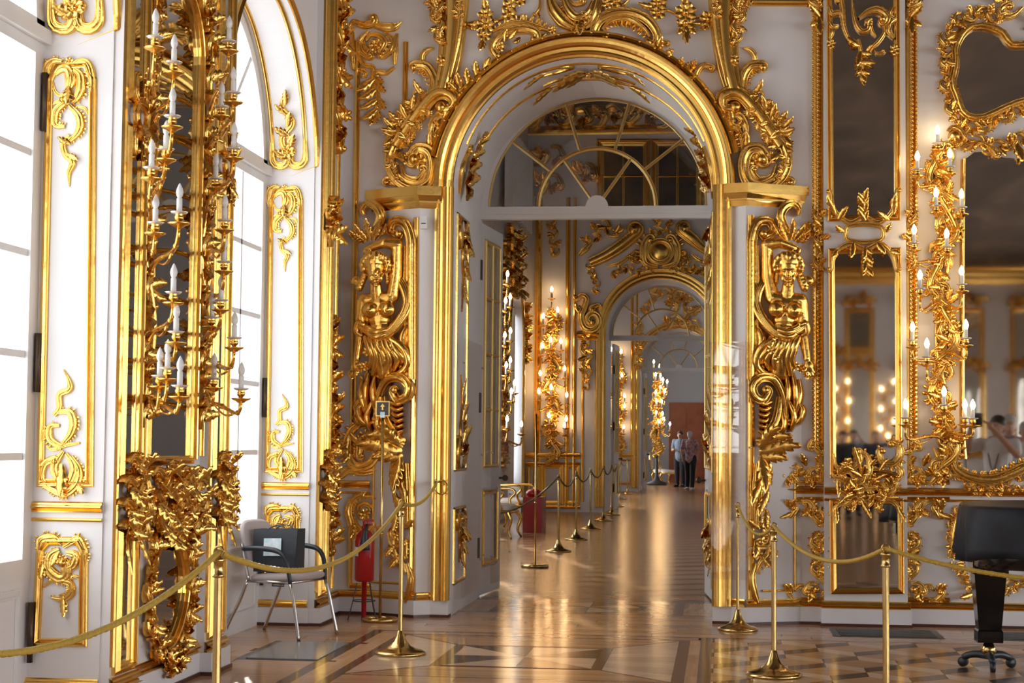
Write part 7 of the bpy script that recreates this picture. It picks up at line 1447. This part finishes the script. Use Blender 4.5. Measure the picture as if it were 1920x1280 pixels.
for i_, (x0, x1, y) in enumerate(((985, 1110, 225), (1110, 1230, 222), (1230, 1330, 226), (1000, 1060, 300), (1000, 1055, 350), (1085, 1112, 330))): C.strip([(x0, y), ((x0+x1)/2, y-8), (x1, y)], 34, seed=170+i_)
hz(S2w, 960, 1400, [(205, .3), (246, .2)], 'gilded cornice of the second room')
mb = MB(); ys = np.linspace(29.6, 33.6, 60); xs = -3.85+.05*np.sin(np.arange(60)*1.3); mb.grid(np.array([[(x, y, z) for x, y in zip(xs, ys)] for z in (5.6, 6.4, 7.2)])); single('window_curtain', mb, CURTAIN, 'white curtain of the upper window in the second room', 'curtain')
# ================================================================ FAR END OF THE HALL (seen in the mirrors)
SO = Surf((0, -43.0, 0), (0, 1, 0)); uo = lambda x: -x
t = thing('gilded_architrave', (3.1, -43, .1), 'gilded frame of the doorway at the opposite end of the hall', 'door frame')
part('arch_moulding', moulding(SO, np.concatenate([[(uo(3.1)-1.3, .1)], arc(uo(3.1), ZS, 1.3, 180, 0, 40), [(uo(3.1)+1.3, .1)]]), .3, .12, 'arch'), GOLDF, t, False)
mb = MB(); mb.add([(1.9, -43.5, 0), (4.3, -43.5, 0), (4.3, -43.5, 4.7), (1.9, -43.5, 4.7)], [(0, 1, 2, 3)]); struct('wall_beyond_opposite', mb, MATS['grey_paint'])
C = Carving('gilded_overdoor', Flat(SO, .03), (uo(3.1)*U, 4.9*U), 'gilded overdoor carving at the opposite end of the hall', gain=3.0)
for i_, (dz, w_) in enumerate(((5.0, 1.6), (5.5, 1.8), (6.1, 1.3), (6.7, .9))): C.strip([(uo(3.1-w_)*U, (dz-.3)*U), (uo(3.1)*U, dz*U), (uo(3.1+w_)*U, (dz-.3)*U)], 110, seed=130+i_)
for k_, xx in enumerate((-1.6, .6, 5.6, 7.8, 10.0, 12.2)):
    q = [(uo(xx)-.5, 1.2), (uo(xx)+.5, 1.2), (uo(xx)+.5, 6.9), (uo(xx)-.5, 6.9)]; t = thing('hall_mirror', (xx, -43, 1.2), ['first', 'second', 'third', 'fourth', 'fifth', 'sixth'][k_]+' gilt-framed mirror from the window side on the opposite end wall', 'mirror')
    pane_poly(SO, q, .03, MIRROR, t); part('frame', moulding(SO, q, .22, .12, 'frame', True), GOLDF, t, False)
    C = Carving('gilded_mirror_crest', Flat(SO, .05), (uo(xx)*U, 4.6*U), ['first', 'second', 'third', 'fourth', 'fifth', 'sixth'][k_]+' gilded mirror crest on the opposite end wall', gain=3.0)
    C.strip([((uo(xx)-.7)*U, 4.5*U), (uo(xx)*U, 4.8*U), ((uo(xx)+.7)*U, 4.5*U)], 90, seed=140+k_); C.strip([((uo(xx)-.6)*U, 7.1*U), (uo(xx)*U, 7.4*U), ((uo(xx)+.6)*U, 7.1*U)], 110, seed=150+k_); C.strip([((uo(xx)-.9)*U, 1.1*U), ((uo(xx)+.9)*U, 1.1*U)], 80, seed=160+k_)
for k_, xx in enumerate((1.35, 4.85, 6.7)):
    sconce(SO, ['first', 'second', 'third'][k_]+' lit sconce on the opposite end wall, seen only in the mirrors', uo(xx), 1.6, 4.0, [(uo(xx)+dx, z, .3) for dx, z in ((-.25, 4.0), (.25, 3.7), (-.3, 3.2), (.28, 2.9), (-.25, 2.4), (.3, 2.1), (0, 1.8))], True, seed=20+k_, scale=2.0, leaves=False, metric=True, far=True)
hzz = struct('trim_60', moulding(SO, [(-14, 1.05), (3.1, 1.05)], .14, .08), GOLDF, label='gilded dado rail of the opposite end wall')

# ================================================================ PEOPLE
SKIN = mat('skin', (.52, .29, .20), .5); DENIM = mat('dark_trousers', (.012, .013, .016), .8); WTEE = mat('white_tshirt', (.74, .74, .76), .85); GTEE = mat('grey_shirt', (.22, .26, .32), .85); FLORAL = mat('floral_blouse', (.55, .30, .30), .8, noise=((.10, .09, .12), 14.)); HGREY = mat('grey_hair', (.48, .45, .43), .6); HDARK = mat('dark_hair', (.03, .022, .018), .5); HBLOND = mat('light_hair', (.36, .24, .12), .5); SHOE = mat('white_shoes', (.66, .62, .62), .6); BTEE = mat('navy_top', (.03, .04, .075), .85); LANY = mat('lanyard_strap', (.01, .012, .02), .6)
def person(x, y, H, face, label, shirt, trouser, hair, shoe=None, pose='down', long_hair=False, vox=.014, lanyard=False, group=None, bag_=False):
    """standing figure; face = direction looked at (degrees, 90 = away from the camera towards the end wall)"""
    a = math.radians(face); f = np.array([math.cos(a), math.sin(a), 0]); s = np.array([-f[1], f[0], 0]); k = H/1.75; c = np.array([x, y, 0]); z_ = np.array([0, 0, 1.0])
    P = lambda fw, sd, h: c+(f*fw+s*sd+z_*h)*k
    t = thing('person', (x, y, 0), label, 'person', group)
    def cap(p0, r0, p1, r1): return (P(*p0), r0*k, P(*p1), r1*k)
    arms = {'down': (((0, .19, 1.42), (-.02, .235, 1.13), (.08, .23, .88)), ((0, -.19, 1.42), (-.02, -.235, 1.13), (.08, -.23, .88))),
            'photo': (((0, .19, 1.42), (.20, .28, 1.36), (.38, .16, 1.62)), ((0, -.19, 1.42), (.20, -.28, 1.30), (.38, -.08, 1.58))),
            'hold': (((0, .19, 1.42), (.03, .24, 1.14), (.24, .12, 1.12)), ((0, -.19, 1.42), (.03, -.24, 1.14), (.24, -.12, 1.16))),
            'step': (((0, .19, 1.42), (-.10, .235, 1.14), (-.02, .22, .90)), ((0, -.19, 1.42), (.06, -.235, 1.14), (.2, -.2, .95)))}[pose]
    st = .10 if pose == 'step' else 0.02
    body = [(P(0, 0, 1.625), np.array([.078, .078, .105])*k), (P(.03, 0, 1.575), np.array([.062, .058, .075])*k), (P(.10, 0, 1.60), np.array([.016, .016, .022])*k), (P(.085, 0, 1.555), np.array([.016, .024, .010])*k), (P(.0, .078, 1.60), np.array([.016, .012, .03])*k), (P(.0, -.078, 1.60), np.array([.016, .012, .03])*k),
            (P(.085, .03, 1.625), np.array([.012, .014, .009])*k), (P(.085, -.03, 1.625), np.array([.012, .014, .009])*k),
            cap((0, 0, 1.53), .055, (-.01, 0, 1.43), .062), cap((0, -.15, 1.405), .065, (0, .15, 1.405), .065), cap((0, 0, 1.33), .145, (0, 0, 1.12), .125), cap((0, 0, 1.12), .125, (0, 0, .96), .145), cap((0, -.06, .95), .12, (0, .06, .95), .12)]
    for sd, fw in ((1, st), (-1, -st)):
        body += [cap((0, sd*.09, .90), .095, (fw+.02, sd*.10, .50), .062), cap((fw+.02, sd*.10, .50), .062, (fw-.02, sd*.105, .10), .042), cap((fw-.03, sd*.105, .06), .042, (fw+.14, sd*.115, .04), .035)]
    for (sh, el, wr) in arms:
        sd = 1 if sh[1] > 0 else -1; d = np.array(wr)-np.array(el); d /= np.linalg.norm(d); hp = np.array(wr)+d*.05
        body += [cap(sh, .055, el, .042), cap(el, .042, wr, .030), (P(*hp), np.array([.036, .036, .046])*k)]
        for j in range(4):
            b0 = hp+d*.02+np.array([(j-1.5)*.016, 0, .0]); e0 = b0+d*(.075, .085, .08, .065)[j]+np.array([0, -sd*.015, -.012]); body.append(cap(tuple(b0), .0105, tuple(e0), .009))
        body.append(cap(tuple(hp), .012, tuple(hp+d*.03+np.array([.045, 0, .0])), .0095))
    bo = fuse('body', body, vox*k, SKIN, t, 3, t.location)
    sh_ = [cap((0, -.16, 1.405), .076, (0, .16, 1.405), .076), cap((0, 0, 1.34), .165, (0, 0, 1.12), .148), cap((0, 0, 1.12), .148, (0, 0, .93), .165), cap((0, -.06, .93), .128, (0, .06, .93), .128)]
    for (s0, el, wr) in arms: m = tuple(np.array(s0)+(np.array(el)-np.array(s0))*.72); sh_.append(cap(s0, .072, m, .062))
    fuse('shirt', sh_, vox*k, shirt, t, 3, t.location)
    tr = [cap((0, -.07, .93), .128, (0, .07, .93), .128)]
    for sd, fw in ((1, st), (-1, -st)): tr += [cap((0, sd*.09, .88), .112, (fw+.02, sd*.10, .50), .08), cap((fw+.02, sd*.10, .50), .08, (fw-.02, sd*.105, .09), .065)]
    fuse('trousers', tr, vox*k, trouser, t, 3, t.location)
    for sd, fw in ((1, st), (-1, -st)): fuse('shoe', [cap((fw-.04, sd*.105, .045), .045, (fw+.15, sd*.115, .038), .04), (P(fw+.05, sd*.11, .015), np.array([.11, .05, .02])*k)], .012*k, shoe or DENIM, t, 2, t.location)
    hr = [(P(-.018, 0, 1.655), np.array([.092, .092, .092])*k), (P(-.04, 0, 1.61), np.array([.075, .084, .09])*k)]
    if long_hair: hr += [cap((-.05, 0, 1.60), .085, (-.07, 0, 1.42), .07), cap((-.02, .07, 1.6), .03, (-.02, .08, 1.45), .025), cap((-.02, -.07, 1.6), .03, (-.02, -.08, 1.45), .025)]
    fuse('hair', hr, vox*k*.8, hair, t, 3, t.location)
    if lanyard:
        mb = MB(); mb.tube(crom([P(.02, .07, 1.46), P(.14, .06, 1.33), P(.165, 0, 1.12), P(.14, -.06, 1.33), P(.02, -.07, 1.46)], 24), .006*k, 6); part('lanyard', mb, LANY, t)
    return t, P
person(-.95, 52.2, 1.80, 75, 'person in a floral blouse and dark trousers walking away in the far room', FLORAL, DENIM, HGREY, SHOE, 'step')
person(-1.32, 54.8, 1.82, 250, 'person in a grey shirt standing in the far room, facing this way', GTEE, DENIM, HDARK, None, 'hold')
_, Pm = person(3.06, 7.6, 1.76, 118, 'man in a white T-shirt raising a camera, reflected in the great mirror', WTEE, DENIM, HDARK, None, 'photo', lanyard=True, vox=.010)
ph = thing('camera_phone', Pm(.46, .05, 1.62), 'phone held up by the man reflected in the great mirror', 'phone'); mb = MB(); c0 = np.array(Pm(.47, .05, 1.68)); mb.box(c0[0]-.04, c0[0]+.04, c0[1]-.006, c0[1]+.006, c0[2]-.075, c0[2]+.075); part('body', mb, BLACKP, ph, False); mb = MB(); mb.lathe([(0, 0), (.008, 0), (.008, .004), (0, .004)], (0, 0, 0), 8); part('lens', MB().ball((c0[0]+.025, c0[1]+.008, c0[2]+.055), .007, 8, 5), CHROME, ph)
person(3.42, 7.35, 1.70, 100, 'grey-haired woman in white with a lanyard, reflected in the great mirror', WTEE, BTEE, HGREY, None, 'down', lanyard=True, vox=.010)
person(3.45, 6.0, 1.80, 95, 'white-haired visitor behind the two reflected in the great mirror', FLORAL, DENIM, HGREY, None, 'down')
grp = 'visitors reflected in the pilaster mirror'
for xx, yv_, hh, shc, hc, lab, po in ((2.28, -5.6, 1.68, DENIM, HDARK, 'visitor in black at the left of the crowd in the pilaster mirror', 'down'), (2.60, -7.2, 1.72, GTEE, HDARK, 'visitor in grey photographing, in the crowd in the pilaster mirror', 'photo'), (2.95, -6.3, 1.70, BTEE, HBLOND, 'fair-haired visitor in navy in the crowd in the pilaster mirror', 'down'), (3.22, -5.4, 1.62, WTEE, HDARK, 'woman in white with long dark hair in the pilaster mirror', 'hold'), (3.62, -6.2, 1.72, GTEE, HDARK, 'visitor in grey at the right of the crowd in the pilaster mirror', 'hold')):
    person(xx, yv_, hh, 88, lab, shc, DENIM, hc, None, po, long_hair=hc is HDARK and shc is WTEE, vox=.02, group=grp)

for o_ in list(TMP.collection.objects): TMP.collection.objects.unlink(o_)
bpy.data.scenes.remove(TMP)
